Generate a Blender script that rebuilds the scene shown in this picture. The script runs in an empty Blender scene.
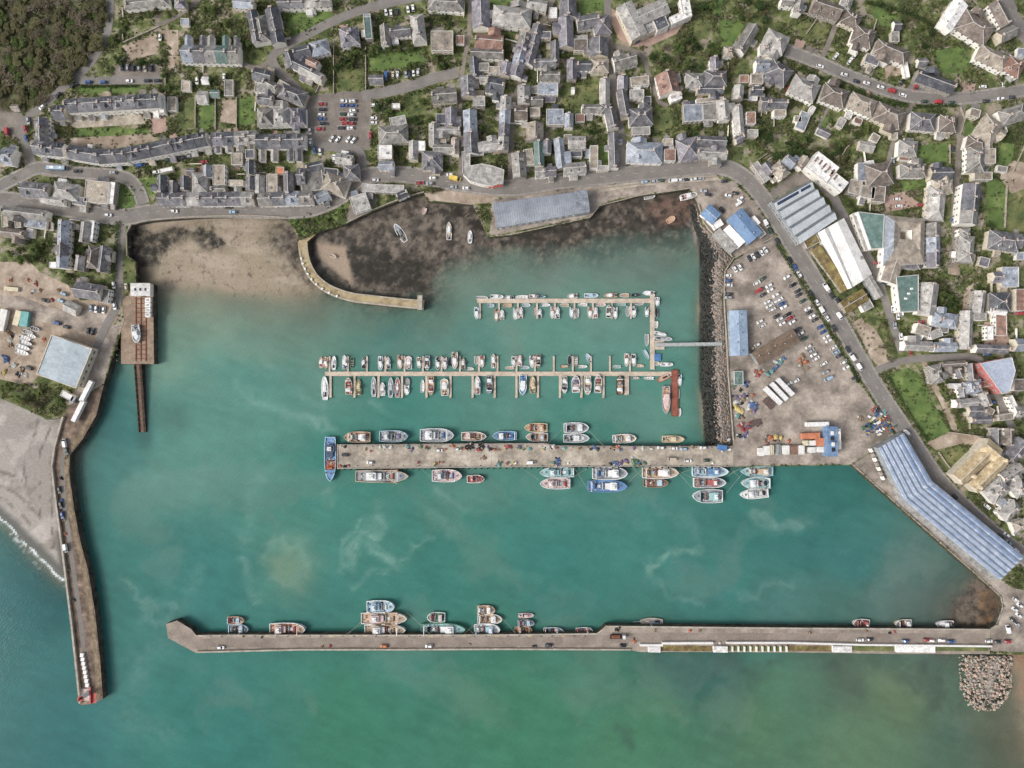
import bpy, math, random
import numpy as np
R = random.Random(7)
S, H = 0.6, 410.0            # metres per photo pixel at water level, height of the drone above the water
QZ = 5.0                     # level of quays and town ground
scn = bpy.context.scene
COL = scn.collection
rad = math.radians

def W(px, py, z=0.0):        # a photo pixel at a known height -> the point in the world
    f = S*(H-z)/H
    return ((px-512)*f, (384-py)*f, z)
def fs(z): return S*(H-z)/H

# ------------------------------------------------------------------ materials
def lin(c):
    return tuple((v/12.92 if v <= .04045 else ((v+.055)/1.055)**2.4) for v in c)
def hexc(h, sat=.84):
    c = lin(tuple(int(h[i:i+2], 16)/255 for i in (0, 2, 4))); g = .3*c[0]+.59*c[1]+.11*c[2]
    return tuple(g+(v-g)*sat for v in c)
MATS = {}
def nmat(name, c1, c2=None, rough=.8, scale=.5, c3=None, fine=6., rnd=.0, spec=.3, metal=0, bump=0, ramp=(.35, .65), coord='Object', famp=.13):
    """two tones mixed by broad noise, a fine speckle over it, brightness varied a little per object"""
    if name in MATS: return MATS[name]
    m = bpy.data.materials.new(name); m.use_nodes = True
    nt = m.node_tree; N = nt.nodes; L = nt.links
    b = N['Principled BSDF']
    b.inputs['Roughness'].default_value = rough
    b.inputs['Specular IOR Level'].default_value = spec
    b.inputs['Metallic'].default_value = metal
    if c2 is None: c2 = tuple(v*.72 for v in c1)
    tc = N.new('ShaderNodeTexCoord')
    n1 = N.new('ShaderNodeTexNoise'); n1.inputs['Scale'].default_value = scale; n1.inputs['Detail'].default_value = 5; n1.inputs['Roughness'].default_value = .65
    oi = N.new('ShaderNodeObjectInfo')
    ad = N.new('ShaderNodeVectorMath'); ad.operation = 'ADD'
    mm = N.new('ShaderNodeMath'); mm.operation = 'MULTIPLY'; mm.inputs[1].default_value = 91.
    L.new(oi.outputs['Random'], mm.inputs[0])
    L.new(tc.outputs[coord], ad.inputs[0]); L.new(mm.outputs[0], ad.inputs[1])
    L.new(ad.outputs[0], n1.inputs['Vector'])
    r = N.new('ShaderNodeValToRGB')
    r.color_ramp.elements[0].position = ramp[0]; r.color_ramp.elements[1].position = ramp[1]
    r.color_ramp.elements[0].color = (*c2, 1); r.color_ramp.elements[1].color = (*c1, 1)
    if c3:
        e = r.color_ramp.elements.new(min(.98, ramp[1]+.1)); e.color = (*c3, 1)
    L.new(n1.outputs['Fac'], r.inputs[0])
    n2 = N.new('ShaderNodeTexNoise'); n2.inputs['Scale'].default_value = fine; n2.inputs['Detail'].default_value = 2
    L.new(ad.outputs[0], n2.inputs['Vector'])
    mr = N.new('ShaderNodeMapRange'); mr.inputs['From Min'].default_value = .3; mr.inputs['From Max'].default_value = .7
    mr.inputs['To Min'].default_value = 1-famp; mr.inputs['To Max'].default_value = 1+famp
    L.new(n2.outputs['Fac'], mr.inputs['Value'])
    rn = N.new('ShaderNodeMapRange'); rn.inputs['To Min'].default_value = 1-rnd; rn.inputs['To Max'].default_value = 1+rnd
    L.new(oi.outputs['Random'], rn.inputs['Value'])
    m2 = N.new('ShaderNodeMath'); m2.operation = 'MULTIPLY'
    L.new(mr.outputs[0], m2.inputs[0]); L.new(rn.outputs[0], m2.inputs[1])
    vm = N.new('ShaderNodeVectorMath'); vm.operation = 'SCALE'
    L.new(r.outputs['Color'], vm.inputs[0]); L.new(m2.outputs[0], vm.inputs['Scale'])
    L.new(vm.outputs[0], b.inputs['Base Color'])
    if bump:
        bp = N.new('ShaderNodeBump'); bp.inputs['Strength'].default_value = bump; bp.inputs['Distance'].default_value = .2
        L.new(n2.outputs['Fac'], bp.inputs['Height']); L.new(bp.outputs[0], b.inputs['Normal'])
    MATS[name] = m
    return m
def H_(h, k=1., sat=.84): return tuple(v*k for v in hexc(h, sat))
def HG(h): return hexc(h, .9)

# roofs (code letter -> material, plain word)
ROOF = {
 'd': ('dark slate', H_('595b61'), H_('3d3f45'), H_('77777a')),
 's': ('grey slate', H_('737174'), H_('504f53'), H_('969390')),
 'l': ('pale grey', H_('a19d97'), H_('7a7772'), H_('bab6ae')),
 'b': ('brown tiled', H_('7c7066'), H_('5a5048'), H_('958978')),
 't': ('tan', H_('a39786'), H_('7e7467'), H_('b9ad9b')),
 'r': ('red brown', H_('94705f'), H_('72564a'), H_('a88a78')),
 'u': ('blue grey', H_('939aa4'), H_('727983'), H_('adb3ba')),
 'w': ('white', H_('e4e2de'), H_('bdbab4'), H_('f0eeea')),
 'g': ('green', H_('647d76'), H_('506a63'), H_('7b938a')),
 'm': ('mossy brown', H_('857238'), H_('5a4c2e'), H_('8f9145')),
 'y': ('golden', H_('c4ae84'), H_('9c8760'), H_('d6c49c')),
 'a': ('bright blue', H_('7898bc'), H_('5c7ea6'), H_('93adc8')),
 'z': ('pale sheet', H_('c4cace'), H_('a9b0b5'), H_('d4d8da')),
 'p': ('purplish slate', H_('807c83'), H_('5e5b62'), H_('9d999d')),
 'c': ('lichened slate', H_('817d76'), H_('5d5a55'), H_('a19c92')),
 'o': ('orange', H_('dd8a5c'), H_('b86a42'), H_('e8a27c')),
}
def roofmat(k):
    w, a, b_, c = ROOF[k]
    return nmat(w.replace(' ', '_')+'_roof', a, b_, rough=.55, scale=.32, c3=c, fine=1.6, rnd=.2, spec=.4, ramp=(.36, .58), famp=.24)
WALLS = {'w': nmat('white_render', H_('f1ede4'), H_('dcd7cc'), rough=.85, scale=.4, rnd=.1),
         'c': nmat('cream_render', H_('d9cfba'), H_('b8ac96'), rough=.85, scale=.4, rnd=.1),
         's': nmat('granite_wall', H_('ada499'), H_('857d73'), rough=.9, scale=.6, rnd=.1, fine=2.5),
         'g': nmat('grey_cladding', H_('9aa0a2'), H_('7b8082'), rough=.6, scale=.3, rnd=.05),
         'p': nmat('pink_render', H_('c97a74'), H_('a85a56'), rough=.8, scale=.4)}
M_glass = nmat('window_glass', H_('39424a'), H_('262c33'), rough=.12, spec=.6, scale=.5)
M_frame = nmat('white_paint', H_('e6e4df'), H_('cfccc6'), rough=.5, rnd=.03)
M_chim = nmat('chimney_brick', H_('96796a'), H_('6e5649'), rough=.9, scale=1.5, rnd=.15)
M_pot = nmat('clay_pot', H_('b3714f'), H_('8d5439'), rough=.9)
M_dark = nmat('dark_rubber', H_('35353a'), H_('222226'), rough=.8)
M_metal = nmat('galvanised_steel', H_('9a9c9c'), H_('717576'), rough=.45, spec=.5, metal=.4)
M_gut = nmat('lead_flashing', H_('d2cec8'), H_('b2aea8'), rough=.7)
M_door = nmat('painted_door', H_('4b5d6b'), H_('3a4652'), rough=.5, rnd=.3)

# ------------------------------------------------------------------ mesh collecting
class MB:
    def __init__(s): s.v = []; s.f = []; s.m = []; s.mats = []
    def mi(s, mat):
        if mat not in s.mats: s.mats.append(mat)
        return s.mats.index(mat)
    def add(s, vs, fs_, mat):
        o = len(s.v); i = s.mi(mat)
        s.v += [tuple(v) for v in vs]
        for f in fs_: s.f.append(tuple(o+k for k in f)); s.m.append(i)
    def box(s, c, d, mat, rot=0., taper=1., ty=None):
        x, y, z = c; a, b, h = d[0]/2, d[1]/2, d[2]
        ty = taper if ty is None else ty
        co, si = math.cos(rot), math.sin(rot); vs = []
        for zz, kx, ky in ((z, 1, 1), (z+h, taper, ty)):
            for sx, sy in ((-1, -1), (1, -1), (1, 1), (-1, 1)):
                u, w = sx*a*kx, sy*b*ky
                vs.append((x+u*co-w*si, y+u*si+w*co, zz))
        s.add(vs, [(3, 2, 1, 0), (4, 5, 6, 7), (0, 1, 5, 4), (1, 2, 6, 5), (2, 3, 7, 6), (3, 0, 4, 7)], mat)
    def rings(s, rs, mat, cap=True, capb=False):
        n = len(rs[0]); vs = [p for r in rs for p in r]; fs_ = []
        for k in range(len(rs)-1):
            for i in range(n):
                j = (i+1) % n
                fs_.append((k*n+i, k*n+j, (k+1)*n+j, (k+1)*n+i))
        if cap: fs_.append(tuple((len(rs)-1)*n+i for i in range(n)))
        if capb: fs_.append(tuple(reversed(range(n))))
        s.add(vs, fs_, mat)
    def prism(s, poly, z0, z1, mat, topmat=None):
        n = len(poly)
        s.add([(x, y, z0) for x, y in poly]+[(x, y, z1) for x, y in poly],
              [(i, (i+1) % n, n+(i+1) % n, n+i) for i in range(n)], mat)
        s.add([(x, y, z1) for x, y in poly], [tuple(range(n))], topmat or mat)
    def cyl(s, p, q, r0, r1, mat, n=8):
        p = np.array(p, float); q = np.array(q, float); d = q-p; d /= (np.linalg.norm(d)+1e-9)
        a = np.cross(d, (0, 0, 1) if abs(d[2]) < .9 else (1, 0, 0)); a /= np.linalg.norm(a); b = np.cross(d, a)
        rs = []
        for c, r in ((p, r0), (q, r1)):
            rs.append([tuple(c+r*(math.cos(t)*a+math.sin(t)*b)) for t in (2*math.pi*k/n for k in range(n))])
        s.rings(rs, mat, True, True)
    def mesh(s, name, smooth=False):
        me = bpy.data.meshes.new(name)
        me.from_pydata(s.v, [], s.f)
        for m in s.mats: me.materials.append(m)
        me.polygons.foreach_set('material_index', s.m)
        if smooth: me.polygons.foreach_set('use_smooth', [True]*len(s.f))
        me.update()
        return me
def link(name, me, parent=None, loc=(0, 0, 0), rz=0., sc=None):
    o = bpy.data.objects.new(name, me); COL.objects.link(o)
    if parent: o.parent = parent
    o.location = loc; o.rotation_euler = (0, 0, rz)
    if sc: o.scale = sc
    return o
def empty(name, loc, rz=0.):
    o = bpy.data.objects.new(name, None); o.empty_display_size = .5; COL.objects.link(o)
    o.location = loc; o.rotation_euler = (0, 0, rz)
    return o
def tag(o, label, cat, group=None, kind=None):
    if label: o['label'] = label
    if cat: o['category'] = cat
    if group: o['group'] = group
    if kind: o['kind'] = kind
    return o
def struct(o): o['kind'] = 'structure'; return o

# labels: what a thing looks like + where; repeats of one look inside one place are told apart by counting along it
REG = {}
def reg(o, look, phrase, cat, px, py, group=None):
    o['category'] = cat
    if group: o['group'] = group
    REG.setdefault(phrase, []).append((o, look, px, py))
ORD = ['', 'first', 'second', 'third', 'fourth', 'fifth', 'sixth', 'seventh', 'eighth', 'ninth', 'tenth', 'eleventh', 'twelfth',
       'thirteenth', 'fourteenth', 'fifteenth', 'sixteenth', 'seventeenth', 'eighteenth', 'nineteenth', 'twentieth']
def finish_labels():
    for ph, items in REG.items():
        looks = {}
        for it in items: looks.setdefault(it[1], []).append(it)
        for lk, its in looks.items():
            if len(its) == 1:
                its[0][0]['label'] = f'{lk} {ph}'; continue
            xs = [i[2] for i in its]; ys = [i[3] for i in its]
            horiz = (max(xs)-min(xs)) >= (max(ys)-min(ys))
            its.sort(key=lambda i: i[2] if horiz else i[3])
            n = len(its)
            if n > 16:                                 # a crowd of look-alikes: one label true of each
                for it in its: it[0]['label'] = f'{lk} {ph}'
                continue
            for k, it in enumerate(its):
                if k*2 < n: w = ('' if k == 0 else ORD[k+1]+' ')+('leftmost' if horiz else 'topmost')
                else:
                    j = n-1-k; w = ('' if j == 0 else ORD[j+1]+' ')+('rightmost' if horiz else 'lowest')
                it[0]['label'] = f'{lk} {ph}, {w} of {n}'

def report_long():
    for o in bpy.data.objects:
        if 'label' in o and len(o['label'].split()) > 16: print('LONG', o['label'])
# ================================================================== numpy helpers in photo-pixel space
def inpoly(X, Y, P):
    r = np.zeros(X.shape, bool); n = len(P); j = n-1
    for i in range(n):
        xi, yi = P[i]; xj, yj = P[j]
        if yi != yj:
            r ^= ((yi > Y) != (yj > Y)) & (X < (xj-xi)*(Y-yi)/(yj-yi)+xi)
        j = i
    return r
def dline(X, Y, P, closed=False):
    D = np.full(X.shape, 1e9)
    Q = list(P)+([P[0]] if closed else [])
    for (x0, y0), (x1, y1) in zip(Q[:-1], Q[1:]):
        dx, dy = x1-x0, y1-y0; l = dx*dx+dy*dy+1e-9
        t = np.clip(((X-x0)*dx+(Y-y0)*dy)/l, 0, 1)
        D = np.minimum(D, np.hypot(X-x0-t*dx, Y-y0-t*dy))
    return D
def sdist(X, Y, P):
    d = dline(X, Y, P, True)
    return np.where(inpoly(X, Y, P), d, -d)
_lat = np.random.RandomState(3).rand(256, 256)
def vnoise(X, Y):
    xi = np.floor(X).astype(int); yi = np.floor(Y).astype(int); fx = X-xi; fy = Y-yi
    fx = fx*fx*(3-2*fx); fy = fy*fy*(3-2*fy)
    g = lambda a, b: _lat[a % 256, b % 256]
    return (g(xi, yi)*(1-fx)+g(xi+1, yi)*fx)*(1-fy)+(g(xi, yi+1)*(1-fx)+g(xi+1, yi+1)*fx)*fy
def fbm(X, Y, s, o=5, ofs=0.):
    v = 0; a = .5; t = 0
    for k in range(o):
        v = v+a*vnoise(X/s+ofs+17*k, Y/s+ofs*2+31*k); t += a; a *= .55; s /= 2.03
    return v/t
def sstep(a, b, x):
    t = np.clip((x-a)/(b-a), 0, 1); return t*t*(3-2*t)

xs = np.concatenate([[-30000, -6000, -1500, -500, -200], np.arange(-80, 1106, 2), [1200, 1500, 2500, 7000, 31000]]).astype(float)
ys = np.concatenate([[-30000, -6000, -1500, -500, -200], np.arange(-60, 830, 2), [920, 1200, 2200, 7000, 31000]]).astype(float)
GX, GY = np.meshgrid(xs, ys)
def gridmesh(name, Z, attrs):
    ny, nx = GX.shape; f = S*(H-Z)/H
    near = (np.abs(GX-512) < 700) & (np.abs(GY-384) < 600)
    f = np.where(near, f, S)
    V = np.stack([(GX-512)*f, (384-GY)*f, Z], -1).reshape(-1, 3)
    idx = np.arange(nx*ny).reshape(ny, nx)
    F = np.stack([idx[1:, :-1], idx[1:, 1:], idx[:-1, 1:], idx[:-1, :-1]], -1).reshape(-1, 4)
    me = bpy.data.meshes.new(name)
    me.vertices.add(len(V)); me.vertices.foreach_set('co', V.astype(np.float32).ravel())
    me.loops.add(F.size); me.loops.foreach_set('vertex_index', F.astype(np.int32).ravel())
    me.polygons.add(len(F)); me.polygons.foreach_set('loop_start', np.arange(0, F.size, 4, dtype=np.int32))
    me.polygons.foreach_set('loop_total', np.full(len(F), 4, np.int32))
    me.update(calc_edges=True)
    me.polygons.foreach_set('use_smooth', [True]*len(F))
    for an, arr in attrs.items():
        if arr.ndim == 3:
            a = me.attributes.new(an, 'FLOAT_COLOR', 'POINT')
            c = np.concatenate([arr.reshape(-1, 3), np.ones((len(V), 1))], 1)
            a.data.foreach_set('color', c.astype(np.float32).ravel())
        else:
            a = me.attributes.new(an, 'FLOAT', 'POINT'); a.data.foreach_set('value', arr.astype(np.float32).ravel())
    return me

# ------------------------------------------------------------------ beaches and sea bed
NWB = [(120, 205), (300, 205), (306, 262), (322, 286), (300, 291), (230, 289), (160, 287), (136, 282), (120, 280)]
OLD = [(298, 240), (330, 205), (424, 185), (600, 190), (715, 180), (716, 222), (690, 226), (640, 228), (590, 236), (540, 241), (500, 243), (468, 246), (436, 262), (427, 292), (360, 288), (322, 268)]
SEB = [(1020, 560), (985, 572), (966, 592), (953, 611), (948, 640), (1030, 640)]
WSH = [(-300, 300), (120, 300), (80, 420), (66, 470), (64, 575), (44, 556), (31, 544), (14, 526), (0, 514), (-300, 420)]
SRB = [(1012, 640), (1500, 640), (1500, 960), (1120, 860), (1050, 768), (1030, 730), (1018, 690)]
RIP = [(700, 200), (740, 205), (740, 450), (707, 450), (701, 380), (701, 300), (703, 268), (697, 246), (688, 226)]
wob = (fbm(GX, GY, 26, 4, 3.)-.5)
def slope(P, up, dn, wb): 
    d = sdist(GX, GY, P)+wob*wb
    return np.where(d > 0, d*up, d*dn)
zs = [slope(NWB, .045, .026, 14), slope(OLD, .035, .025, 22), slope(SEB, .04, .05, 16), slope(WSH, .05, .06, 5), slope(SRB, .03, .03, 22), slope(RIP, .2, .14, 5)]
BED = np.clip(np.maximum.reduce(zs), -5.5, 3.6)
shal = sstep(330, 120, GY)*sstep(90, 200, GX)*sstep(520, 380, GX)
BED = np.maximum(BED, -1.5-2.8*sstep(290, 400, GY)) if False else BED
col = np.empty(GX.shape+(3,))
def setc(mask, hx):
    c = np.array(hexc(hx)); global col
    col[:] = col*(1-mask[..., None])+c*mask[..., None]
n1 = fbm(GX, GY, 30, 5, 1.); n2 = fbm(GX, GY, 9, 4, 9.); n3 = fbm(GX, GY, 60, 5, 5.)
col[:] = hexc('8a7f68')
setc(sstep(.45, .6, n1)*.5, '6f6a58')
setc(sstep(-10, 6, zs[0]/.045), '94866f')                                   # north-west sand
setc(sstep(.5, .62, n1)*sstep(-6, 6, zs[0]/.045)*.55, '9c8a78')
track = fbm(GX*.25, GY, 7, 3, 2.)
setc(sstep(.5, .62, track)*sstep(0, 8, zs[0]/.045)*.35, 'b4a593')
setc(sstep(-34, 2, sdist(GX, GY, OLD)+wob*16)*(GX < 720), '70665a')        # mud of the old basin
setc(sstep(.42, .58, n2)*sstep(-52, -6, sdist(GX, GY, OLD)+wob*16)*.6, '4a433b')
setc(sstep(.5, .62, fbm(GX, GY, 4, 3, 12.))*sstep(-46, -6, sdist(GX, GY, OLD)+wob*16)*.6, '2e2a26')
setc(sstep(.55, .68, fbm(GX, GY, 6, 3, 2.))*sstep(-20, -4, sdist(GX, GY, OLD)+wob*16)*.5, '8a7e70')
WEED = [(345, 238), (372, 246), (420, 252), (428, 266), (424, 297), (372, 284), (350, 270)]
setc(.45*sstep(-7, 5, sdist(GX, GY, WEED)+wob*18)*sstep(.3, .5, n2), '201f1e')
WEED2 = [(500, 226), (600, 214), (640, 205), (700, 215), (705, 250), (690, 240), (640, 258), (590, 262), (540, 250), (500, 245)]
setc(.5*sstep(-12, 8, sdist(GX, GY, WEED2)+wob*30)*sstep(.42, .54, n2)*.9, '36302b')
setc(sstep(-5, 4, sdist(GX, GY, [(450, 206), (478, 206), (490, 235), (470, 228), (455, 222)])+wob*16)*sstep(.4, .5, n2), '2f2b26')
setc(sstep(-5, 6, sdist(GX, GY, [(648, 200), (690, 200), (696, 222), (668, 226), (640, 214)])+wob*16)*.7, '75584a')
setc(sstep(-3, 3, sdist(GX, GY, [(318, 244), (346, 246), (352, 284), (330, 266), (318, 256)])+wob*6), '9b8873')
WEED3 = [(128, 225), (215, 222), (228, 246), (212, 256), (188, 245), (170, 250), (158, 262), (140, 264), (126, 256)]
setc(.5*sstep(-5, 4, sdist(GX, GY, WEED3)+wob*26)*sstep(.3, .45, n2), '262b2a')
setc(sstep(-7, 4, sdist(GX, GY, [(136, 258), (152, 262), (156, 284), (136, 284)])+wob*12)*.8, '4a4338')
setc(sstep(-6, 6, zs[3]/.05), '9a938a')                                    # grey shingle in the west
setc(sstep(.48, .6, fbm(GX+GY, GY-GX*.6, 26, 5, 4.))*sstep(0, 8, zs[3]/.05)*.7, 'b3aca2')
setc(sstep(.56, .66, n1)*sstep(0, 8, zs[3]/.05)*.6, '756c62')
for q_ in (14, 26, 40): setc(sstep(2.2, .3, np.abs(zs[3]/.05-q_+9*(n1-.5)))*sstep(.4, .55, n2)*(GX < 80)*.75, '5f5850')
setc(sstep(9, 1, np.abs(zs[3]/.05-2))*(GX < 70)*.8, '4b4e4c')
setc(sstep(-26, 0, sdist(GX, GY, SEB)+wob*26), '6b5f52')                   # brown mud in the south-east corner
setc(sstep(-2, 10, sdist(GX, GY, [(976, 590), (1010, 590), (1004, 634), (978, 634)])+wob*14), '7d5f3f')
setc(sstep(.48, .58, n2)*sstep(-30, 0, sdist(GX, GY, SEB)+wob*16)*.6, '47413a')
setc(sstep(-20, 20, sdist(GX, GY, SRB)+wob*30), '8a6b50')
setc(sstep(-2, 2, sdist(GX, GY, RIP)+wob*4), '77706a')                     # rock slope: dark wet foot, dry top
setc(sstep(9, 6, np.abs(GX-706-6*sstep(380, 420, GY)-wob*4))*((GY > 232) & (GY < 446)), '1e2022')
WEEDA = np.maximum.reduce([sstep(-9, 7, sdist(GX, GY, WEED)+wob*24)*.60, sstep(-12, 8, sdist(GX, GY, WEED2)+wob*30)*.5, sstep(-7, 6, sdist(GX, GY, WEED3)+wob*26)*.58,
    sstep(-60, -4, sdist(GX, GY, OLD)+wob*30)*(GX < 716)*(.27+.25*n2), sstep(-24, 2, sdist(GX, GY, SEB)+wob*26)*.42, sstep(0, 10, zs[3]/.05)*.16, sstep(-4, 3, zs[0]/.045)*.1*(GY > 262), sstep(-20, -2, sdist(GX, GY, NWB)+wob*20)*.28*(GX > 160)])
WEEDA *= 1-.8*sstep(-2, 3, sdist(GX, GY, [(318, 246), (344, 246), (350, 282), (330, 266), (318, 256)])+wob*6)
me = gridmesh('seabed', BED, {'bedcol': col, 'weed': WEEDA})
m = bpy.data.materials.new('seabed_sand'); m.use_nodes = True
nt = m.node_tree; N = nt.nodes; L = nt.links; b = N['Principled BSDF']; b.inputs['Roughness'].default_value = .85; b.inputs['Specular IOR Level'].default_value = .2
at = N.new('ShaderNodeAttribute'); at.attribute_name = 'bedcol'
tc = N.new('ShaderNodeTexCoord')
nz = N.new('ShaderNodeTexNoise'); nz.inputs['Scale'].default_value = .9; nz.inputs['Detail'].default_value = 6
L.new(tc.outputs['Object'], nz.inputs['Vector'])
mr = N.new('ShaderNodeMapRange'); mr.inputs['From Min'].default_value = .3; mr.inputs['From Max'].default_value = .7; mr.inputs['To Min'].default_value = .86; mr.inputs['To Max'].default_value = 1.12
L.new(nz.outputs['Fac'], mr.inputs['Value'])
vm = N.new('ShaderNodeVectorMath'); vm.operation = 'SCALE'; L.new(at.outputs['Color'], vm.inputs[0]); L.new(mr.outputs[0], vm.inputs['Scale'])
wa = N.new('ShaderNodeAttribute'); wa.attribute_name = 'weed'
wn1 = N.new('ShaderNodeTexNoise'); wn1.inputs['Scale'].default_value = .22; wn1.inputs['Detail'].default_value = 9; wn1.inputs['Roughness'].default_value = .72; L.new(tc.outputs['Object'], wn1.inputs['Vector'])
wsb = N.new('ShaderNodeMath'); wsb.operation = 'MULTIPLY_ADD'; wsb.inputs[1].default_value = .62; wsb.inputs[2].default_value = -.81; L.new(wa.outputs['Fac'], wsb.inputs[0])
wad = N.new('ShaderNodeMath'); wad.operation = 'ADD'; L.new(wsb.outputs[0], wad.inputs[0]); L.new(wn1.outputs['Fac'], wad.inputs[1])
wmr = N.new('ShaderNodeMapRange'); wmr.inputs['From Min'].default_value = -.1; wmr.inputs['From Max'].default_value = .1; L.new(wad.outputs[0], wmr.inputs['Value'])
wmx = N.new('ShaderNodeMix'); wmx.data_type = 'RGBA'; L.new(wmr.outputs[0], wmx.inputs['Factor']); L.new(vm.outputs[0], wmx.inputs['A']); wmx.inputs['B'].default_value = (.03, .028, .023, 1)
L.new(wmx.outputs['Result'], b.inputs['Base Color'])
me.materials.append(m)
struct(link('seabed', me))

# ------------------------------------------------------------------ the water: turbid, its tint drifting over the harbour
WPTS = [(60, 720, '3b7b79'), (30, 600, '2f6e70'), (200, 720, '40867a'), (350, 720, '45866a'), (520, 720, '4b8a68'), (640, 740, '548a66'),
        (760, 720, '5f8662'), (860, 740, '6c8a66'), (900, 690, '70825e'), (960, 740, '5c7460'), (1010, 740, '6e7058'), (700, 668, '3d6a60'), (860, 665, '5d6a58'), (780, 700, '5c8468'),
        (130, 560, '47887c'), (110, 420, '47807c'), (180, 330, '8ab09a'), (200, 306, 'a6c0a6'), (240, 310, '9cbaa2'), (180, 420, '6da492'), (260, 330, '84ab97'), (250, 380, '66a192'), (300, 300, '83a08c'),
        (330, 470, '4b9080'), (280, 520, '549282'), (400, 330, '5a9a8c'), (470, 270, '8fa996'), (440, 300, '6f9c8a'), (560, 270, '8aa496'), (640, 270, '7f9a8c'), (690, 300, '6f9c8c'), (560, 330, '6da08e'), (680, 400, '5f9a88'), (600, 300, '7aa392'), (520, 290, '80a694'), (460, 340, '69a090'), (400, 410, '529384'),
        (600, 410, '559383'), (460, 520, '4a8c7c'), (560, 560, '44887c'), (640, 540, '4b8c80'), (720, 580, '4a8a80'), (800, 540, '44807a'), (860, 560, '45807a'), (900, 590, '5b7f77'), (790, 610, '55827a'), (920, 610, '67776e'), (420, 590, '478a7c'), (300, 590, '488a7e'), (200, 590, '468880'),
        (820, 490, '3f7d74'), (760, 520, '3f8076')]
acc = np.zeros(GX.shape+(3,)); wt = np.zeros(GX.shape)
jx = GX+(n3-.5)*60; jy = GY+(fbm(GX, GY, 50, 5, 8.)-.5)*60
for px, py, hx in WPTS:
    w = 1/((jx-px)**2+(jy-py)**2+350)**1.6
    acc += w[..., None]*np.array(hexc(hx, .95)); wt += w
WC = acc/wt[..., None]; WC = (WC*.88+.12*np.array(hexc('4b8a7e', 1.)))*.68*np.array((.96, .97, 1.))
WC *= (1+.22*(n3-.5)+.2*(fbm(GX, GY, 14, 4, 2.)-.5)+.22*(fbm(GX*.5+GY*.35, GY*2.0-GX*.8, 11, 4, 3.)-.5))[..., None]
mud_ = sstep(.56, .74, fbm(GX+(n3-.5)*90, GY+(n1-.5)*40, 70, 5, 14.))*.16
WC = WC*(1-mud_[..., None])+np.array(hexc('93a596'))*.66*mud_[..., None]
SCUM = [([(340, 575), (345, 545), (358, 525), (372, 520)], 3, .5), ([(385, 575), (405, 560), (420, 545), (428, 535)], 3, .4), ([(350, 590), (380, 570), (400, 568)], 3, .3), ([(300, 395), (320, 405)], 4, .3), ([(262, 560), (275, 540), (300, 545), (305, 565), (290, 585), (272, 580)], 5, .35), ([(435, 515), (455, 530)], 4, .3), ([(740, 600), (760, 590), (790, 585)], 4, .25), ([(175, 640), (190, 600), (195, 570)], 8, .2), ([(100, 690), (130, 720), (165, 735)], 14, .18), ([(560, 500), (600, 515), (650, 520)], 8, .15), ([(650, 500), (690, 520), (700, 535)], 6, .2), ([(240, 385), (262, 400), (290, 418), (330, 424)], 5, .5), ([(350, 560), (362, 538), (380, 520), (374, 545), (395, 560)], 7, .6), ([(375, 505), (385, 520)], 6, .4),
        ([(648, 570), (660, 558), (700, 548), (690, 552)], 4, .6), ([(650, 556), (652, 578), (668, 596), (700, 604)], 3, .3), ([(120, 575), (130, 592), (140, 605), (150, 615)], 4, .4),
        ([(140, 605), (158, 602), (178, 612), (160, 622), (146, 622), (140, 610)], 5, .4), ([(755, 515), (770, 528), (800, 525)], 6, .5), ([(240, 560), (246, 580), (262, 600)], 5, .4), ([(430, 490), (445, 500), (470, 505)], 5, .35),
        ([(130, 690), (150, 650), (165, 640)], 12, .2), ([(245, 540), (250, 500), (258, 480)], 9, .25), ([(375, 400), (385, 412)], 4, .3), ([(330, 490), (334, 505)], 4, .35)]
sc_ = np.zeros(GX.shape)
swx = GX+(fbm(GX, GY, 16, 4, 6.)-.5)*22; swy = GY+(fbm(GX, GY, 16, 4, 7.)-.5)*22
for P, wd, k in SCUM:
    sc_ = np.maximum(sc_, .8*k*np.exp(-(dline(swx, swy, P)/wd)**2)*(.1+1.6*fbm(swx*.6+swy*.5, swy*2.2-swx, 9, 4, 4.)**1.5))
TAN = np.exp(-(np.hypot((swx-290), (swy-565)*.8)/24)**2)*.38*(.4+fbm(GX, GY, 12, 3, 5.))
WC = WC*(1-TAN[..., None])+np.array(hexc('8f9a72'))*TAN[..., None]
WC = WC*(1-.55*sc_[..., None])+np.array(hexc('9abcae'))*.55*sc_[..., None]
# dark weed beds seen faintly through the water outside the south pier
wb_ = sstep(-16, 14, sdist(GX, GY, [(640, 662), (700, 690), (760, 664), (860, 664), (900, 690), (945, 720), (985, 700), (985, 664)])+wob*60)*sstep(.36, .62, fbm(GX, GY, 26, 4, 6.))*.5
wb_ = np.maximum(wb_, np.exp(-(dline(swx, swy, [(618, 728), (632, 748)])/5)**2)*.4)
wb_ = np.maximum(wb_, np.exp(-(np.hypot(swx-175, swy-416)/16)**2)*.35)
wb_ = np.maximum(wb_, sstep(0, 10, 12-np.abs(GX-145))*sstep(400, 425, GY)*sstep(470, 430, GY)*.4)
WC = WC*(1-wb_[..., None])+np.array(hexc('3a4a46'))*wb_[..., None]
sd_ = sdist(GX, GY, WSH)+wob*9+3
surf = np.maximum(sstep(2.1, .5, np.abs(sd_))*sstep(.22, .45, fbm(GX, GY, 7, 3, 3.)), .7*sstep(5, 1, np.abs(sd_+4))*sstep(.5, .68, fbm(GX, GY, 5, 3, 13.)))*(GX < 66)*(GY > 500)*(GY < 590)
dep = np.clip(-BED, 0, 6)
me = gridmesh('sea', np.zeros(GX.shape), {'watercol': WC, 'depth': dep, 'foam': surf})
m = bpy.data.materials.new('harbour_water'); m.use_nodes = True
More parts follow.
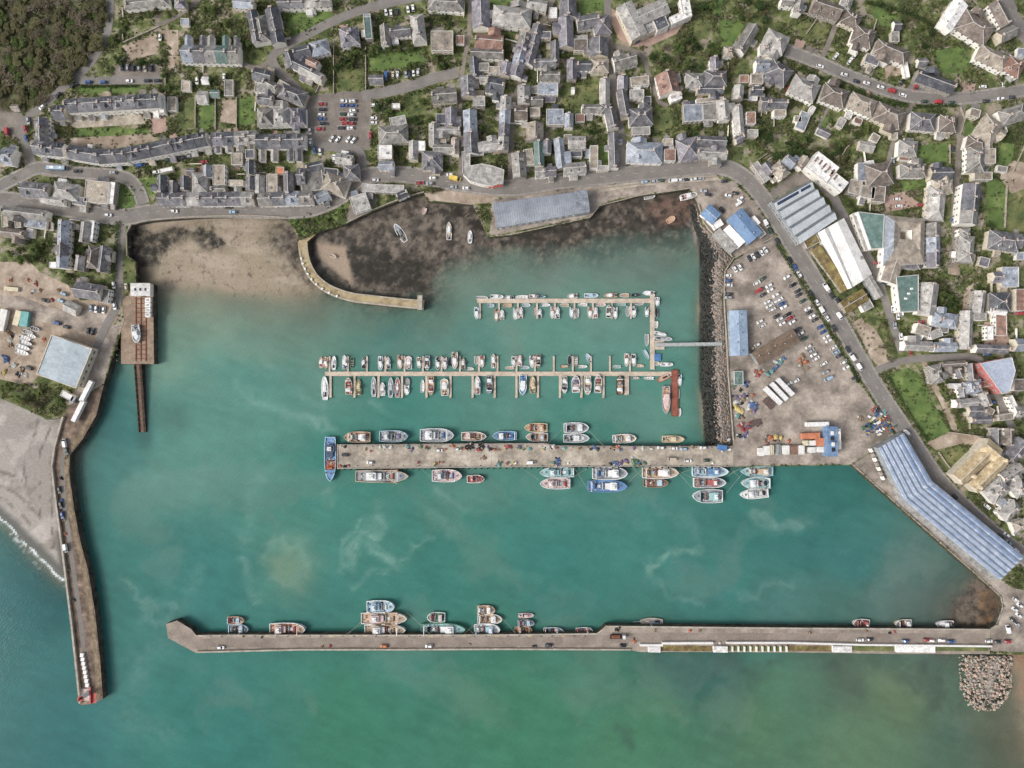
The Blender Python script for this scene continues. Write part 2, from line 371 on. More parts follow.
nt = m.node_tree; N = nt.nodes; L = nt.links; b = N['Principled BSDF']; out = N['Material Output']
b.inputs['Roughness'].default_value = .12; b.inputs['IOR'].default_value = 1.33; b.inputs['Specular IOR Level'].default_value = .12
at = N.new('ShaderNodeAttribute'); at.attribute_name = 'watercol'
de = N.new('ShaderNodeAttribute'); de.attribute_name = 'depth'
fo = N.new('ShaderNodeAttribute'); fo.attribute_name = 'foam'
mx = N.new('ShaderNodeMix'); mx.data_type = 'RGBA'
L.new(fo.outputs['Fac'], mx.inputs['Factor']); L.new(at.outputs['Color'], mx.inputs['A']); mx.inputs['B'].default_value = (.75, .8, .8, 1)
L.new(mx.outputs['Result'], b.inputs['Base Color'])
tr = N.new('ShaderNodeBsdfTransparent')
a1 = N.new('ShaderNodeMath'); a1.operation = 'MULTIPLY'; a1.inputs[1].default_value = -1.15; L.new(de.outputs['Fac'], a1.inputs[0])
a2 = N.new('ShaderNodeMath'); a2.operation = 'EXPONENT'; L.new(a1.outputs[0], a2.inputs[0])
a3 = N.new('ShaderNodeMath'); a3.operation = 'SUBTRACT'; a3.inputs[0].default_value = 1.0; L.new(a2.outputs[0], a3.inputs[1])
a4 = N.new('ShaderNodeMath'); a4.operation = 'MAXIMUM'; L.new(a3.outputs[0], a4.inputs[0]); L.new(fo.outputs['Fac'], a4.inputs[1])
ms = N.new('ShaderNodeMixShader'); L.new(a4.outputs[0], ms.inputs[0]); L.new(tr.outputs[0], ms.inputs[1]); L.new(b.outputs[0], ms.inputs[2])
L.new(ms.outputs[0], out.inputs['Surface'])
tc = N.new('ShaderNodeTexCoord')
nz = N.new('ShaderNodeTexNoise'); nz.inputs['Scale'].default_value = .35; nz.inputs['Detail'].default_value = 7; nz.inputs['Roughness'].default_value = .7
L.new(tc.outputs['Object'], nz.inputs['Vector'])
wv = N.new('ShaderNodeTexWave'); wv.inputs['Scale'].default_value = .18; wv.inputs['Distortion'].default_value = 9; wv.inputs['Detail'].default_value = 4; wv.inputs['Detail Scale'].default_value = 1.6
mp_ = N.new('ShaderNodeMapping'); mp_.inputs['Rotation'].default_value = (0, 0, .8); L.new(tc.outputs['Object'], mp_.inputs[0]); L.new(mp_.outputs[0], wv.inputs[0])
mxh = N.new('ShaderNodeMath'); mxh.operation = 'MULTIPLY_ADD'; mxh.inputs[1].default_value = .35; L.new(wv.outputs['Fac'], mxh.inputs[0]); L.new(nz.outputs['Fac'], mxh.inputs[2])
fnz = N.new('ShaderNodeMapRange'); fnz.inputs['From Min'].default_value = .35; fnz.inputs['From Max'].default_value = .95; fnz.inputs['To Min'].default_value = .94; fnz.inputs['To Max'].default_value = 1.06; L.new(mxh.outputs[0], fnz.inputs['Value'])
vmw = N.new('ShaderNodeVectorMath'); vmw.operation = 'SCALE'; L.new(mx.outputs['Result'], vmw.inputs[0]); L.new(fnz.outputs[0], vmw.inputs['Scale']); L.new(vmw.outputs[0], b.inputs['Base Color'])  # ripple light and shade put into the water colour, following the wave height
bp = N.new('ShaderNodeBump'); bp.inputs['Strength'].default_value = .16; bp.inputs['Distance'].default_value = .3
L.new(mxh.outputs[0], bp.inputs['Height']); L.new(bp.outputs[0], b.inputs['Normal'])
me.materials.append(m)
o = link('sea', me); struct(o)

# ------------------------------------------------------------------ the land: one block with vertical quay walls
LAND = [(-30000, 398), (0, 398), (25, 409), (48, 420), (62, 417), (66, 408), (104, 384), (124, 321), (122, 300), (136, 283), (136, 262), (128, 256), (127, 234), (132, 225), (150, 221), (200, 217), (250, 216), (287, 218),
        (299, 240), (318, 232), (346, 224), (373, 211), (406, 198), (424, 193), (427, 201), (453, 203), (473, 205), (488, 237), (512, 235), (590, 218), (600, 206), (620, 199), (640, 196), (690, 189), (698, 205),
        (702, 224), (720, 243), (733, 258), (724, 272), (723, 300), (726, 340), (728, 377), (733, 441), (733, 467), (852, 465), (978, 577), (1001, 597), (1003, 607), (997, 624), (990, 628.5), (990, 654), (1030, 655), (30000, 700), (30000, -30000), (-30000, -30000)]
M_land = nmat('town_ground', HG('68703f'), HG('444f2c'), rough=.95, scale=.14, c3=H_('968a79'), fine=1.4, ramp=(.39, .51), famp=.22)
M_quaywall = nmat('weedy_quay_wall', H_('5e5648'), H_('2c2e28'), rough=.9, scale=.25, fine=1.2)
import bmesh
def poly_block(name, P, z0, z1, top, side, far=True):
    bm = bmesh.new()
    def w(p, z):
        if abs(p[0]) > 3000 or abs(p[1]) > 3000: return ((p[0]-512)*S, (384-p[1])*S, z)
        return W(p[0], p[1], z)
    up = [w(p, z1) for p in P]
    vt = [bm.verts.new(c) for c in up]; vb = [bm.verts.new((c[0], c[1], z0)) for c in up]
    n = len(P)
    f = bm.faces.new(vt); f.normal_update()
    if f.normal.z < 0: f.normal_flip()
    bmesh.ops.triangulate(bm, faces=[f])
    for fc in bm.faces: fc.material_index = 0
    for i in range(n):
        q = bm.faces.new((vb[i], vb[(i+1) % n], vt[(i+1) % n], vt[i])); q.material_index = 1
    bmesh.ops.recalc_face_normals(bm, faces=bm.faces)
    me = bpy.data.meshes.new(name); bm.to_mesh(me); bm.free()
    me.materials.append(top); me.materials.append(side)
    return me
struct(link('town_ground', poly_block('town_ground', LAND, -7, QZ, M_land, M_quaywall)))

# raster of what is built on, so that gardens only fill what is left
OX, OY = np.meshgrid(np.arange(0, 1024), np.arange(0, 768)); OX = OX+.5; OY = OY+.5
OCC = ~inpoly(OX, OY, [(max(-50, min(1080, x)), max(-50, min(800, y))) for x, y in LAND])
def occ_poly(P, grow=0):
    global OCC
    OCC |= inpoly(OX, OY, P)
    if grow: OCC |= dline(OX, OY, P, True) < grow
def occ_seg(p, q, r):
    x0 = int(max(0, min(p[0], q[0])-r-1)); x1 = int(min(1024, max(p[0], q[0])+r+2)); y0 = int(max(0, min(p[1], q[1])-r-1)); y1 = int(min(768, max(p[1], q[1])+r+2))
    if x1 <= x0 or y1 <= y0: return
    OCC[y0:y1, x0:x1] |= dline(OX[y0:y1, x0:x1], OY[y0:y1, x0:x1], [p, q]) < r
def occ_rect(cx, cy, l, w, a):
    t = rad(a); c, s = math.cos(t), math.sin(t)
    u = (OX-cx)*c+(OY-cy)*s; v = -(OX-cx)*s+(OY-cy)*c
    OCC[(np.abs(u) < l/2) & (np.abs(v) < w/2)] = True

# ------------------------------------------------------------------ flat sheets: roads, yards, lawns
def sheet(name, P, z, mat, kind=True):
    bm = bmesh.new(); f = bm.faces.new([bm.verts.new(W(x, y, z)) for x, y in P]); f.normal_update()
    if f.normal.z < 0: f.normal_flip()
    bmesh.ops.triangulate(bm, faces=[f]); me = bpy.data.meshes.new(name); bm.to_mesh(me); bm.free(); me.materials.append(mat)
    o = link(name, me); 
    if kind: struct(o)
    return o
def smooth(P, n=6):
    if len(P) < 3: return list(P)
    Q = []
    for i in range(len(P)-1):
        p0 = P[max(0, i-1)]; p1 = P[i]; p2 = P[i+1]; p3 = P[min(len(P)-1, i+2)]
        for k in range(n):
            t = k/n; t2 = t*t; t3 = t2*t
            Q.append(tuple(.5*((2*p1[j])+(-p0[j]+p2[j])*t+(2*p0[j]-5*p1[j]+4*p2[j]-p3[j])*t2+(-p0[j]+3*p1[j]-3*p2[j]+p3[j])*t3) for j in (0, 1)))
    Q.append(tuple(P[-1])); return Q
def offs(Q, d):
    out = []
    for i, p in enumerate(Q):
        a = Q[max(0, i-1)]; c = Q[min(len(Q)-1, i+1)]
        dx, dy = c[0]-a[0], c[1]-a[1]; l = math.hypot(dx, dy) or 1
        out.append((p[0]-dy/l*d, p[1]+dx/l*d))
    return out
def strip_mesh(name, Q, w0, w1, z, mat, mb=None):
    a = offs(Q, w0); c = offs(Q, w1)
    m_ = mb or MB(); n = len(Q)
    m_.add([W(x, y, z) for x, y in a]+[W(x, y, z) for x, y in c], [(i, n+i, n+i+1, i+1) for i in range(n-1)], mat)
    return m_
M_tar = nmat('asphalt', H_('86807a'), H_('716c67'), rough=.9, scale=.12, fine=1.5, ramp=(.3, .7))
M_tar2 = nmat('worn_lane', H_('8a8177'), H_('6f675e'), rough=.92, scale=.12, fine=1.5)
M_kerb = nmat('kerb_stone', H_('9c958d'), H_('7e7871'), rough=.85)
M_line = nmat('road_paint', H_('dedad2'), H_('b9b5ad'), rough=.7)
M_conc = nmat('quay_concrete', H_('9c8f82'), H_('736a60'), rough=.9, scale=.09, c3=H_('b1a495'), fine=1., ramp=(.36, .54))
M_conc2 = nmat('pier_concrete', H_('b0a593'), H_('8b8172'), rough=.9, scale=.14, c3=H_('c0b6a5'), fine=.8, ramp=(.38, .58))
M_pinkc = nmat('pink_paving', H_('b59788'), H_('9a7f72'), rough=.9, scale=.2)
M_dirt = nmat('bare_earth', H_('ac9a86'), H_('8d7b68'), rough=.95, scale=.12, c3=H_('bfb09e'), fine=1.2, ramp=(.4, .58))
M_lawn = nmat('lawn', HG('64793c'), HG('4c6230'), rough=.95, scale=.14, c3=HG('808a50'), fine=1.6, ramp=(.35, .6))
M_rough = nmat('rough_grass', HG('717446'), HG('4d5a32'), rough=.95, scale=.12, c3=H_('8f855c'), fine=1.2, ramp=(.38, .6))
M_wood = nmat('wood_floor', H_('6a6a4a'), H_('535638'), rough=.95, scale=.1, c3=H_('857b5c'), ramp=(.35, .6))

ROADS = [  # centre line in photo pixels, width, pavements?
 ([(-12, 194), (0, 186), (20, 176), (38, 168), (62, 171), (100, 174), (126, 178), (138, 190), (143, 204)], 9, 1),
 ([(36, 169), (28, 152), (22, 132), (27, 118), (46, 103), (66, 85), (86, 68), (100, 48), (108, 28), (111, -12)], 8, 0),
 ([(76, 80), (100, 80.5), (130, 80.5), (162, 80)], 8, 0),
 ([(-12, 198), (20, 201), (50, 206), (90, 213), (125, 217), (146, 213), (180, 210), (220, 209), (256, 210), (300, 210), (322, 205), (342, 195), (354, 182), (372, 175), (410, 175), (463, 184), (512, 188), (560, 181), (600, 177), (650, 172), (690, 168), (722, 167), (744, 177), (764, 199), (790, 240), (815, 280), (841, 325), (868, 373), (890, 408), (912, 440), (936, 476), (964, 506), (1000, 538), (1040, 568)], 12.5, 1),
 ([(124, 216), (121, 235), (119, 262), (118, 300), (104, 330), (95, 352)], 8, 0),
 ([(352, 186), (362, 168), (358, 151), (334, 147), (312, 142), (308, 112), (298, 90), (280, 73), (272, 58), (284, 47), (310, 33), (340, 18), (372, 7), (430, -6)], 9, 0),
 ([(362, 96), (385, 92), (410, 86), (432, 79), (458, 72)], 11, 0),
 ([(470, -10), (469, 30), (463, 68), (460, 100), (461, 150), (460, 180)], 4.5, 0),
 ([(557, -10), (540, 30), (524, 70), (515, 100), (511, 140), (510, 188)], 5, 0),
 ([(607, -10), (609, 36), (612, 72), (617, 108), (622, 140), (622, 176)], 7, 0),
 ([(612, 46), (640, 54), (650, 78), (658, 100), (668, 106)], 4.5, 0),
 ([(786, 50), (820, 63), (860, 80), (905, 95), (950, 98.5), (990, 95), (1040, 88)], 9, 1),
 ([(964, 98), (960, 130), (957, 180), (954, 210), (955, 240), (950, 268)], 6, 0),
 ([(912, 104), (900, 130), (890, 155), (887, 192)], 5, 0),
 ([(825, 176), (840, 208), (858, 240), (874, 267), (882, 290), (893, 325), (902, 352)], 8, 0),
 ([(876, 371), (902, 361), (940, 357.5), (976, 358), (985, 372), (1000, 400), (1012, 428)], 7, 0),
 ([(838, 90), (826, 112), (816, 132)], 3, 0), ([(877, 88), (868, 110), (862, 120)], 2.5, 0),
 ([(1003, -10), (1014, 18), (1034, 48)], 14, 0),
 ([(240, 62), (256, 68), (272, 60)], 5, 0),
 ([(838, 18), (830, 40), (822, 58)], 5, 0),
 ([(155, 26), (178, 16), (205, -6)], 4, 0),
]
mk = MB(); mr_ = MB(); ml = MB(); mpv = MB()
for i, (P, w, pav) in enumerate(ROADS):
    Q = smooth(P); z = QZ+.125+.004*i
    strip_mesh('road', Q, -w/2, w/2, z, M_tar if w > 6 else M_tar2, mr_)
    for q0, q1 in zip(Q[:-1], Q[1:]):
        occ_seg(q0, q1, w/2+(2.5 if pav else .6))
    if pav:
        for s in (-1, 1):
            # pavement with a raised kerb
            a = offs(Q, s*w/2); c = offs(Q, s*(w/2+2.3)); n = len(Q)
            zz = QZ+.25+.003*i
            va = [W(x, y, zz) for x, y in a]; vc = [W(x, y, zz) for x, y in c]; vl = [(x_, y_, QZ) for x_, y_, _ in va]; vr = [(x_, y_, QZ) for x_, y_, _ in vc]
            mpv.add(va+vc, [(k, n+k, n+k+1, k+1) if s > 0 else (k+1, n+k+1, n+k, k) for k in range(n-1)], M_kerb)
            mpv.add(va+vl, [(k, k+1, n+k+1, n+k) for k in range(n-1)], M_kerb)
            mpv.add(vc+vr, [(k, k+1, n+k+1, n+k) for k in range(n-1)], M_kerb)
    if w >= 12:
        acc_ = 0
        for k in range(len(Q)-1):
            if k % 2 == 0: strip_mesh('l', [Q[k], tuple(.45*Q[k][j]+.55*Q[k+1][j] for j in (0, 1))], -.09, .09, QZ+.125+.004*len(ROADS)+.005, M_line, ml)
struct(link('road', mr_.mesh('road'))); struct(link('pavement', mpv.mesh('pavement'))); struct(link('road_markings', ml.mesh('road_markings')))

YARDS = [
 ('quay_yard', [(733.5, 466), (733, 440), (727.5, 377), (725.5, 340), (723.5, 300), (725, 272), (735, 260), (752, 250), (766, 242), (776, 240), (800, 280), (826, 325), (854, 373), (882, 416), (898, 440), (877, 448), (852, 464)], M_conc),
 ('quay_apron', [(852.5, 464.6), (876, 449), (898, 478), (916, 505), (994, 576), (1014, 588), (1030, 592), (1030, 652), (991, 652), (991, 629), (998, 624.5), (1004, 607), (1002, 596), (978.5, 576.5)], M_conc),
 ('car_park', [(308, 96), (340, 92), (366, 90), (371, 100), (370, 150), (350, 150), (313, 143)], M_tar2),
 ('forecourt', [(-5, 106), (20, 112), (27, 120), (22, 133), (24, 142), (-5, 128)], M_tar2),
 ('parking_bays', [(116, 64), (158, 64), (162, 77), (112, 77)], M_tar2),
 ('boatyard_ground', [(-5, 262), (30, 262), (40, 272), (68, 285), (80, 300), (112, 300), (119, 318), (104, 336), (98, 345), (72, 384), (38, 376), (30, 385), (-5, 384)], M_dirt),
 ('quay_strip', [(97, 344), (106, 328), (121, 322.5), (103.5, 383.5), (66.5, 407), (64, 402), (78, 388), (90, 366)], M_conc),
 ('boatyard_lane', [(-5, 295), (22, 296), (50, 308), (100, 312), (108, 322), (100, 336), (60, 326), (42, 322), (20, 308), (-5, 306)], M_conc),
 ('paved_square', [(352, 190), (372, 186), (378, 200), (371, 212), (348, 222), (346, 214), (350, 204)], M_tar2),
 ('harbour_verge', [(424, 193), (480, 186), (500, 196), (488, 203), (470, 204), (428, 200)], M_dirt),
 ('shed_quay', [(489, 236), (492, 214), (490, 200), (590, 186), (640, 183), (690, 180), (716, 178), (735, 182), (758, 206), (776, 240), (752, 250), (735, 258), (722, 243), (703, 222), (698, 204), (690, 188.6), (620, 198), (600, 205), (590, 217)], M_conc),
 ('vacant_plot', [(852, 322), (862, 318), (876, 330), (886, 348), (888, 362), (878, 368), (868, 352)], M_dirt),
 ('grass_plot', [(888, 374), (908, 368), (918, 372), (934, 404), (950, 432), (926, 442), (908, 410)], M_lawn),
 ('brown_path', [(916, 352), (923, 366), (930, 384), (940, 402), (952, 430), (960, 432), (944, 398), (932, 372), (926, 362)], M_dirt),
 ('school_yard', [(611, 8), (618, 12), (630, 36), (650, 38), (672, 26), (684, 8), (692, 12), (676, 34), (650, 46), (632, 47), (618, 38), (611, 22)], M_pinkc),
 ('car_yard', [(786, 178), (796, 172), (824, 180), (836, 200), (846, 222), (842, 226), (830, 200), (812, 180), (790, 190), (772, 200), (768, 192)], M_tar2),
 ('tan_yard', [(160, 30), (178, 30), (179, 66), (168, 68), (168, 46)], M_dirt),
 ('brown_field', [(122, 46), (156, 33), (160, 46), (156, 54), (130, 60)], M_dirt),
 ('wood_floor', [(-5, -5), (107, -5), (104, 28), (96, 48), (82, 66), (62, 83), (42, 100), (24, 112), (-5, 104)], M_wood),
 ('green_bank', [(288, 218), (318, 211), (342, 200), (346, 204), (344, 214), (318, 230), (300, 236)], M_lawn),
 ('shingle_bank', [(-5, 378), (20, 384), (50, 394), (66, 402), (66, 414), (48, 419), (25, 408), (-5, 396)], M_rough),
 ('park_lawn', [(718, 20), (736, 18), (744, 26), (732, 46), (722, 46)], M_lawn), ('park_lawn', [(692, 20), (706, 16), (712, 28), (708, 40), (694, 36)], M_rough),
 ('lawn', [(935, 50), (962, 46), (972, 60), (966, 74), (938, 72)], M_lawn), ('lawn', [(876, 6), (896, 14), (900, 28), (878, 26), (872, 14)], M_lawn),
 ('lawn', [(199, 102), (214, 102), (213, 128), (199, 130)], M_lawn), ('lawn', [(238, 98), (254, 98), (254, 124), (238, 124)], M_lawn), ('lawn', [(184, 98), (195, 98), (195, 128), (186, 128)], M_rough),
 ('lawn', [(222, 100), (236, 100), (236, 124), (220, 122)], M_dirt), ('lawn', [(78, 87), (138, 85), (140, 92), (78, 94)], M_lawn), ('lawn', [(78, 129), (120, 128), (148, 129), (150, 133), (100, 137), (76, 136)], M_lawn),
 ('lawn', [(56, 117), (140, 114), (146, 124), (76, 128)], M_conc2), ('garden_terrace', [(70, 138), (150, 134), (158, 140), (110, 150), (68, 146)], M_dirt), ('brown_court', [(150, 115), (166, 115), (166, 132), (152, 134)], M_pinkc),
 ('lawn', [(120, 178), (142, 184), (142, 200), (128, 210), (120, 210), (114, 196)], M_lawn), ('lawn', [(0, 176), (20, 172), (4, 186)], M_lawn), ('grass_patch', [(138, 178), (156, 176), (156, 194), (146, 196)], M_lawn),
 ('lawn', [(388, 113), (408, 111), (408, 118), (388, 124)], M_lawn), ('lawn', [(336, 66), (364, 68), (364, 92), (338, 90)], M_rough), ('lawn', [(284, 6), (330, 6), (336, 18), (306, 34), (288, 36)], M_lawn),
 ('lawn', [(370, 52), (424, 48), (426, 64), (370, 72)], M_lawn), ('lawn', [(562, 86), (598, 84), (598, 104), (562, 104)], M_rough), ('lawn', [(599, 145), (608, 145), (608, 166), (599, 166)], M_lawn), ('lawn', [(580, 0), (604, 0), (604, 10), (580, 14)], M_lawn),
 ('lawn', [(796, 24), (812, 20), (830, 30), (822, 40), (802, 38)], M_rough), ('lawn', [(917, 146), (948, 142), (948, 162), (918, 162)], M_lawn), ('lawn', [(902, 180), (926, 180), (926, 190), (902, 190)], M_lawn), ('lawn', [(1000, 140), (1016, 142), (1010, 172), (996, 170)], M_lawn),
 ('lawn', [(986, 176), (1010, 184), (1004, 230), (986, 224)], M_lawn), ('lawn', [(1008, 194), (1030, 186), (1030, 232), (1006, 230)], M_rough), ('lawn', [(965, 118), (978, 128), (976, 138), (964, 136)], M_lawn), ('lawn', [(490, 0), (512, 0), (512, 4), (494, 5)], M_lawn),
 ('lawn', [(820, 118), (830, 116), (826, 128), (816, 130)], M_lawn), ('lawn', [(718, 0), (724, 0), (720, 14), (712, 14)], M_lawn), ('lawn', [(727, 146), (744, 147), (742, 160), (726, 158)], M_rough), ('lawn', [(654, 106), (674, 108), (672, 128), (654, 134)], M_rough),
 ('yard', [(882, 196), (904, 192), (924, 206), (886, 212)], M_pinkc), ('yard', [(948, 250), (958, 250), (960, 276), (948, 274)], M_dirt), ('yard', [(964, 290), (974, 282), (972, 308), (962, 314)], M_dirt), ('yard', [(984, 322), (1008, 322), (1008, 346), (984, 346)], M_pinkc),
 ('yard', [(884, 64), (904, 60), (906, 74), (886, 78)], M_dirt), ('yard', [(807, 44), (820, 50), (816, 58), (804, 52)], M_tar2), ('yard', [(796, 38), (806, 42), (802, 50), (794, 46)], M_pinkc), ('yard', [(862, 62), (876, 66), (872, 76), (860, 72)], M_tar2),
 ('gravel_forecourt', [(908, 84), (940, 92), (936, 98), (908, 94)], M_tar), ('yard', [(962, 82), (976, 84), (974, 94), (962, 94)], M_pinkc), ('yard', [(1000, 178), (1002, 170), (1014, 160), (1030, 164), (1030, 186), (1012, 194)], M_dirt),
 ('shore_strip', [(118, 218), (128, 220), (126, 256), (135, 262), (135, 283), (122, 298), (120, 262)], M_rough), ('pavement_strip', [(596, 188), (640, 180), (716, 174), (720, 180), (640, 186), (600, 192)], M_conc2),
 ('earth_bank', [(926, 443), (950, 432), (984, 436), (980, 446), (960, 444), (936, 450)], M_dirt), ('churchyard', [(936, 452), (958, 446), (976, 450), (962, 470), (952, 474), (940, 462)], M_rough),
]
LAWNS = np.zeros(OX.shape, bool)
for i, (nm, P, mt) in enumerate(YARDS):
    sheet(nm, P, QZ+.004+.0016*i, mt)
    if nm not in ('wood_floor', 'shingle_bank', 'green_bank'): occ_poly(P)
    if mt in (M_lawn, M_rough) or nm in ('brown_field', 'tan_yard', 'vacant_plot', 'yard', 'garden_terrace'): LAWNS |= inpoly(OX, OY, P)
# ================================================================== houses
WIN = {}
def win_mesh(wd=1.0, ht=1.25):
    k = (wd, ht)
    if k not in WIN:
        b = MB(); t = .09
        b.box((0, .0, 0), (wd, .06, ht), M_glass)
        for sx in (-1, 1): b.box((sx*(wd/2+t/2-.02), 0.01, -t), (t, .12, ht+2*t), M_frame)
        b.box((0, 0.01, -t), (wd-.04, .13, t), M_frame); b.box((0, 0.01, ht), (wd-.04, .12, t), M_frame); b.box((0, .012, ht*.5), (wd-.04, .1, .06), M_frame)
        WIN[k] = b.mesh('window')
    return WIN[k]
def door_mesh():
    if 'door' not in WIN:
        b = MB(); b.box((0, 0, 0), (.95, .08, 2.05), M_door)
        for sx in (-1, 1): b.box((sx*.52, .01, 0), (.1, .14, 2.15), M_frame)
        b.box((0, .01, 2.05), (.94, .14, .1), M_frame)
        WIN['door'] = b.mesh('door')
    return WIN['door']
def chimney_mesh(n):
    k = 'ch%d' % n
    if k not in WIN:
        b = MB(); b.box((0, 0, -1.2), (.75, .5+.45*n, 2.3), M_chim); b.box((0, 0, 1.1), (.9, .65+.45*n, .18), M_gut)
        for i in range(n): b.cyl((0, (i-(n-1)/2)*.45, 1.28), (0, (i-(n-1)/2)*.45, 1.75), .15, .12, M_pot, 7)
        WIN[k] = b.mesh('chimney')
    return WIN[k]
def dormer_mesh(rc):
    k = 'dm'+rc
    if k not in WIN:
        b = MB(); rm = roofmat(rc)
        b.add([(-.9, 0, 0), (.9, 0, 0), (.9, 0, 1.3), (-.9, 0, 1.3), (0, 0, 1.9)], [(0, 1, 2, 4, 3)], M_frame)
        b.add([(-.9, 0, 0), (-.9, 0, 1.3), (-.9, 2.1, 1.3)], [(0, 1, 2)], M_frame); b.add([(.9, 0, 0), (.9, 0, 1.3), (.9, 2.1, 1.3)], [(0, 2, 1)], M_frame)
        b.add([(-1.05, -.2, 1.22), (0, -.2, 1.95), (0, 2.9, 1.95), (-1.05, 2.4, 1.22)], [(0, 1, 2, 3)], rm); b.add([(1.05, -.2, 1.22), (0, -.2, 1.95), (0, 2.9, 1.95), (1.05, 2.4, 1.22)], [(0, 3, 2, 1)], rm)
        b.box((0, -.04, .3), (1.2, .06, .9), M_glass)
        WIN[k] = b.mesh('dormer')
    return WIN[k]
def skylight_mesh(sl):
    k = 'sk%.1f' % sl
    if k not in WIN:
        b = MB(); c = math.cos(sl); s = math.sin(sl)
        for (w, d, h, mt) in ((.9, 1.2, .1, M_metal), (.7, 1.0, .13, M_glass)):
            vs = []
            for zz in (0, h):
                for sx, sy in ((-1, -1), (1, -1), (1, 1), (-1, 1)): vs.append((sx*w/2, sy*d/2*c-zz*s, sy*d/2*s+zz*c))
            b.add(vs, [(4, 5, 6, 7), (0, 1, 5, 4), (1, 2, 6, 5), (2, 3, 7, 6), (3, 0, 4, 7)], mt)
        WIN[k] = b.mesh('skylight')
    return WIN[k]

def roof_parts(L, B, he, rt, rc, pitch, ov=.32):
    """a roof as one mesh, eaves at height he, ridge along x"""
    b = MB(); rm = roofmat(rc); l, w = L/2+.15, B/2+ov; rise = (B/2)*math.tan(pitch); t = .16
    e0 = he-ov*math.tan(pitch)
    if rt == 'g':
        top = [(-l, -w, e0), (l, -w, e0), (l, 0, he+rise), (-l, 0, he+rise), (l, w, e0), (-l, w, e0)]
        tp = [(x, y, z+t) for x, y, z in top]
        b.add(top+tp, [(6, 7, 8, 9), (9, 8, 10, 11), (0, 1, 7, 6), (4, 5, 11, 10), (0, 6, 9, 3), (3, 9, 11, 5), (1, 2, 8, 7), (2, 4, 10, 8), (1, 0, 3, 2), (2, 3, 5, 4)], rm)
        b.box((0, 0, he+rise+t-.05), (2*l, .28, .12), M_gut)
        for s in (-1, 1): b.box((s*(l-.08), 0, he+rise+t-.02), (.16, .5, .1), M_gut)
    elif rt == 'h':
        h = min(B/2, L/2-.3); l2 = L/2+ov
        v = [(-l2, -w, e0), (l2, -w, e0), (l2, w, e0), (-l2, w, e0), (-L/2+h, 0, he+rise), (L/2-h, 0, he+rise)]
        b.add(v+[(x, y, z-t) for x, y, z in v[:4]], [(0, 1, 5, 4), (1, 2, 5), (2, 3, 4, 5), (3, 0, 4), (6, 7, 1, 0), (7, 8, 2, 1), (8, 9, 3, 2), (9, 6, 0, 3), (9, 8, 7, 6)], rm)
        b.box((0, 0, he+rise-.06), (max(.3, L-2*h), .3, .14), M_gut)
        for sx in (-1, 1):
            for sy in (-1, 1): b.cyl((sx*l2, sy*w, e0), (sx*(L/2-h), 0, he+rise), .13, .13, M_gut, 5)
    elif rt == 's':
        v = [(-l, -w, he-.1), (l, -w, he-.1), (l, w, he+B*.28), (-l, w, he+B*.28)]
        b.add(v+[(x, y, z+t) for x, y, z in v], [(4, 5, 6, 7), (0, 1, 5, 4), (1, 2, 6, 5), (2, 3, 7, 6), (3, 0, 4, 7), (3, 2, 1, 0)], rm)
    else:
        b.box((0, 0, he), (L-.5, B-.5, .12), rm)
        for sx in (-1, 1):
            b.box((sx*(L/2-.12), 0, he), (.26, B, .42), M_gut); b.box((0, sx*(B/2-.12), he), (L-.54, .26, .42), M_gut)
        if L > 6 and B > 5:
            b.box((L*.18, -B*.1, he+.12), (1.4, 1.0, .5), M_metal); b.cyl((-L*.25, B*.2, he+.12), (-L*.25, B*.2, he+.6), .2, .2, M_metal)
    return b.mesh('roof')
LOOKSIZE = lambda a: 'small ' if a < 62 else ('large ' if a > 330 else '')
RT = {'g': 'gabled', 'h': 'hipped', 'f': 'flat-roofed', 's': 'lean-to'}
HOUSES = []
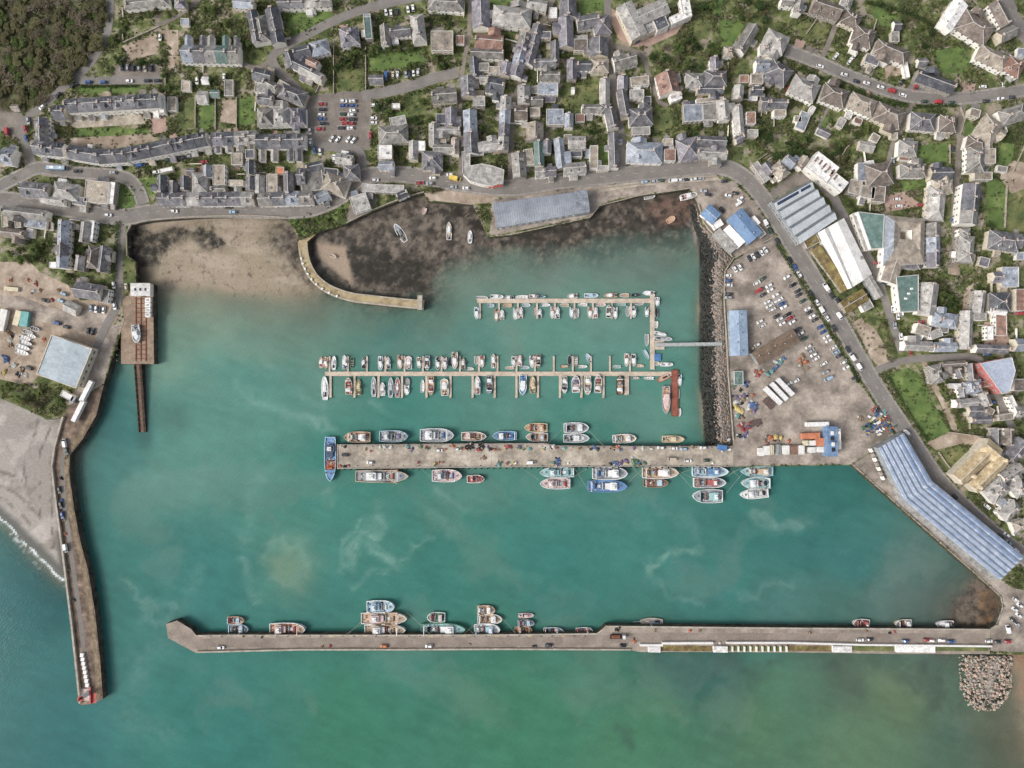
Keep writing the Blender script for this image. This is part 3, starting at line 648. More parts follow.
def house(cx, cy, l, w, ang, rt, rc, phrase, wall=None, he=None, name='house', look=None, win=True, chim=None, group=None, wing=None):
    if rc == 's': rc = R.choice('ssspcpl')
    elif rc == 'l': rc = R.choice('llcl')
    elif rc == 'd': rc = R.choice('ddds')
    elif rc == 'b': rc = R.choice('bbc')
    he = he if he is not None else {'house': 5.2, 'shed': 2.5, 'warehouse': 5.5, 'chapel': 7}.get(name, 5.2)
    if rt == 'f' and name == 'house': he = min(he, 4.6)
    ze = QZ+he+(.8 if rt != 'f' else 0); f = fs(ze)
    L, B = l*f, w*f; loc = W(cx, cy, ze); rz = -rad(ang)
    wall = wall or R.choice('wwwwccs'); wm = WALLS[wall]
    if wing is None and name == 'house' and rt in 'gh' and L > 9 and R.random() < .42: wing = (R.choice((-1, 1)), R.uniform(4, 7), R.uniform(.32, .45)*l); full = True
    else: full = False
    root = empty(name, (loc[0], loc[1], QZ), rz)
    pitch = rad(R.uniform(31, 38)) if rt != 'f' else 0
    if B > 13: pitch = rad(24)
    if name in ('warehouse',): pitch = rad(13)
    b = MB(); b.prism([(-L/2, -B/2), (L/2, -B/2), (L/2, B/2), (-L/2, B/2)], 0, he, wm)
    rise = B/2*math.tan(pitch)
    if rt == 'g':
        for s in (-1, 1): b.add([(s*L/2, -B/2, he), (s*L/2, B/2, he), (s*L/2, 0, he+rise)], [(0, 1, 2)], wm)
    if rt == 's': 
        b.add([(-L/2, B/2, he), (L/2, B/2, he), (L/2, B/2, he+B*.27), (-L/2, B/2, he+B*.27)], [(0, 1, 2, 3)], wm)
        for s in (-1, 1): b.add([(s*L/2, -B/2, he), (s*L/2, B/2, he), (s*L/2, B/2, he+B*.27)], [(0, 1, 2)], wm)
    if wing:                                   # a narrow rear wing under its own ridge, part of the same house
        side, wl, ww = wing; wl *= f; ww *= f; y0 = side*B/2; hw = he*(.97 if full else .72)
        x0 = L*.16*R.choice((-1, 1))
        b.box((x0, y0+side*wl/2, 0), (ww, wl, hw), wm)
    link('wall', b.mesh('wall'), root)
    rf = link('roof', roof_parts(L, B, he, rt, rc, pitch), root)
    if wing:
        b = MB(); rm = roofmat(rc if full else R.choice((rc, rc, 's', 'l'))); r2 = ww/2*.6
        xa, xb = x0-ww/2-.15, x0+ww/2+.15; ya, yb = y0-side*.6, y0+side*(wl+.15)
        b.add([(xa, ya, hw), (x0, ya, hw+r2), (xb, ya, hw), (xa, yb, hw), (x0, yb, hw+r2), (xb, yb, hw)], [(0, 1, 4, 3), (1, 2, 5, 4), (3, 4, 5), (0, 3, 5, 2)], rm)
        link('wing_roof', b.mesh('wing_roof'), root)
    if not wing and name == 'house' and l*w > 90 and R.random() < .62:
        for _ in range(R.choice((1, 1, 2))):
            sd = R.choice((-1, 1)); el = R.uniform(2.4, min(6, L*.5)); ew = R.uniform(2, 3.6); eh = R.uniform(2.3, 2.9); ek = R.choice('lspdtulwc')
            x0 = R.uniform(-L/2+el/2, L/2-el/2); ya = sd*(B/2+.005); yb = sd*(B/2+ew); b = MB()
            b.box((x0, (ya+yb)/2, 0), (el, ew, eh), wm); k2 = .5
            b.add([(x0-el/2-.1, ya, eh+k2), (x0+el/2+.1, ya, eh+k2), (x0+el/2+.1, yb+sd*.15, eh+.03), (x0-el/2-.1, yb+sd*.15, eh+.03)], [(0, 1, 2, 3) if sd < 0 else (3, 2, 1, 0)], roofmat(ek))
            b.add([(x0-el/2, ya, eh), (x0-el/2, ya, eh+k2), (x0-el/2, yb, eh)], [(0, 1, 2)], wm); b.add([(x0+el/2, ya, eh), (x0+el/2, ya, eh+k2), (x0+el/2, yb, eh)], [(0, 2, 1)], wm)
            link('extension', b.mesh('extension'), root)
    # chimneys on the ridge ends, dormers and skylights
    if name == 'house' and rt in 'gh':
        n = chim if chim is not None else R.choice((1, 1, 2))
        for k in range(n):
            s = (-1, 1)[(k+R.randint(0, 1)) % 2] if n == 1 else (-1, 1)[k]
            x = s*(L/2-.5) if rt == 'g' else s*max(.3, L/2-B/2)
            link('chimney', chimney_mesh(R.choice((2, 3))), rf, (x, 0, he+rise))
        for sd in (-1, 1):
            if B > 5.5 and R.random() < .6:
                for k in range(1 if L < 9 else R.choice((1, 2))):
                    x = (k-.5*(0 if L < 9 else 1))*L*.4+R.uniform(-.6, .6)
                    if R.random() < .45 and B > 7:
                        y = B*.36
                        link('dormer', dormer_mesh(rc), rf, (x*sd, sd*-y, he+rise*(1-y/(B/2))), 0 if sd == 1 else math.pi)
                    else:
                        y = B*.22
                        link('skylight', skylight_mesh(pitch), rf, (x*sd, sd*-y, he+rise*(1-y/(B/2))+.16), 0 if sd == 1 else math.pi)
    # windows and a door on the fronts that show
    if win:
        tc_ = (512-cx, cy-384); ux = (math.cos(rz), math.sin(rz)); uy = (-ux[1], ux[0])
        sy = 1 if tc_[0]*uy[0]+tc_[1]*uy[1] > 0 else -1
        fl = 2 if he > 4.3 else 1
        n = max(1, min(5, int(L/2.6)))
        dk = R.randrange(n)
        for k in range(n):
            x = (k+.5-n/2)*L/n
            for q in range(fl):
                if q == 0 and k == dk: link('door', door_mesh(), root, (x, sy*(B/2+.05), .05), 0 if sy > 0 else math.pi)
                else: link('window', win_mesh(), root, (x, sy*(B/2+.02), .95+q*2.45), 0 if sy > 0 else math.pi)
    a = l*w
    lk = look or (LOOKSIZE(a)+('long ' if l/w > 2.6 else '')+ROOF[rc][0]+' '+RT[rt]+' '+{'house': 'house', 'shed': 'shed', 'warehouse': 'warehouse', 'chapel': 'chapel'}.get(name, name))
    reg(root, lk, phrase, {'house': 'house'}.get(name, name), cx, cy, group)
    occ_rect(cx, cy, l+1.5, w+1.5, ang); HOUSES.append((cx, cy, l, w, ang, phrase, name))
    return root
def terrace(p0, p1, w, n, cols, phrase, group, wing=None, wall=None, rt='g', dt=0, he=5.2):
    dx, dy = p1[0]-p0[0], p1[1]-p0[1]; ang = math.degrees(math.atan2(dy, dx)); l = math.hypot(dx, dy)/n
    for k in range(n):
        t = (k+.5)/n
        house(p0[0]+dx*t, p0[1]+dy*t, l-.15, w, ang, rt, cols[k % len(cols)], phrase, group=group, wing=wing, wall=wall, chim=1, he=he+(.12*(k % 2)))

# ---- terraces
G1 = 'houses of the hillside terraces'
terrace((66, 105.3), (158, 100), 13.5, 8, 'dd', 'in upper crescent terrace below the wood', G1, wall='w', he=8)
terrace((41, 118), (41, 146), 12, 3, 's', 'in short terrace linking the two crescents', G1, wall='w')
terrace((33, 147), (63, 149.5), 13, 3, 'd', 'at left end of lower crescent terrace', G1, wall='w', he=7.6)
terrace((68, 151), (98, 156), 13.5, 3, 'd', 'in left bend of lower crescent terrace', G1, wall='w', he=7.6)
terrace((98, 156.5), (126, 154.5), 13.5, 3, 'd', 'in middle bend of lower crescent terrace', G1, wall='w', he=7.6)
terrace((127, 154), (206, 138), 13.5, 7, 'ddd', 'in right arm of lower crescent terrace', G1, wall='w', he=7.6)
terrace((211, 139), (256, 136.5), 13, 4, 'sds', 'in terrace right of the lower crescent', G1, wing=(-1, 6, 6), wall='w')
terrace((182, 53), (239, 54), 17, 5, 'uslgl', 'in five-house terrace above the allotment gardens', G1, wing=(1, 11, 6), wall='w')
terrace((251, 10), (257, 42), 9.5, 3, 'd', 'in narrow terrace beside the top alley', G1)
terrace((271, 8), (278, 43), 13, 3, 'd', 'in dark terrace on the hillside alley', G1, wall='w')
terrace((277, 3), (330, 1), 9, 4, 's', 'in long terrace at the top edge', G1, wall='w')
terrace((256, 141), (305, 140.5), 14, 4, 'dsds', 'in slate terrace left of car park lane', G1, wing=(-1, 12, 6), wall='w')
terrace((257, 117), (305, 116), 18, 3, 'sl', 'in pale terrace above the slate terrace', G1, rt='h')
terrace((158, 199), (254, 198), 13, 7, 'sslds', 'in row above the harbour road verge', 'houses along the harbour road', wing=(1, 7, 6))
terrace((258, 199), (312, 197), 13, 4, 'lsul', 'in row between lane and green bank', 'houses along the harbour road', wing=(1, 6, 6))
terrace((934, 223), (934, 267), 13, 3, 'sus', 'in slate terrace beside the fish factory', G1, wall='w')
terrace((973, 184), (969, 224), 17, 3, 'sds', 'in white-fronted terrace on the right lane', G1, wall='w', he=7.6)
terrace((63, 220), (61, 268), 11, 4, 'uus', 'in lavender slate terrace left of shore lane', G1, wall='w')
terrace((511.5+27, 24), (528, 64), 10, 4, 's', 'in slanting row beside the diagonal lane', G1)
terrace((526, 33), (515, 76), 12, 4, 'bsus', 'on left side of the diagonal lane', G1)
terrace((506, 96), (503, 150), 10, 4, 'lusl', 'in row backing the diagonal lane', G1)

GH = 'houses of the harbour town'
HS = {
 'at the top left edge': [(145, 2, 44, 8, -6, 'h', 'l'), (179, 3, 10, 8, 0, 'h', 's'), (243, 3, 20, 9, 5, 'g', 'u')],
 'near the allotment gardens': [(185, 22, 8, 7, 0, 'f', 'u', 'shed'), (202, 97, 10, 12, 0, 'g', 'l', 'shed'), (172, 104, 9, 14, 0, 'f', 't', 'shed'), (186, 86, 9, 10, 0, 'f', 't', 'shed'), (229, 88, 9, 16, 0, 'f', 'b', 'shed'), (205, 80, 7, 7, 0, 'g', 'w', 'shed'), (214, 93, 8, 7, 0, 'g', 'g', 'shed')],
 'beside the upper crescent': [(59, 112, 13, 14, 0, 'g', 'd'), (161, 104, 6, 18, -3, 'f', 'w'), (14, 107, 7, 5, 0, 'g', 't', 'shed'), (7, 156, 12, 16, 10, 'g', 'u')],
 'below the curved bus road': [(35, 190, 28, 15, 5, 'g', 'd'), (65, 191, 25, 16, 8, 'h', 's'), (97, 192, 24, 22, 6, 'f', 't'), (112, 193, 5, 22, 6, 'f', 'w'), (52, 200, 24, 7, 8, 'g', 'l'), (80, 201, 14, 8, 8, 'f', 'd')],
 'below the lower crescent': [(161, 184, 18, 9, 90, 'g', 'd'), (173, 187, 12, 8, 90, 'g', 's'), (184, 183, 14, 8, 90, 'g', 'd'), (199, 182, 19, 15, 90, 'h', 'l'), (206.5, 171, 12, 7, 90, 'g', 'u'), (219, 175, 20, 12, 90, 'f', 't'), (237, 159, 11, 12, 0, 'f', 't'), (250, 154, 9, 9, 0, 'f', 'd'), (249, 167, 14, 7, 90, 'g', 'd'), (218, 189, 14, 6, 0, 'g', 's'), (236, 183, 14, 6, 0, 'f', 't'), (250, 183, 14, 9, 90, 'g', 's'), (190, 171, 8, 6, 0, 'g', 's', 'shed'), (166, 170, 14, 4, -12, 'f', 'w', 'shed')],
 'on the hilltop bend': [(261, 28, 26, 12, 80, 'h', 'b'), (302, 51.5, 17, 13, -14, 'g', 'd'), (319, 47, 18, 14, -14, 'h', 'u'), (290, 58, 15, 8, 72, 'g', 'd'), (303, 67, 22, 10, 25, 'g', 'd'), (311, 73, 26, 9, 27, 'g', 's'), (312, 63, 12, 9, 27, 'g', 'r'), (349, 36, 18, 18, -8, 'h', 's'), (368, 28, 22, 7, 85, 'f', 'g'), (367, 18, 7, 8, -5, 'f', 'u', 'shed')],
 'beside the hillside lane': [(262, 75, 18, 12, 15, 'g', 'd'), (270, 85, 15, 9, 30, 'g', 's'), (264, 88, 18, 10, 5, 'f', 'l'), (265, 99, 16, 9, 5, 'g', 's'), (292, 94, 27, 14, 20, 'h', 's'), (283, 86, 12, 8, 30, 'f', 't'), (276, 104, 14, 7, 0, 'f', 'l')],
 'below the slate terrace': [(259, 184, 18, 9, 90, 'g', 's'), (272, 184, 20, 11, 90, 'f', 't'), (288, 183, 22, 9, 88, 'g', 'd'), (280, 171, 8, 8, 0, 'f', 'o', 'shed'), (312, 181, 22, 20, -8, 'f', 'b'), (314, 166, 16, 8, -12, 'g', 'd'), (335, 184, 24, 18, 20, 'h', 't'), (331, 172, 14, 7, 6, 'f', 'd'), (344, 159, 17, 10, 10, 'g', 'l'), (351, 172, 15, 15, 85, 'h', 's'), (301, 176, 8, 16, 0, 'g', 's'), (322, 196, 14, 9, -20, 'g', 'u')],
 'around the hilltop hall': [(385, 35, 21, 9, 85, 'g', 'l'), (400, 31, 20, 9, -6, 'g', 's'), (418, 28, 28, 13, 83, 'h', 'l'), (446, 3, 36, 13, 3, 'h', 'l'), (442, 41, 22, 20, 0, 'f', 't'), (460, 40, 8, 9, 0, 'f', 'r', 'shed'), (376, 79, 14, 9, 0, 'g', 's', 'shed')],
 'among gardens below the track': [(393, 134, 29, 17, -3, 'h', 'l'), (398, 121, 16, 9, -12, 'f', 'l'), (385, 152, 14, 14, 0, 'f', 'w'), (386, 165, 15, 8, 0, 'g', 'u'), (413, 150, 19, 8, 90, 'g', 's'), (434, 134, 22, 10, 90, 'g', 's'), (432, 160, 20, 18, 0, 'h', 'd'), (421, 146, 8, 10, 0, 'f', 'w'), (444, 95, 25, 13, -4, 'g', 's'), (451, 117, 19, 11, 90, 'g', 's'), (441, 119, 10, 10, 0, 'f', 'd'), (447, 129.5, 26, 6, 0, 'g', 's'), (444, 148, 22, 8, 0, 'g', 'l'), (440, 139, 12, 7, 0, 'f', 't'), (455, 146, 16, 7, 90, 'g', 't'), (396, 106, 8, 5, 0, 'f', 'w', 'shed')],
 'on the straight uphill lane': [(481, 14, 27, 17, 88, 'g', 's'), (489, 41, 28, 14, 5, 'g', 'r'), (487, 53, 33, 9, 2, 'g', 'b'), (474, 67, 20, 8, 85, 'g', 'd'), (484, 67, 10, 8, 0, 'f', 'l'), (495, 85, 18, 15, 10, 'g', 'd'), (468, 86, 20, 14, 88, 'g', 's'), (479, 101, 12, 10, 0, 'f', 'l'), (470, 121, 22, 13, 88, 'g', 'u'), (471, 143, 21, 14, 88, 'g', 's'), (489, 145, 22, 9, -8, 'g', 'l'), (506, 68, 14, 9, 100, 'g', 's'), (494, 70, 12, 7, 0, 'f', 't'), (484, 78, 9, 6, 0, 'g', 'l')],
 'in the top block between lanes': [(512, 16, 38, 20, 5, 'h', 'l'), (537, 4, 20, 10, 10, 'g', 'l'), (553, 13, 8, 11, 0, 'f', 'w'), (568, 7, 19, 16, 88, 'g', 's'), (566, 32, 30, 14, 88, 'g', 's'), (581, 45, 14, 12, 0, 'f', 'b'), (588, 21, 22, 13, -10, 'g', 's'), (602, 24, 18, 16, 80, 'h', 's'), (599, 47, 18, 18, 90, 'g', 's'), (600, 65, 17, 13, 0, 'h', 't'), (572, 69, 20, 9, 90, 'g', 's'), (584, 65, 14, 9, 0, 'g', 'd'), (555, 52, 22, 8, 90, 'g', 's'), (545, 62, 22, 8, -3, 'g', 's'), (546, 35, 10, 7, 0, 'f', 's')],
 'in the middle block between lanes': [(550, 75, 20, 9, 0, 'g', 'l'), (548, 89, 20, 12, 0, 'f', 'u'), (524, 94, 18, 12, 90, 'g', 'l'), (521, 112, 13, 14, 0, 'g', 'b'), (535, 112, 10, 9, 0, 'f', 't'), (537, 100, 12, 8, 0, 'g', 's'), (555, 117, 17, 16, 0, 'f', 'u'), (569, 120, 14, 8, 90, 'g', 'u'), (536, 90, 9, 8, 0, 'f', 'l'), (605, 91, 26, 9, 90, 'g', 'l'), (592, 108, 20, 8, 0, 'g', 's'), (606, 108, 10, 9, 0, 'h', 's'), (612, 118, 20, 11, 78, 'g', 's'), (580, 118, 9, 8, 0, 'f', 'r', 'shed'), (573, 90, 3, 6, 0, 'g', 'w', 'shed')],
 'facing the harbour road middle': [(535, 131, 17, 16, 90, 'g', 't'), (519, 165, 25, 13, 86, 'g', 'l'), (529, 157, 16, 9, 80, 'f', 't'), (539, 153, 25, 9, 88, 'g', 'g'), (547, 146, 13, 8, 90, 'g', 's'), (560, 153, 30, 9, 84, 'g', 'u'), (577, 142, 17, 12, 0, 'g', 's'), (550, 171, 12, 9, -5, 'g', 's'), (540, 172, 9, 9, -5, 'g', 'l'), (575, 168, 22, 11, -5, 'g', 'l'), (576, 154, 12, 6, 0, 'f', 'd'), (594, 157, 23, 8, 90, 'f', 't'), (614, 150, 35, 9, 88, 'g', 's'), (603, 168, 12, 5, -2, 'f', 'l'), (568, 139, 8, 9, 0, 'f', 't'), (496, 181, 14, 7, -8, 'f', 'u')],
 'right of the school lane': [(625, 60, 23, 13, -15, 'g', 's'), (623, 82, 14, 9, 90, 'g', 's'), (640, 81, 18, 9, -5, 'f', 't'), (624, 103, 28, 9, 80, 'g', 's'), (637, 94, 14, 9, 0, 'f', 'l'), (647, 101, 8, 9, 0, 'f', 'd'), (641, 116, 23, 17, -4, 'h', 's'), (641, 131, 18, 8, -3, 'f', 'l'), (668, 83, 21, 20, 75, 'g', 'r'), (676, 96, 11, 7, -20, 'g', 'w')],
 'below the park trees': [(695, 80, 17, 14, 0, 'h', 'l'), (716, 78, 22, 15, 0, 'h', 's'), (715, 64, 15, 8, 88, 'g', 's'), (711, 89, 26, 6, 0, 'g', 'd'), (747, 38, 29, 12, 121, 'g', 's'), (729, 51, 9, 9, 0, 'h', 't'), (693, 113, 19, 17, -3, 'f', 'u'), (710, 112, 14, 16, -3, 'f', 'b'), (724, 110, 20, 11, 85, 'g', 'l'), (710, 100, 28, 4, -5, 'f', 't')],
 'on the outside of road bend': [(645, 152, 35, 20, 2, 'h', 'u'), (688, 149, 20, 22, -10, 'h', 's'), (712, 141, 29, 10, 3, 'g', 's'), (712, 153, 30, 11, 3, 'g', 's'), (670, 155, 11, 12, 0, 'f', 'r'), (668, 142, 10, 7, 0, 'f', 't')],
 'left of the apartment block': [(739, 92, 14, 9, 95, 'g', 'l'), (739, 120, 30, 9, 85, 'g', 'l'), (751, 118, 12, 9, 90, 'f', 'r'), (744, 79, 9, 8, 0, 'f', 'r'), (757, 79, 12, 10, 0, 'f', 't'), (757, 90, 12, 8, 0, 'g', 'd'), (763, 65, 13, 11, 0, 'g', 'u'), (766, 48, 10, 9, 0, 'h', 'l'), (766, 103, 9, 12, 0, 'g', 's'), (753, 133, 10, 7, 0, 'f', 's'), (740, 138, 9, 6, -30, 'g', 's'), (761, 172, 22, 7, 55, 'f', 'l'), (768, 168, 12, 8, 55, 'g', 's'), (774, 178, 8, 6, 55, 'f', 't')],
 'on upper side of hill road': [(776, 41, 23, 19, 25, 'h', 's'), (799, 6, 13, 8, 100, 'g', 'l'), (788, 1, 12, 7, 5, 'g', 'l'), (827, 8, 29, 15, 18, 'g', 'b'), (852, 18, 18, 14, 25, 'h', 'b'), (864, 36, 21, 18, 20, 'h', 'b'), (892, 51, 33, 14, 22, 'h', 'b'), (872, 60, 14, 9, 20, 'f', 's'), (847, 3, 10, 12, 20, 'h', 's')],
 'on lower side of hill road': [(779, 72, 24, 19, 32, 'h', 's'), (805, 88, 27, 19, 25, 'h', 's'), (835, 95, 25, 18, 20, 'h', 'b'), (863, 104, 26, 17, 22, 'h', 't'), (890, 115, 28, 18, 22, 'h', 'b'), (924, 121, 24, 17, 5, 'h', 's'), (949, 123, 16, 16, 5, 'h', 'b'), (777, 103, 21, 9, 0, 'g', 's'), (780, 113, 12, 7, 0, 'f', 't')],
 'in back gardens below hill road': [(803, 121, 18, 10, -68, 'f', 'u', 'shed'), (841, 123, 10, 7, -60, 'f', 'l', 'shed'), (824, 132, 13, 7, 25, 'g', 's', 'shed'), (867, 146, 15, 9, 12, 'g', 'l', 'shed'), (849, 115, 6, 6, 20, 'f', 'w', 'shed'), (812, 110, 8, 5, -60, 'f', 'w', 'shed'), (798, 119, 7, 6, 10, 'f', 't', 'shed'), (875, 138, 8, 8, 30, 'f', 't', 'shed'), (858, 121, 8, 6, 20, 'f', 'r', 'shed'), (898, 25, 7, 9, 0, 'g', 's', 'shed'), (895, 37, 8, 10, 0, 'f', 'b', 'shed'), (894, 136, 7, 7, 0, 'f', 't', 'shed')],
 'in the top right corner': [(976, 27, 34, 23, 32, 'h', 'b'), (993, 57, 30, 16, 25, 'h', 't'), (1015, 66, 18, 16, 30, 'h', 'r'), (1001, 13, 26, 12, 62, 'g', 'b'), (1008, 33, 17, 11, -25, 'g', 'b'), (936, 81, 39, 12, 20, 'g', 'd'), (923, 62, 9, 8, 0, 'g', 's', 'shed'), (906, 70, 16, 5, 80, 'f', 'w', 'shed'), (1021, 53, 8, 9, 10, 'f', 'u')],
 'along the narrow right lanes': [(989, 131, 28, 20, -58, 'h', 't'), (977, 143, 18, 12, 15, 'h', 'b'), (1014, 114, 26, 15, -18, 'h', 'l'), (909, 148, 18, 15, 5, 'h', 'l'), (914, 170, 25, 13, 0, 'h', 's'), (942, 173, 21, 12, 0, 'g', 'd'), (943, 186, 21, 13, 0, 'h', 't'), (977, 159, 26, 17, 92, 'h', 'l'), (990, 156, 11, 15, 0, 'f', 't'), (937, 203, 34, 17, 95, 'h', 's'), (975, 113, 10, 8, 15, 'f', 't'), (1002, 169, 10, 6, 10, 'f', 'l', 'shed'), (983, 176, 18, 8, 0, 'f', 't'), (904, 158, 10, 5, 5, 'f', 'r', 'shed')],
 'in the villa group above factory': [(880, 174, 26, 22, -8, 'h', 'b'), (864, 172, 13, 18, 0, 'f', 'u'), (855, 187, 12, 14, 15, 'f', 't'), (868, 192, 14, 12, 10, 'f', 't'), (878, 194, 14, 16, 5, 'f', 'b')],
 'behind the apartment block': [(790, 161, 12, 10, 40, 'g', 'u'), (803, 162, 13, 7, -55, 'g', 't'), (781, 170, 16, 12, 50, 'h', 't'), (772, 174, 8, 7, 50, 'f', 't', 'shed')],
 'on the slope right of factory': [(967, 249, 26, 15, 95, 'h', 'l'), (966, 234, 11, 10, 90, 'h', 'l'), (1005, 241, 30, 18, 8, 'h', 'd'), (1010, 277, 17, 20, 0, 'f', 'u'), (998, 277, 8, 10, 0, 'g', 's'), (984, 262, 10, 9, 15, 'f', 's', 'shed'), (1001, 302, 20, 18, 0, 'h', 'd'), (980, 302, 22, 11, 98, 'g', 'l'), (980, 317, 12, 7, 0, 'f', 'l'), (1020, 300, 9, 22, 0, 'f', 'r'), (1018, 241, 10, 14, 0, 'g', 's'), (1020, 256, 8, 8, 0, 'f', 'u')],
 'in the courtyard block': [(929, 299, 32, 17, 98, 'g', 'l'), (946, 320, 25, 14, 8, 'h', 'u'), (944, 328, 9, 9, 8, 'f', 's'), (919, 346, 28, 9, 2, 'g', 'l'), (946, 347, 22, 9, 0, 'g', 'u'), (967, 330, 38, 12, 92, 'g', 'l'), (993, 349, 32, 8, 2, 'g', 'd'), (1001, 325, 21, 11, 90, 'f', 'r'), (990, 333, 14, 6, 90, 'f', 'w'), (923, 330, 14, 10, 20, 'f', 't'), (936, 334, 8, 12, 70, 'f', 'l'), (999, 311, 16, 6, 8, 'g', 'w')],
 'beside the brown footpath': [(937, 374, 18, 13, 80, 'h', 's'), (951, 372, 8, 9, 0, 'f', 't'), (960, 373, 10, 6, 70, 'g', 's'), (972, 372, 17, 6, 85, 'g', 's'), (955, 364, 22, 5, -4, 'g', 'b'), (955, 386, 12, 5, 0, 'f', 'w'), (974, 387, 18, 12, -10, 'h', 'u'), (968, 403, 22, 8, -5, 'g', 'l'), (986, 399, 14, 10, 70, 'g', 'l'), (977, 411, 15, 11, 0, 'g', 's'), (983, 420, 20, 6, 0, 'g', 's'), (1006, 417, 15, 6, -8, 'f', 't'), (1014, 405, 20, 5, 65, 'f', 'w'), (963, 392, 10, 6, 80, 'g', 's'), (990, 412, 7, 8, 30, 'f', 't'), (985, 384, 8, 6, -10, 'f', 'r')],
 'right of the golden chapel': [(998, 491, 22, 17, -40, 'h', 'l'), (1018, 450, 22, 14, -50, 'g', 's'), (997, 439, 22, 8, 90, 'g', 's'), (1010, 437, 17, 8, 90, 'g', 'b'), (1013, 473, 22, 10, -30, 'g', 'l'), (1020, 489, 14, 14, -35, 'h', 'l'), (1011, 511, 20, 12, -40, 'h', 'l'), (1021, 526, 12, 10, -20, 'h', 't'), (1019, 385, 11, 12, 0, 'f', 'b'), (1020, 345, 8, 12, 0, 'g', 'u'), (1020, 412, 8, 10, 0, 'g', 's'), (1007, 457, 9, 9, -50, 'f', 's')],
 'between harbour road and old basin': [(383, 188.5, 42, 8, 2, 'f', 'l'), (360, 203, 17, 17, -18, 'f', 's'), (402, 194, 12, 6, -25, 'g', 'd')],
 'on the left town edge': [(24, 213, 44, 10, 7, 'g', 'c'), (36, 222, 22, 12, 8, 'f', 'u'), (12, 233, 24, 8, 6, 'g', 'b'), (5, 221, 12, 6, 85, 'f', 't'), (18, 222, 12, 6, 85, 'f', 't'), (30, 233, 7, 9, 5, 'f', 'w'), (53, 265, 7, 6, 0, 'f', 'w', 'shed'), (79, 263, 15, 9, 98, 'g', 'l'), (91, 231, 21, 6, 97, 'f', 'w'), (84, 232, 20, 9, 97, 'g', 'l'), (92, 257, 22, 11, 97, 'h', 'b'), (102, 259, 26, 8, 97, 'g', 's'), (88, 291, 27, 15, 8, 'g', 'd'), (105, 296, 14, 8, 98, 'f', 's'), (71, 308, 14, 11, 25, 'g', 'l', 'shed'), (49, 226, 5, 8, 0, 'f', 'r', 'shed')],
}
for ph, lst in HS.items():
    for t in lst:
        cx, cy, l, w, a, rt, rc = t[:7]; nm = t[7] if len(t) > 7 else 'house'
        if max(l, w) < 9.5 and l*w < 75 and nm == 'house' and rt in 'f': nm = 'shed'
        house(cx, cy, l, w, a, rt, rc, ph, name=nm, group=GH if nm == 'house' else 'sheds of the harbour town', win=nm == 'house',
              look=('round dovecote tower with conical roof' if (cx, cy) == (729, 51) else None))

# paved yards beside the houses and low walls between their plots
PV = MB(); RG = random.Random(21); kk = 0
pavs = [M_conc2, M_pinkc, M_tar2, M_kerb, M_dirt, M_tar]
nw = 0
for (cx, cy, l, w, a, ph, nm) in HOUSES:
    if nm != 'house': continue
    t = rad(a); c, s_ = math.cos(t), math.sin(t)
    for _ in range(2):
        if RG.random() < .25: continue
        sd = RG.choice((-1, 1)); ew = RG.uniform(2.5, 6); el = RG.uniform(3.5, min(11, l*.9)); u = RG.uniform(-.5, .5)*(l-el*.6); v = sd*(w/2+ew/2)
        x0, y0 = cx+u*c-v*s_, cy+u*s_+v*c
        if not (2 < x0 < 1020 and 2 < y0 < 766) or OCC[int(y0), int(x0)]: continue
        P = [(x0+p*el/2*c-q*ew/2*s_, y0+p*el/2*s_+q*ew/2*c) for p, q in ((-1, -1), (1, -1), (1, 1), (-1, 1))]
        z = QZ+.102+.00006*kk; kk += 1
        PV.add([W(x, y, z) for x, y in P], [(3, 2, 1, 0)], RG.choice(pavs)); occ_rect(x0, y0, el*.8, ew*.8, a)
    if RG.random() < .5 and nw < 165:
        sd = RG.choice((-1, 1)); e = RG.choice((-1, 1)); ln = RG.uniform(7, 13)
        u = e*(l/2+.6); v0 = sd*w/2; v1 = sd*(w/2+ln)
        p = (cx+u*c-v0*s_, cy+u*s_+v0*c); q = (cx+u*c-v1*s_, cy+u*s_+v1*c); m_ = ((p[0]+q[0])/2, (p[1]+q[1])/2)
        if all(2 < z_[0] < 1020 and 2 < z_[1] < 766 and not OCC[int(z_[1]), int(z_[0])] for z_ in (q, m_)):
            A, B_ = W(*p, QZ), W(*q, QZ); b = MB(); wm = RG.choice((WALLS['w'], WALLS['s'], WALLS['c']))
            b.box(((A[0]+B_[0])/2, (A[1]+B_[1])/2, QZ), (math.hypot(B_[0]-A[0], B_[1]-A[1]), .4, RG.uniform(1.0, 1.6)), wm, math.atan2(B_[1]-A[1], B_[0]-A[0]))
            o = link('garden_wall', b.mesh('garden_wall')); nw += 1
            reg(o, ('white' if wm is WALLS['w'] else 'cream' if wm is WALLS['c'] else 'grey stone')+' garden wall', ph, 'wall', m_[0], m_[1], 'garden walls between house plots')
struct(link('garden_paving', PV.mesh('garden_paving')))
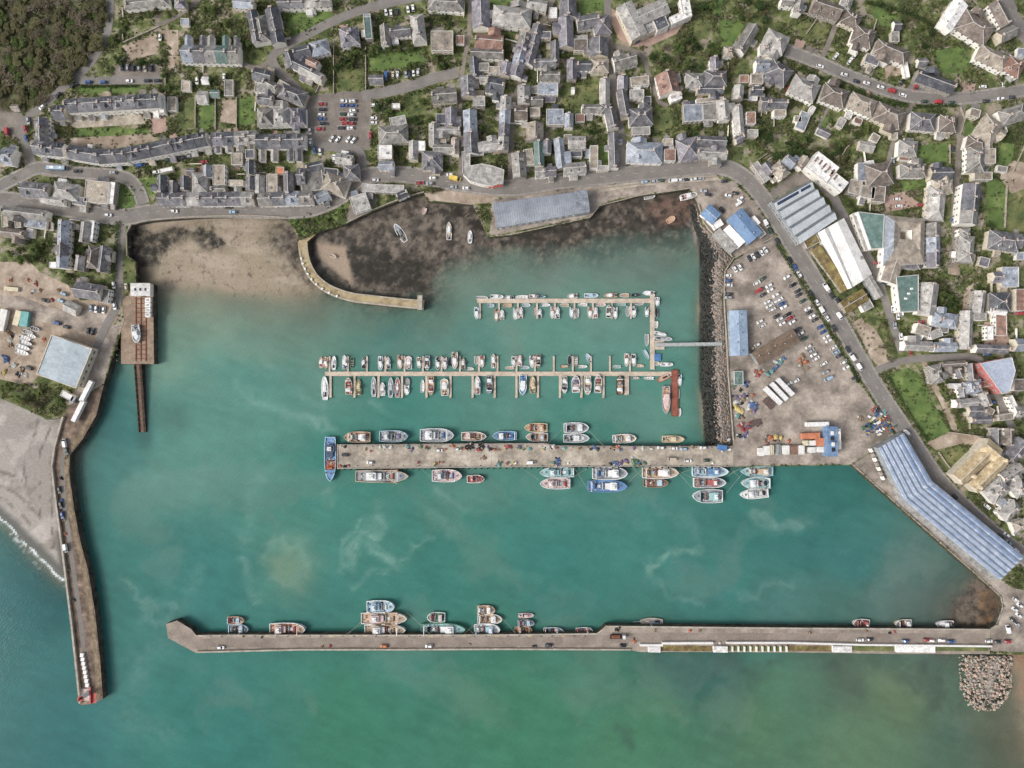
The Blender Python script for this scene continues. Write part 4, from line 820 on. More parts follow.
# ================================================================== larger buildings
def local(root_px, ang, z):
    """returns a function photo pixel (at height z) -> local xy of a thing standing at root_px turned by ang"""
    o = W(root_px[0], root_px[1], z); t = -rad(ang); c, s = math.cos(t), math.sin(t)
    def g(px, py):
        x, y, _ = W(px, py, z); x -= o[0]; y -= o[1]
        return (x*c+y*s, -x*s+y*c)
    return g, (o[0], o[1], QZ), t
def winrow(root, p, q, z, n, wd=1.1, ht=1.2, out=.05, name='window'):
    """n windows along the wall from p to q (local xy), outside on the right-hand side of p->q"""
    dx, dy = q[0]-p[0], q[1]-p[1]; l = math.hypot(dx, dy); nx, ny = dy/l, -dx/l
    a = math.atan2(ny, nx)-math.pi/2
    for k in range(n):
        t = (k+.5)/n
        link(name, win_mesh(wd, ht), root, (p[0]+dx*t+nx*out, p[1]+dy*t+ny*out, z), a)
def multi_ridge(P, n, mats, base, rise, saw=False, along=None):
    """P four corners (local xy) a,b,c,d; ridges run a->b, n bays from a to d"""
    a, b_, c, d = [np.array(p) for p in P]; mb = MB()
    for k in range(n):
        t0, t1 = k/n, (k+1)/n; tm = t0+(t1-t0)*(.27 if saw else .5)
        A0, B0 = a+(d-a)*t0, b_+(c-b_)*t0; A1, B1 = a+(d-a)*t1, b_+(c-b_)*t1; Am, Bm = a+(d-a)*tm, b_+(c-b_)*tm
        v = [(*A0, base), (*B0, base), (*Bm, base+rise), (*Am, base+rise), (*B1, base), (*A1, base)]
        mb.add(v, [(0, 1, 2, 3)], mats[0]); mb.add(v, [(3, 2, 4, 5)], mats[1 % len(mats)]); mb.add(v, [(0, 3, 5), (1, 4, 2)], mats[2 % len(mats)])
    return mb
def rib_mat(key, name, step=1.2, ang=0., dark=.8):
    """profiled sheeting: the roof tones with fine parallel ribs"""
    w, c1, c2, c3 = ROOF[key]
    m = nmat(name, c1, c2, rough=.5, scale=.12, c3=c3, fine=1.2, ramp=(.3, .66), spec=.4)
    nt = m.node_tree; N = nt.nodes; L = nt.links; b = N['Principled BSDF']
    wv = N.new('ShaderNodeTexWave'); wv.inputs['Scale'].default_value = 1/step*.5; wv.wave_profile = 'SAW'
    mp = N.new('ShaderNodeMapping'); mp.inputs['Rotation'].default_value = (0, 0, ang)
    tc = N.new('ShaderNodeTexCoord'); L.new(tc.outputs['Object'], mp.inputs[0]); L.new(mp.outputs[0], wv.inputs[0])
    bp = N.new('ShaderNodeBump'); bp.inputs['Strength'].default_value = .6; bp.inputs['Distance'].default_value = .25
    L.new(wv.outputs['Fac'], bp.inputs['Height']); L.new(bp.outputs[0], b.inputs['Normal'])
    mr = N.new('ShaderNodeMapRange'); mr.inputs['To Min'].default_value = dark; mr.inputs['To Max'].default_value = 1.08
    L.new(wv.outputs['Fac'], mr.inputs['Value'])
    src = b.inputs['Base Color'].links[0].from_socket
    vm = N.new('ShaderNodeVectorMath'); vm.operation = 'SCALE'; L.new(src, vm.inputs[0]); L.new(mr.outputs[0], vm.inputs['Scale']); L.new(vm.outputs[0], b.inputs['Base Color'])
    return m
M_solar = nmat('solar_panel', H_('3c4a68'), H_('2c3850'), rough=.2, spec=.6, scale=1.)
M_sawroof = rib_mat('z', 'sheet_roof_grey', 1.5, 0, .9); M_sheetw = rib_mat('w', 'sheet_roof_white', 1.5)
RF = {k: roofmat(k) for k in ROOF}
def special(name, px, ang, he, label, cat):
    g, loc, rz = local(px, ang, QZ+he)
    root = empty(name, loc, rz); tag(root, label, cat); return root, g
def polyb(name, P, he, rk, wk, label, cat, ang=0, roofz=0., parapet=True, mat=None, lights=0):
    cx = sum(p[0] for p in P)/len(P); cy = sum(p[1] for p in P)/len(P)
    root, g = special(name, (cx, cy), ang, he, label, cat)
    Q = [g(*p) for p in P]
    ar = sum(Q[i][0]*Q[(i+1) % len(Q)][1]-Q[(i+1) % len(Q)][0]*Q[i][1] for i in range(len(Q)))
    if ar < 0: Q.reverse()
    b = MB(); b.prism(Q, 0, he, WALLS[wk]); link('wall', b.mesh('wall'), root)
    b = MB(); b.prism([(x*.985, y*.985) for x, y in Q], he+.02, he+.14, mat or RF[rk])
    if parapet:
        n = len(Q)
        for i in range(n):
            p, q = Q[i], Q[(i+1) % n]; l = math.hypot(q[0]-p[0], q[1]-p[1]); a = math.atan2(q[1]-p[1], q[0]-p[0])
            b.box(((p[0]+q[0])/2, (p[1]+q[1])/2, he+.03+.003*i), (l, .3, .45), M_gut, a)
    rf = link('roof', b.mesh('roof'), root)
    for k in range(lights):
        t = (k+.5)/lights
        b2 = MB(); b2.box((0, 0, 0), (1.8, 1.2, .35), M_frame, 0, .8); link('rooflight', b2.mesh('rooflight'), rf, (Q[0][0]*.5*(1-t)+Q[2][0]*.5*t, Q[0][1]*.4*(1-t)+Q[2][1]*.4*t, he+.14))
    n = len(Q)
    for i in range(n):
        p, q = Q[i], Q[(i+1) % n]; l = math.hypot(q[0]-p[0], q[1]-p[1])
        if l > 5: winrow(root, p, q, he*.45, max(1, int(l/4)), 1.4, 1.2)
    occ_poly(P, 1)
    return root
# saw-tooth fish works
sw = [(771, 202), (809, 181), (837, 219), (800, 244)]
root, g = special('fish_works', (804, 212), 0, 6, 'large pale grey saw-tooth factory with solar panels on top bay, beside the main road', 'factory')
Q = [g(*p) for p in sw]
b = MB(); b.prism([Q[3], Q[2], Q[1], Q[0]], 0, 6, WALLS['g']); link('wall', b.mesh('wall'), root)
mb = multi_ridge(Q, 5, [nmat('north_light_glazing', H_('70777c'), H_('585f64'), rough=.3), M_sawroof, WALLS['g']], 6.02, 2.4, True)
rf = link('roof', mb.mesh('roof'), root)
b = MB(); A, B_, C_, D_ = [np.array(q) for q in Q]
for t0, t1 in ((.06, .62), (.68, .93)):
    pts = []
    for (s, u) in ((t0, .075), (t1, .075), (t1, .13), (t0, .13)):
        e = A+(B_-A)*s+((D_-A)*(1-s)+(C_-B_)*s)*u
        zz = 6.02+2.4*(1-(u/.2-.27)/.73)+.15
        pts.append((*e, zz))
    b.add(pts, [(0, 3, 2, 1)], M_solar)
link('solar_panel', b.mesh('solar_panel'), rf)
winrow(root, Q[0], Q[3], 2.2, 9, 2.4, 1.6); occ_poly(sw, 2)
# white twin hall
root, g = special('ice_store', (845, 253), 0, 6, 'long white double-ridged cold store beside the saw-tooth factory', 'warehouse')
Q = [g(*p) for p in [(828, 227), (844, 218), (872, 274), (853, 287)]]; Q0 = g(819, 232); Q1 = g(849, 289)
b = MB(); b.prism([Q0, Q1, Q[2], Q[1]], 0, 6, WALLS['w']); link('wall', b.mesh('wall'), root)
mb = multi_ridge([Q[1], Q[2], Q[3], Q[0]], 1, [M_sheetw, M_sheetw, WALLS['w']], 6.02, 1.6); link('roof', mb.mesh('roof'), root)
mb = multi_ridge([Q[0], Q[3], Q1, Q0], 1, [M_sheetw, M_sheetw, WALLS['w']], 6.03, 1.1); link('roof', mb.mesh('roof'), root)
b = MB(); b.box((0, 0, 0), (1.6, 1.6, 1.2), M_metal); link('vent', b.mesh('vent'), root, (*g(861, 258), 6.3)); occ_poly([(819, 232), (844, 218), (872, 274), (849, 289)], 1)
def shed(cx, cy, l, w, ang, rt, rc, label, wall='g', he=4.2, name='shed', cat='shed', mat=None):
    f = fs(QZ+he+.6); L, B = l*f, w*f; loc = W(cx, cy, QZ+he+.6); root = empty(name, (loc[0], loc[1], QZ), -rad(ang)); tag(root, label, cat)
    pitch = rad(14); rise = B/2*math.tan(pitch); wm = WALLS[wall]
    b = MB(); b.prism([(-L/2, -B/2), (L/2, -B/2), (L/2, B/2), (-L/2, B/2)], 0, he, wm)
    if rt == 'g':
        for s in (-1, 1): b.add([(s*L/2, -B/2, he), (s*L/2, B/2, he), (s*L/2, 0, he+rise)], [(0, 1, 2)], wm)
    link('wall', b.mesh('wall'), root)
    me = roof_parts(L, B, he, rt, rc, pitch, .4)
    if mat:
        for i_ in range(len(me.materials)): me.materials[i_] = mat
    link('roof', me, root)
    for s in (-1, 1):
        winrow(root, (s*-L/2*.9, s*-B/2), (s*L/2*.9, s*-B/2), he*.45, max(1, int(L/6)), 1.6, 1.1)
    d = MB(); d.box((0, 0, 0), (.1, min(3.4, B*.5), min(3.2, he*.8)), M_door); link('door', d.mesh('door'), root, (L/2+.05, 0, 0))
    if name in ('warehouse', 'boat_shed', 'school') or l > 25:
        rf_ = root.children[1] if len(root.children) > 1 else root
        for k in range(max(2, int(l/9))):
            v = MB(); v.cyl((0, 0, -.3), (0, 0, .55), .32, .32, M_metal, 8); v.cyl((0, 0, .55), (0, 0, .75), .5, .2, M_metal, 8)
            link('roof_vent', v.mesh('roof_vent'), rf_, ((k+.5)*L/max(2, int(l/9))-L/2, B*.12*(-1)**k, he+(rise*.76 if rt == 'g' else .12)+.15))
    occ_rect(cx, cy, l+2, w+2, ang); return root
M_moss = RF['m']
shed(831, 269, 52, 8, 54, 's', 'm', 'long low lean-to with mossy roof along the white cold store', 's', 3.4, cat='shed')
shed(812, 241, 15, 9, -28, 'f', 'm', 'square shed with moss-green flat roof between factory and cold store', 's', 4)
shed(855, 301, 26, 12, -31, 'g', 'm', 'mossy brown gabled shed at lower end of cold store', 's', 4)
shed(874, 287, 24, 8, 60, 'g', 'l', 'narrow grey shed at right end of cold store', 'g', 4)
shed(867, 305, 11, 10, -28, 'f', 'l', 'small pale flat-roofed shed beside the vacant plot', 'w', 3.5)
polyb('fish_factory', [(858, 212), (884, 215), (882.5, 248), (871, 249)], 7, 'g', 'w', 'fish factory wing with large teal flat roof and white edge', 'factory', mat=RF['g'])
polyb('loading_shed', [(852, 214), (857, 212), (870, 249), (865, 251)], 4, 'l', 'w', 'narrow grey loading shed along the teal-roofed factory wing', 'shed')
polyb('packing_hall', [(896, 277), (918, 275), (918, 311), (900, 312)], 7, 'g', 'w', 'packing hall with teal roof and rooflights in the factory yard', 'factory', mat=RF['g'], lights=3)
# courtyard building: four ranges round a light well
root, g = special('courtyard_factory', (905, 242), 0, 7, 'tan-roofed factory built round a square light well', 'factory')
OUT = [(885, 215), (925, 219), (924, 262), (908, 268), (883, 266)]; INN = [(900, 229), (912, 230), (912, 240), (900, 239)]
Qo = [g(*p) for p in [(885, 215), (925, 219), (924, 264), (883, 266)]]; Qi = [g(*p) for p in INN]; Qm = [((a[0]+c[0])/2, (a[1]+c[1])/2) for a, c in zip(Qo, Qi)]
bw = MB(); br = MB()
for i in range(4):
    j = (i+1) % 4
    bw.add([(*Qo[i], 0), (*Qo[j], 0), (*Qo[j], 7), (*Qo[i], 7)], [(0, 1, 2, 3)], WALLS['w']); bw.add([(*Qi[i], 0), (*Qi[j], 0), (*Qi[j], 7), (*Qi[i], 7)], [(3, 2, 1, 0)], WALLS['w'])
    mt = [RF['t'], RF['t'], RF['t'], RF['u']][i]
    br.add([(*Qo[i], 7), (*Qo[j], 7), (*Qm[j], 9.2), (*Qm[i], 9.2)], [(0, 1, 2, 3)], mt); br.add([(*Qm[i], 9.2), (*Qm[j], 9.2), (*Qi[j], 7.4), (*Qi[i], 7.4)], [(0, 1, 2, 3)], RF['t'])
link('wall', bw.mesh('wall'), root); link('roof', br.mesh('roof'), root)
b = MB(); b.prism([Qi[0], Qi[3], Qi[2], Qi[1]][::-1] if False else [(x*.98+Qi[0][0]*.02, y) for x, y in Qi][::-1], .02, .1, M_conc); link('courtyard', b.mesh('courtyard'), root)
occ_poly(OUT, 1); winrow(root, Qo[0], Qo[3], 3, 6, 1.4, 1.4)
shed(893, 270, 25, 15, 108, 'g', 't', 'tan hipped workshop joined to courtyard factory', 'w', 6.5, 'workshop', 'workshop')
shed(911, 262, 20, 12, 5, 'h', 's', 'grey hipped range below the square light well', 'w', 6.2, 'workshop', 'workshop')
# white apartment block
for cx, cy, l, w, lb in ((823, 167, 27, 20, 'pale pinkish flat-roofed apartment block with rows of skylights'), (838, 182, 18, 13, 'lower wing of the pale pinkish apartment block')):
    r_ = shed(cx, cy, l, w, 38, 'f', 'w', lb, 'w', 8, 'apartment_block', 'apartment block')
    for k in range(5 if l > 20 else 2):
        b = MB(); b.box((0, 0, 0), (1.1, 3.2, .3), RF['r']); link('skylight', b.mesh('skylight'), r_, ((k-1.9)*3.0, 1.5, 8.13))
# solar villa, glazed houses of the top right
shed(954, 14, 31, 14, -57, 'g', 'w', 'white house with glazed veranda and pale roof on the upper road', 'w', 5.5, 'house', 'house')
# school: parallel pale ranges and a white L
shed(632, 20, 36, 16, 64, 'g', 'l', 'pale grey long school range beside the pink forecourt', 'c', 7.5, 'school', 'school')
shed(651, 12, 36, 15, -24, 'g', 'l', 'pale grey upper school range next to pink forecourt', 'c', 7.3, 'school', 'school')
shed(645, 28, 20, 12, -24, 'f', 'l', 'flat pale school hall between the two school ranges', 'c', 6, 'school', 'school')
shed(661, 22, 13, 13, -24, 'f', 'd', 'dark flat-roofed school block facing the white wing', 'w', 6.5, 'school', 'school')
shed(681, 16, 22, 8, -24, 'f', 'w', 'white lower wing of the school', 'w', 6, 'school', 'school'); shed(686, 5, 16, 9, 80, 'f', 'w', 'white upright wing of school at the top edge', 'w', 6.4, 'school', 'school')
# round corner shop
polyb('corner_shop', [(462, 152), (470, 150), (470, 166), (482, 164), (492, 166), (504, 170), (503, 182), (492, 186), (480, 184), (470, 181), (463, 174)], 5.2, 'l', 'w', 'pale corner building with rounded front where lane meets harbour road', 'shop')
b = MB(); b.box((0, 0, 0), (8, 3.6, .2), nmat('red_awning', H_('b8523f'), H_('9c4030'), rough=.8)); b.box((0, 2.6, .3), (8, 2.2, .2), RF['u']); aw = W(495, 184.5, QZ+3.4)
o = link('shop_awning', b.mesh('shop_awning'), None, aw, rad(8)); tag(o, 'red shop canopy on the harbour road front of rounded corner building', 'awning')
# shed on the old quay
root, g = special('fish_shed', (542, 208), -8, 5.5, 'long grey ribbed shed on the old town quay', 'warehouse')
M_rib = rib_mat('u', 'ribbed_sheet', 2.2, 0, .78)
Q = [g(*p) for p in [(493, 203), (575, 192), (577, 214), (497, 228)]]; Qe = [g(*p) for p in [(575, 191), (587, 190), (590, 212), (577, 214.5)]]
b = MB(); b.prism([Q[3], Q[2], Q[1], Q[0]], 0, 5.5, WALLS['g']); b.prism([Qe[3], Qe[2], Qe[1], Qe[0]], 0, 5.9, WALLS['g']); link('wall', b.mesh('wall'), root)
mb = multi_ridge(Q, 1, [M_rib, M_rib, WALLS['g']], 5.52, 1.5); link('roof', mb.mesh('roof'), root)
mb = multi_ridge(Qe, 1, [RF['u'], RF['u'], WALLS['g']], 5.92, .9); link('end_roof', mb.mesh('end_roof'), root); winrow(root, Q[3], Q[2], 2, 12, 1.8, 1.4)
occ_poly([(493, 203), (587, 190), (590, 212), (497, 228)], 2)
# sheds at the head of the rock slope
shed(711, 214, 15, 13, 42, 'g', 'a', 'small blue-grey hipped workshop at rock slope head', 'w', 4); shed(718, 224, 10, 7, -32, 'f', 'w', 'white cabin below blue-grey workshop', 'w', 3)
M_blue = rib_mat('a', 'blue_sheet', 1.4)
shed(745, 226, 32, 18, 50, 'g', 'a', 'bright blue gabled boat shed beside the main road', 'g', 5, 'boat_shed', 'boat shed', M_blue)
shed(755, 221, 10, 7, 50, 'f', 'w', 'white flat annexe against the bright blue boat shed', 'w', 3.4); shed(758, 229, 18, 7, 50, 'f', 'l', 'grey lean-to on road side of blue boat shed', 'g', 3)
shed(733, 237, 23, 9, 47, 's', 'w', 'white striped store below blue-grey workshop', 'w', 3.6); shed(725, 241, 26, 8, 47, 's', 'l', 'pale grey store at the rock slope edge', 'g', 3.2)
shed(739, 333, 45, 16.5, 88, 'g', 'u', 'long sky-blue warehouse beside the rock slope', 'g', 5.5, 'warehouse', 'warehouse', rib_mat('a', 'sky_blue_sheet', 2.5) if False else nmat('sky_sheet', H_('98acc2'), H_('8197ae'), rough=.5, scale=.15, fine=.8, c3=H_('acbccd')))
shed(776, 347, 47, 13.5, -31, 'g', 'b', 'long brown low-pitched shed in the middle of quay car park', 'g', 4.4, 'warehouse', 'warehouse', nmat('brown_shed_sheet', H_('7d6957'), H_('625243'), rough=.7, scale=.25, c3=H_('8e7a65'), fine=1.))
shed(739, 378, 14, 9, 88, 'f', 'g', 'small dark green store among the fishing gear', 'g', 3.2)
# sail loft on the north side
root, g = special('boat_hall', (64, 362), 19, 7, 'large hall with pale blue-grey roof above north pier', 'warehouse')
P = [(52, 335), (92, 349), (76, 388), (37, 374)]; Q = [g(*p) for p in P]
b = MB(); b.prism([Q[3], Q[2], Q[1], Q[0]], 0, 7, WALLS['c']); link('wall', b.mesh('wall'), root)
m_ = nmat('pale_blue_sheet', H_('a3b0b8'), H_('8f9ca4'), rough=.5, scale=.12, fine=.6, c3=H_('b2bdc4'))
mb = multi_ridge([Q[0], Q[3], Q[2], Q[1]], 1, [m_, m_, WALLS['c']], 7.03, .8); rf = link('roof', mb.mesh('roof'), root)
b = MB()
for i in range(4):
    p, q = Q[i], Q[(i+1) % 4]; b.box(((p[0]+q[0])/2, (p[1]+q[1])/2, 6.9+.004*i), (math.hypot(q[0]-p[0], q[1]-p[1])+.3, .5, .5), WALLS['c'], math.atan2(q[1]-p[1], q[0]-p[0]))
link('parapet', b.mesh('parapet'), root); winrow(root, Q[2], Q[1], 3, 6, 2., 1.6); occ_poly(P, 3)
shed(67, 396, 14, 6, 28, 'f', 'w', 'white cabin with blue end beside north pier root', 'w', 3)
shed(72, 399.5, 4, 7, 28, 'f', 'a', 'blue kiosk at end of white cabin', 'g', 3)
# golden chapel
root, g = special('golden_chapel', (984, 468), -44, 8, 'golden stone-roofed chapel with two long naves and a transept', 'chapel')
def nave(cx, cy, l, w, a, he, pitch):
    x, y = g(cx, cy); f = fs(QZ+he); L, B = l*f, w*f; rise = B/2*math.tan(pitch)
    b = MB(); b.prism([(-L/2, -B/2), (L/2, -B/2), (L/2, B/2), (-L/2, B/2)], 0, he, WALLS['c'])
    for s in (-1, 1): b.add([(s*L/2, -B/2, he), (s*L/2, B/2, he), (s*L/2, 0, he+rise)], [(0, 1, 2)], WALLS['c'])
    link('wall', b.mesh('wall'), root, (x, y, 0), rad(-(a+44)))
    rf = link('roof', roof_parts(L, B, he, 'g', 'y', pitch, .4), root, (x, y, 0), rad(-(a+44)))
    return rf
nave(973, 466, 40, 14, -44, 8, rad(30)); nave(989, 474, 42, 12.5, -44, 7.5, rad(32)); nave(990, 450, 18, 15, 40, 8.6, rad(32))
for px, py in ((972, 476), (978, 487), (1003, 460), (991, 451)):
    b = MB(); b.box((0, 0, 0), (1.6, 1.6, 3.2), WALLS['c'], 0, .9); b.box((0, 0, 3.2), (1.7, 1.7, 1.2), RF['y'], 0, .1); link('turret', b.mesh('turret'), root, (*g(px, py), 8))
occ_rect(982, 468, 46, 38, -44)
# pink-walled triangular building
polyb('pink_building', [(980, 363.5), (1011.5, 357.5), (1015, 371), (1009, 392), (1002, 394)], 8.5, 'u', 'p', 'wedge-shaped building with pink walls and flat grey roof', 'building', mat=nmat('grey_membrane', H_('a9b2c2'), H_('98a2b4'), rough=.7, scale=.1, fine=.8))
# fish market hall: two lengths with a bend, ridges with strip glazing
root, g = special('fish_market', (945, 510), 0, 7, 'very long blue-grey fish market hall with striped glazed roof along quay', 'market hall')
S1 = [(878, 448), (904, 433), (932, 481), (904, 500)]; S2 = [(904, 500), (932, 481), (1024, 556.5), (1000, 580)]
S1b = [(878, 448), (880, 451)]
M_mk = rib_mat('u', 'market_sheet', 3.0, .6, .9); M_mk = nmat('market_roof', H_('9fabbb'), H_('818fa3'), rough=.45, scale=.25, c3=H_('b7c0ca'), fine=1.5, ramp=(.36, .6))
M_gl = nmat('roof_glazing', H_('5878a8'), H_('466492'), rough=.25, spec=.5, scale=.5)
bw = MB(); mbs = MB()
def hall(P, n):
    a, b_, c, d = [np.array(g(*p)) for p in P]           # a->b is across, a->d along on the sea side
    bw.prism([tuple(a), tuple(d), tuple(c), tuple(b_)], 0, 7, WALLS['g'])
    for k in range(n):
        t0, t1 = k/n, (k+1)/n
        for (u0, u1, z0, z1, mt) in ((0, .5, 0, 1, M_mk), (.5, 1, 1, 0, M_mk)):
            s0, s1 = t0+(t1-t0)*u0, t0+(t1-t0)*u1
            A, B2, C2, D2 = a+(b_-a)*s0, a+(b_-a)*s1, d+(c-d)*s1, d+(c-d)*s0
            mbs.add([(*A, 7.02+0.8*z0), (*B2, 7.02+0.8*z1), (*C2, 7.02+0.8*z1), (*D2, 7.02+0.8*z0)], [(0, 3, 2, 1)], mt)
        # strip glazing near each ridge
        for u0, u1 in ((.22, .34), (.4, .47)) if k in (n-1, n-2) else ((.25, .31),):
            s0, s1 = t0+(t1-t0)*u0, t0+(t1-t0)*u1; z0, z1 = 7.08+1.6*u0, 7.08+1.6*u1
            A, B2, C2, D2 = a+(b_-a)*s0, a+(b_-a)*s1, d+(c-d)*s1, d+(c-d)*s0
            e = lambda p, q, t: p+(q-p)*t
            mbs.add([(*e(A, D2, .02), z0), (*e(B2, C2, .02), z1), (*e(B2, C2, .98), z1), (*e(A, D2, .98), z0)], [(0, 3, 2, 1)], M_gl)
hall(S1, 6); hall(S2, 6)
link('wall', bw.mesh('wall'), root); link('roof', mbs.mesh('roof'), root)
cn = MB(); c0 = [g(*p) for p in [(895, 479), (904, 500), (1000, 580), (995, 583), (900, 503), (891, 482)]]
cn.prism(c0[::-1], 4.4, 4.65, RF['l']); link('canopy', cn.mesh('canopy'), root)
b = MB()
for k in range(7):
    t = k/6; p, q = (878, 450), (890, 478); x, y = g(p[0]+(q[0]-p[0])*t-2.2, p[1]+(q[1]-p[1])*t+1.2); b.box((x, y, 0), (2.2, 1.1, 2.6), WALLS['s'] if k % 2 else WALLS['w'], rad(-65))
link('loading_bay', b.mesh('loading_bay'), root); occ_poly(S1, 3); occ_poly(S2, 3)
# blue ice works with orange and white stores on the quay
root, g = special('ice_works', (834, 441), 0, 7, 'blue ice works with white plant along its right side on quay', 'building')
b = MB(); b.box((0, 0, 0), (6, 17.5, 7), RF['a']); b.box((0, -4, 7), (5, 7, 1.2), M_blue); link('wall', b.mesh('wall'), root, (*g(832.5, 441.5), 0))
b = MB(); b.box((0, 1.5, 0), (3.4, 12, 5), WALLS['w']); b.box((1.8, -2, 0), (2, 5, 3.4), WALLS['w']); b.cyl((0, 5.5, 5), (0, 5.5, 7), .8, .8, M_frame, 12); b.cyl((0, -2, 5), (0, -2, 6.4), .7, .7, M_frame, 12); link('cooling_plant', b.mesh('cooling_plant'), root, (*g(839.6, 442), 0))
for k in range(4):
    b = MB(); b.box((0, 0, 0), (1.6, 2.2, .8), M_dark if k % 2 else M_frame); link('roof_unit', b.mesh('roof_unit'), root, (*g(832, 433+k*5.5), 8.2 if k > 1 else 7.02))

# ================================================================== piers
M_pier = M_conc2; M_pierN = nmat('rusty_pier_deck', H_('84705e'), H_('5a4c40'), rough=.92, scale=.2, c3=H_('9d8a75'), fine=1., ramp=(.38, .6))
M_pierS = nmat('south_pier_deck', H_('9e9082'), H_('7f7368'), rough=.92, scale=.12, c3=H_('b2a594'), fine=1., ramp=(.36, .6))
M_stone = nmat('dressed_stone', H_('b7ad9c'), H_('8f8677'), rough=.9, scale=.3, fine=1.6)
M_plank = nmat('timber_deck', H_('a08a72'), H_('7c6a58'), rough=.9, scale=.25, fine=2.)
M_rust = nmat('rusty_rails', H_('8a5038'), H_('6b3a2a'), rough=.85, scale=.6)
def pierblock(name, P, label, top, side=M_quaywall, z=QZ, z0=-7):
    root = empty(name, W(P[0][0], P[0][1], 0)); tag(root, label, 'pier')
    me = poly_block('deck', P, z0, z, top, side); o = link('deck', me, root); o.location = [-c for c in root.location]
    return root
def onpier(root, name, mb):
    o = link(name, mb.mesh(name), root); o.location = [-c for c in root.location]; return o
def wallstrip(P, w, h, z, mat, mb=None):
    mb = mb or MB()
    for k, (p, q) in enumerate(zip(P[:-1], P[1:])):
        a = W(*p, z); c = W(*q, z); l = math.hypot(c[0]-a[0], c[1]-a[1])
        mb.box(((a[0]+c[0])/2, (a[1]+c[1])/2, z+.002*k), (l+w*.5, w, h), mat, math.atan2(c[1]-a[1], c[0]-a[0]))
    return mb
NP = [(104, 384.3), (66, 408.3), (62, 417), (55, 446), (52, 466), (56, 500), (64, 560), (72, 625), (79, 690), (80, 705), (91, 704), (103, 699), (100, 660), (95, 612), (88, 570), (80, 540), (74, 508), (69, 472), (70, 455), (82, 440), (96, 416)]
npier = pierblock('north_pier', NP, 'narrow weathered north pier with white sea wall, bent beside the shingle beach', M_pierN, z=QZ+.02)
onpier(npier, 'sea_wall', wallstrip([(64, 417), (56, 446), (53, 466), (57, 500), (65, 560), (73, 625), (80, 690), (81, 702)], 1.1, 1.5, QZ+.02, M_stone))
mb = MB(); strip_mesh('x', [(68, 440), (62, 462), (64, 500), (72, 560), (81, 625), (88, 690)], -2.2, 2.2, QZ+.05, M_tar, mb); onpier(npier, 'roadway', mb)
mb = MB(); strip_mesh('x', [(97, 414), (82, 441), (71, 455), (70.5, 470), (75, 508), (81, 540), (89, 570), (96, 612), (101, 660), (102.5, 696)], 2.4, 6.5, QZ+.06, nmat('tan_ledge', H_('968367'), H_('655840'), rough=.9, scale=.28, fine=1.2, c3=H_('b09f83')), mb); onpier(npier, 'ledge', mb)
SP = [(166, 624), (177, 620.5), (191, 629), (196, 635), (230, 634.3), (300, 634.5), (400, 634.5), (520, 634), (590, 633), (598, 633), (606, 625.5), (640, 626), (700, 626.5), (800, 627.5), (990.3, 628.7), (990.3, 654), (900, 654), (800, 652.5), (700, 652), (640, 652), (630, 650), (500, 649.5), (400, 650), (300, 650), (196, 653), (168, 638)]
spier = pierblock('south_pier', SP, 'long straight south pier with angled head, lined with fishing boats', M_pierS, z=QZ+.02)
mb = wallstrip([(198, 651.5), (300, 649), (400, 649), (500, 648.5), (630, 649)], .9, 1.2, QZ+.02, M_stone); onpier(spier, 'parapet', mb)
mb = wallstrip([(640, 644.5), (662, 644.5)], 1.2, 1.4, QZ+.02, M_frame); wallstrip([(662, 642.5), (712, 642.2)], 1.2, 1.6, QZ+.02, M_frame, mb); wallstrip([(726, 642), (790, 642), (860, 644), (990, 645.5)], 1.0, 1.5, QZ+.02, M_frame, mb); onpier(spier, 'white_wall', mb)
for x0, x1, mt in ((661, 712, RF['m']), (728, 786, M_rough), (787, 831, RF['m']), (852, 894, M_rough), (934, 988, M_rough)):
    mb = MB(); P = [(x0, 645.5), (x1, 645.8), (x1, 651.3), (x0, 651)]; v = [W(x, y, QZ+.06) for x, y in P]; mb.add(v, [(3, 2, 1, 0)], mt); onpier(spier, 'grass_strip', mb)
for x0, x1 in ((895, 934), (832, 851), (713, 727), (648, 660)):
    mb = MB(); P = [(x0, 645.5), (x1, 645.8), (x1, 651.8), (x0, 651.5)]; v = [W(x, y, QZ+.3) for x, y in P]
    mb.prism([(a_[0], a_[1]) for a_ in v][::-1], QZ+.03, QZ+1.6, M_frame, RF['w']); onpier(spier, 'white_store', mb)
mb = MB()
for k in range(10):
    p = W(732+k*6, 648.4, QZ); mb.box((p[0], p[1], QZ+.06), (.8, 3.2, 1.3), M_frame)
onpier(spier, 'white_bay_wall', mb)
mb = wallstrip([(196, 635.8), (300, 635.3), (400, 635.3), (520, 634.8), (597, 633.8), (607, 626.4), (700, 627.3), (800, 628.3), (990, 629.5)], .8, .22, QZ+.02, M_stone); onpier(spier, 'coping', mb)
mb = MB(); strip_mesh('x', [(200, 643), (400, 642.3), (590, 641), (640, 637), (985, 638)], -4.4, 4.4, QZ+.045, nmat('pier_road', H_('95887b'), H_('7c7066'), rough=.9, scale=.1, fine=1.2), mb); onpier(spier, 'roadway', mb)
mb = MB()
for k in range(36):
    x = 200+k*11; p = W(x, 636 if x < 596 else 629, QZ); mb.box((p[0], p[1], QZ+.02), (2.2, .5, .14), nmat('yellow_edge_paint', H_('d8c07a'), H_('b39c5c'), rough=.8)) if k % 3 == 0 else mb.cyl((p[0], p[1], QZ), (p[0], p[1], QZ+.6), .25, .3, M_dark)
onpier(spier, 'bollard', mb)
MWP = [(337, 444.5), (400, 444), (545, 443), (556, 445.5), (640, 446), (733.3, 446), (733.3, 466.8), (640, 466.5), (500, 467.3), (337, 469)]
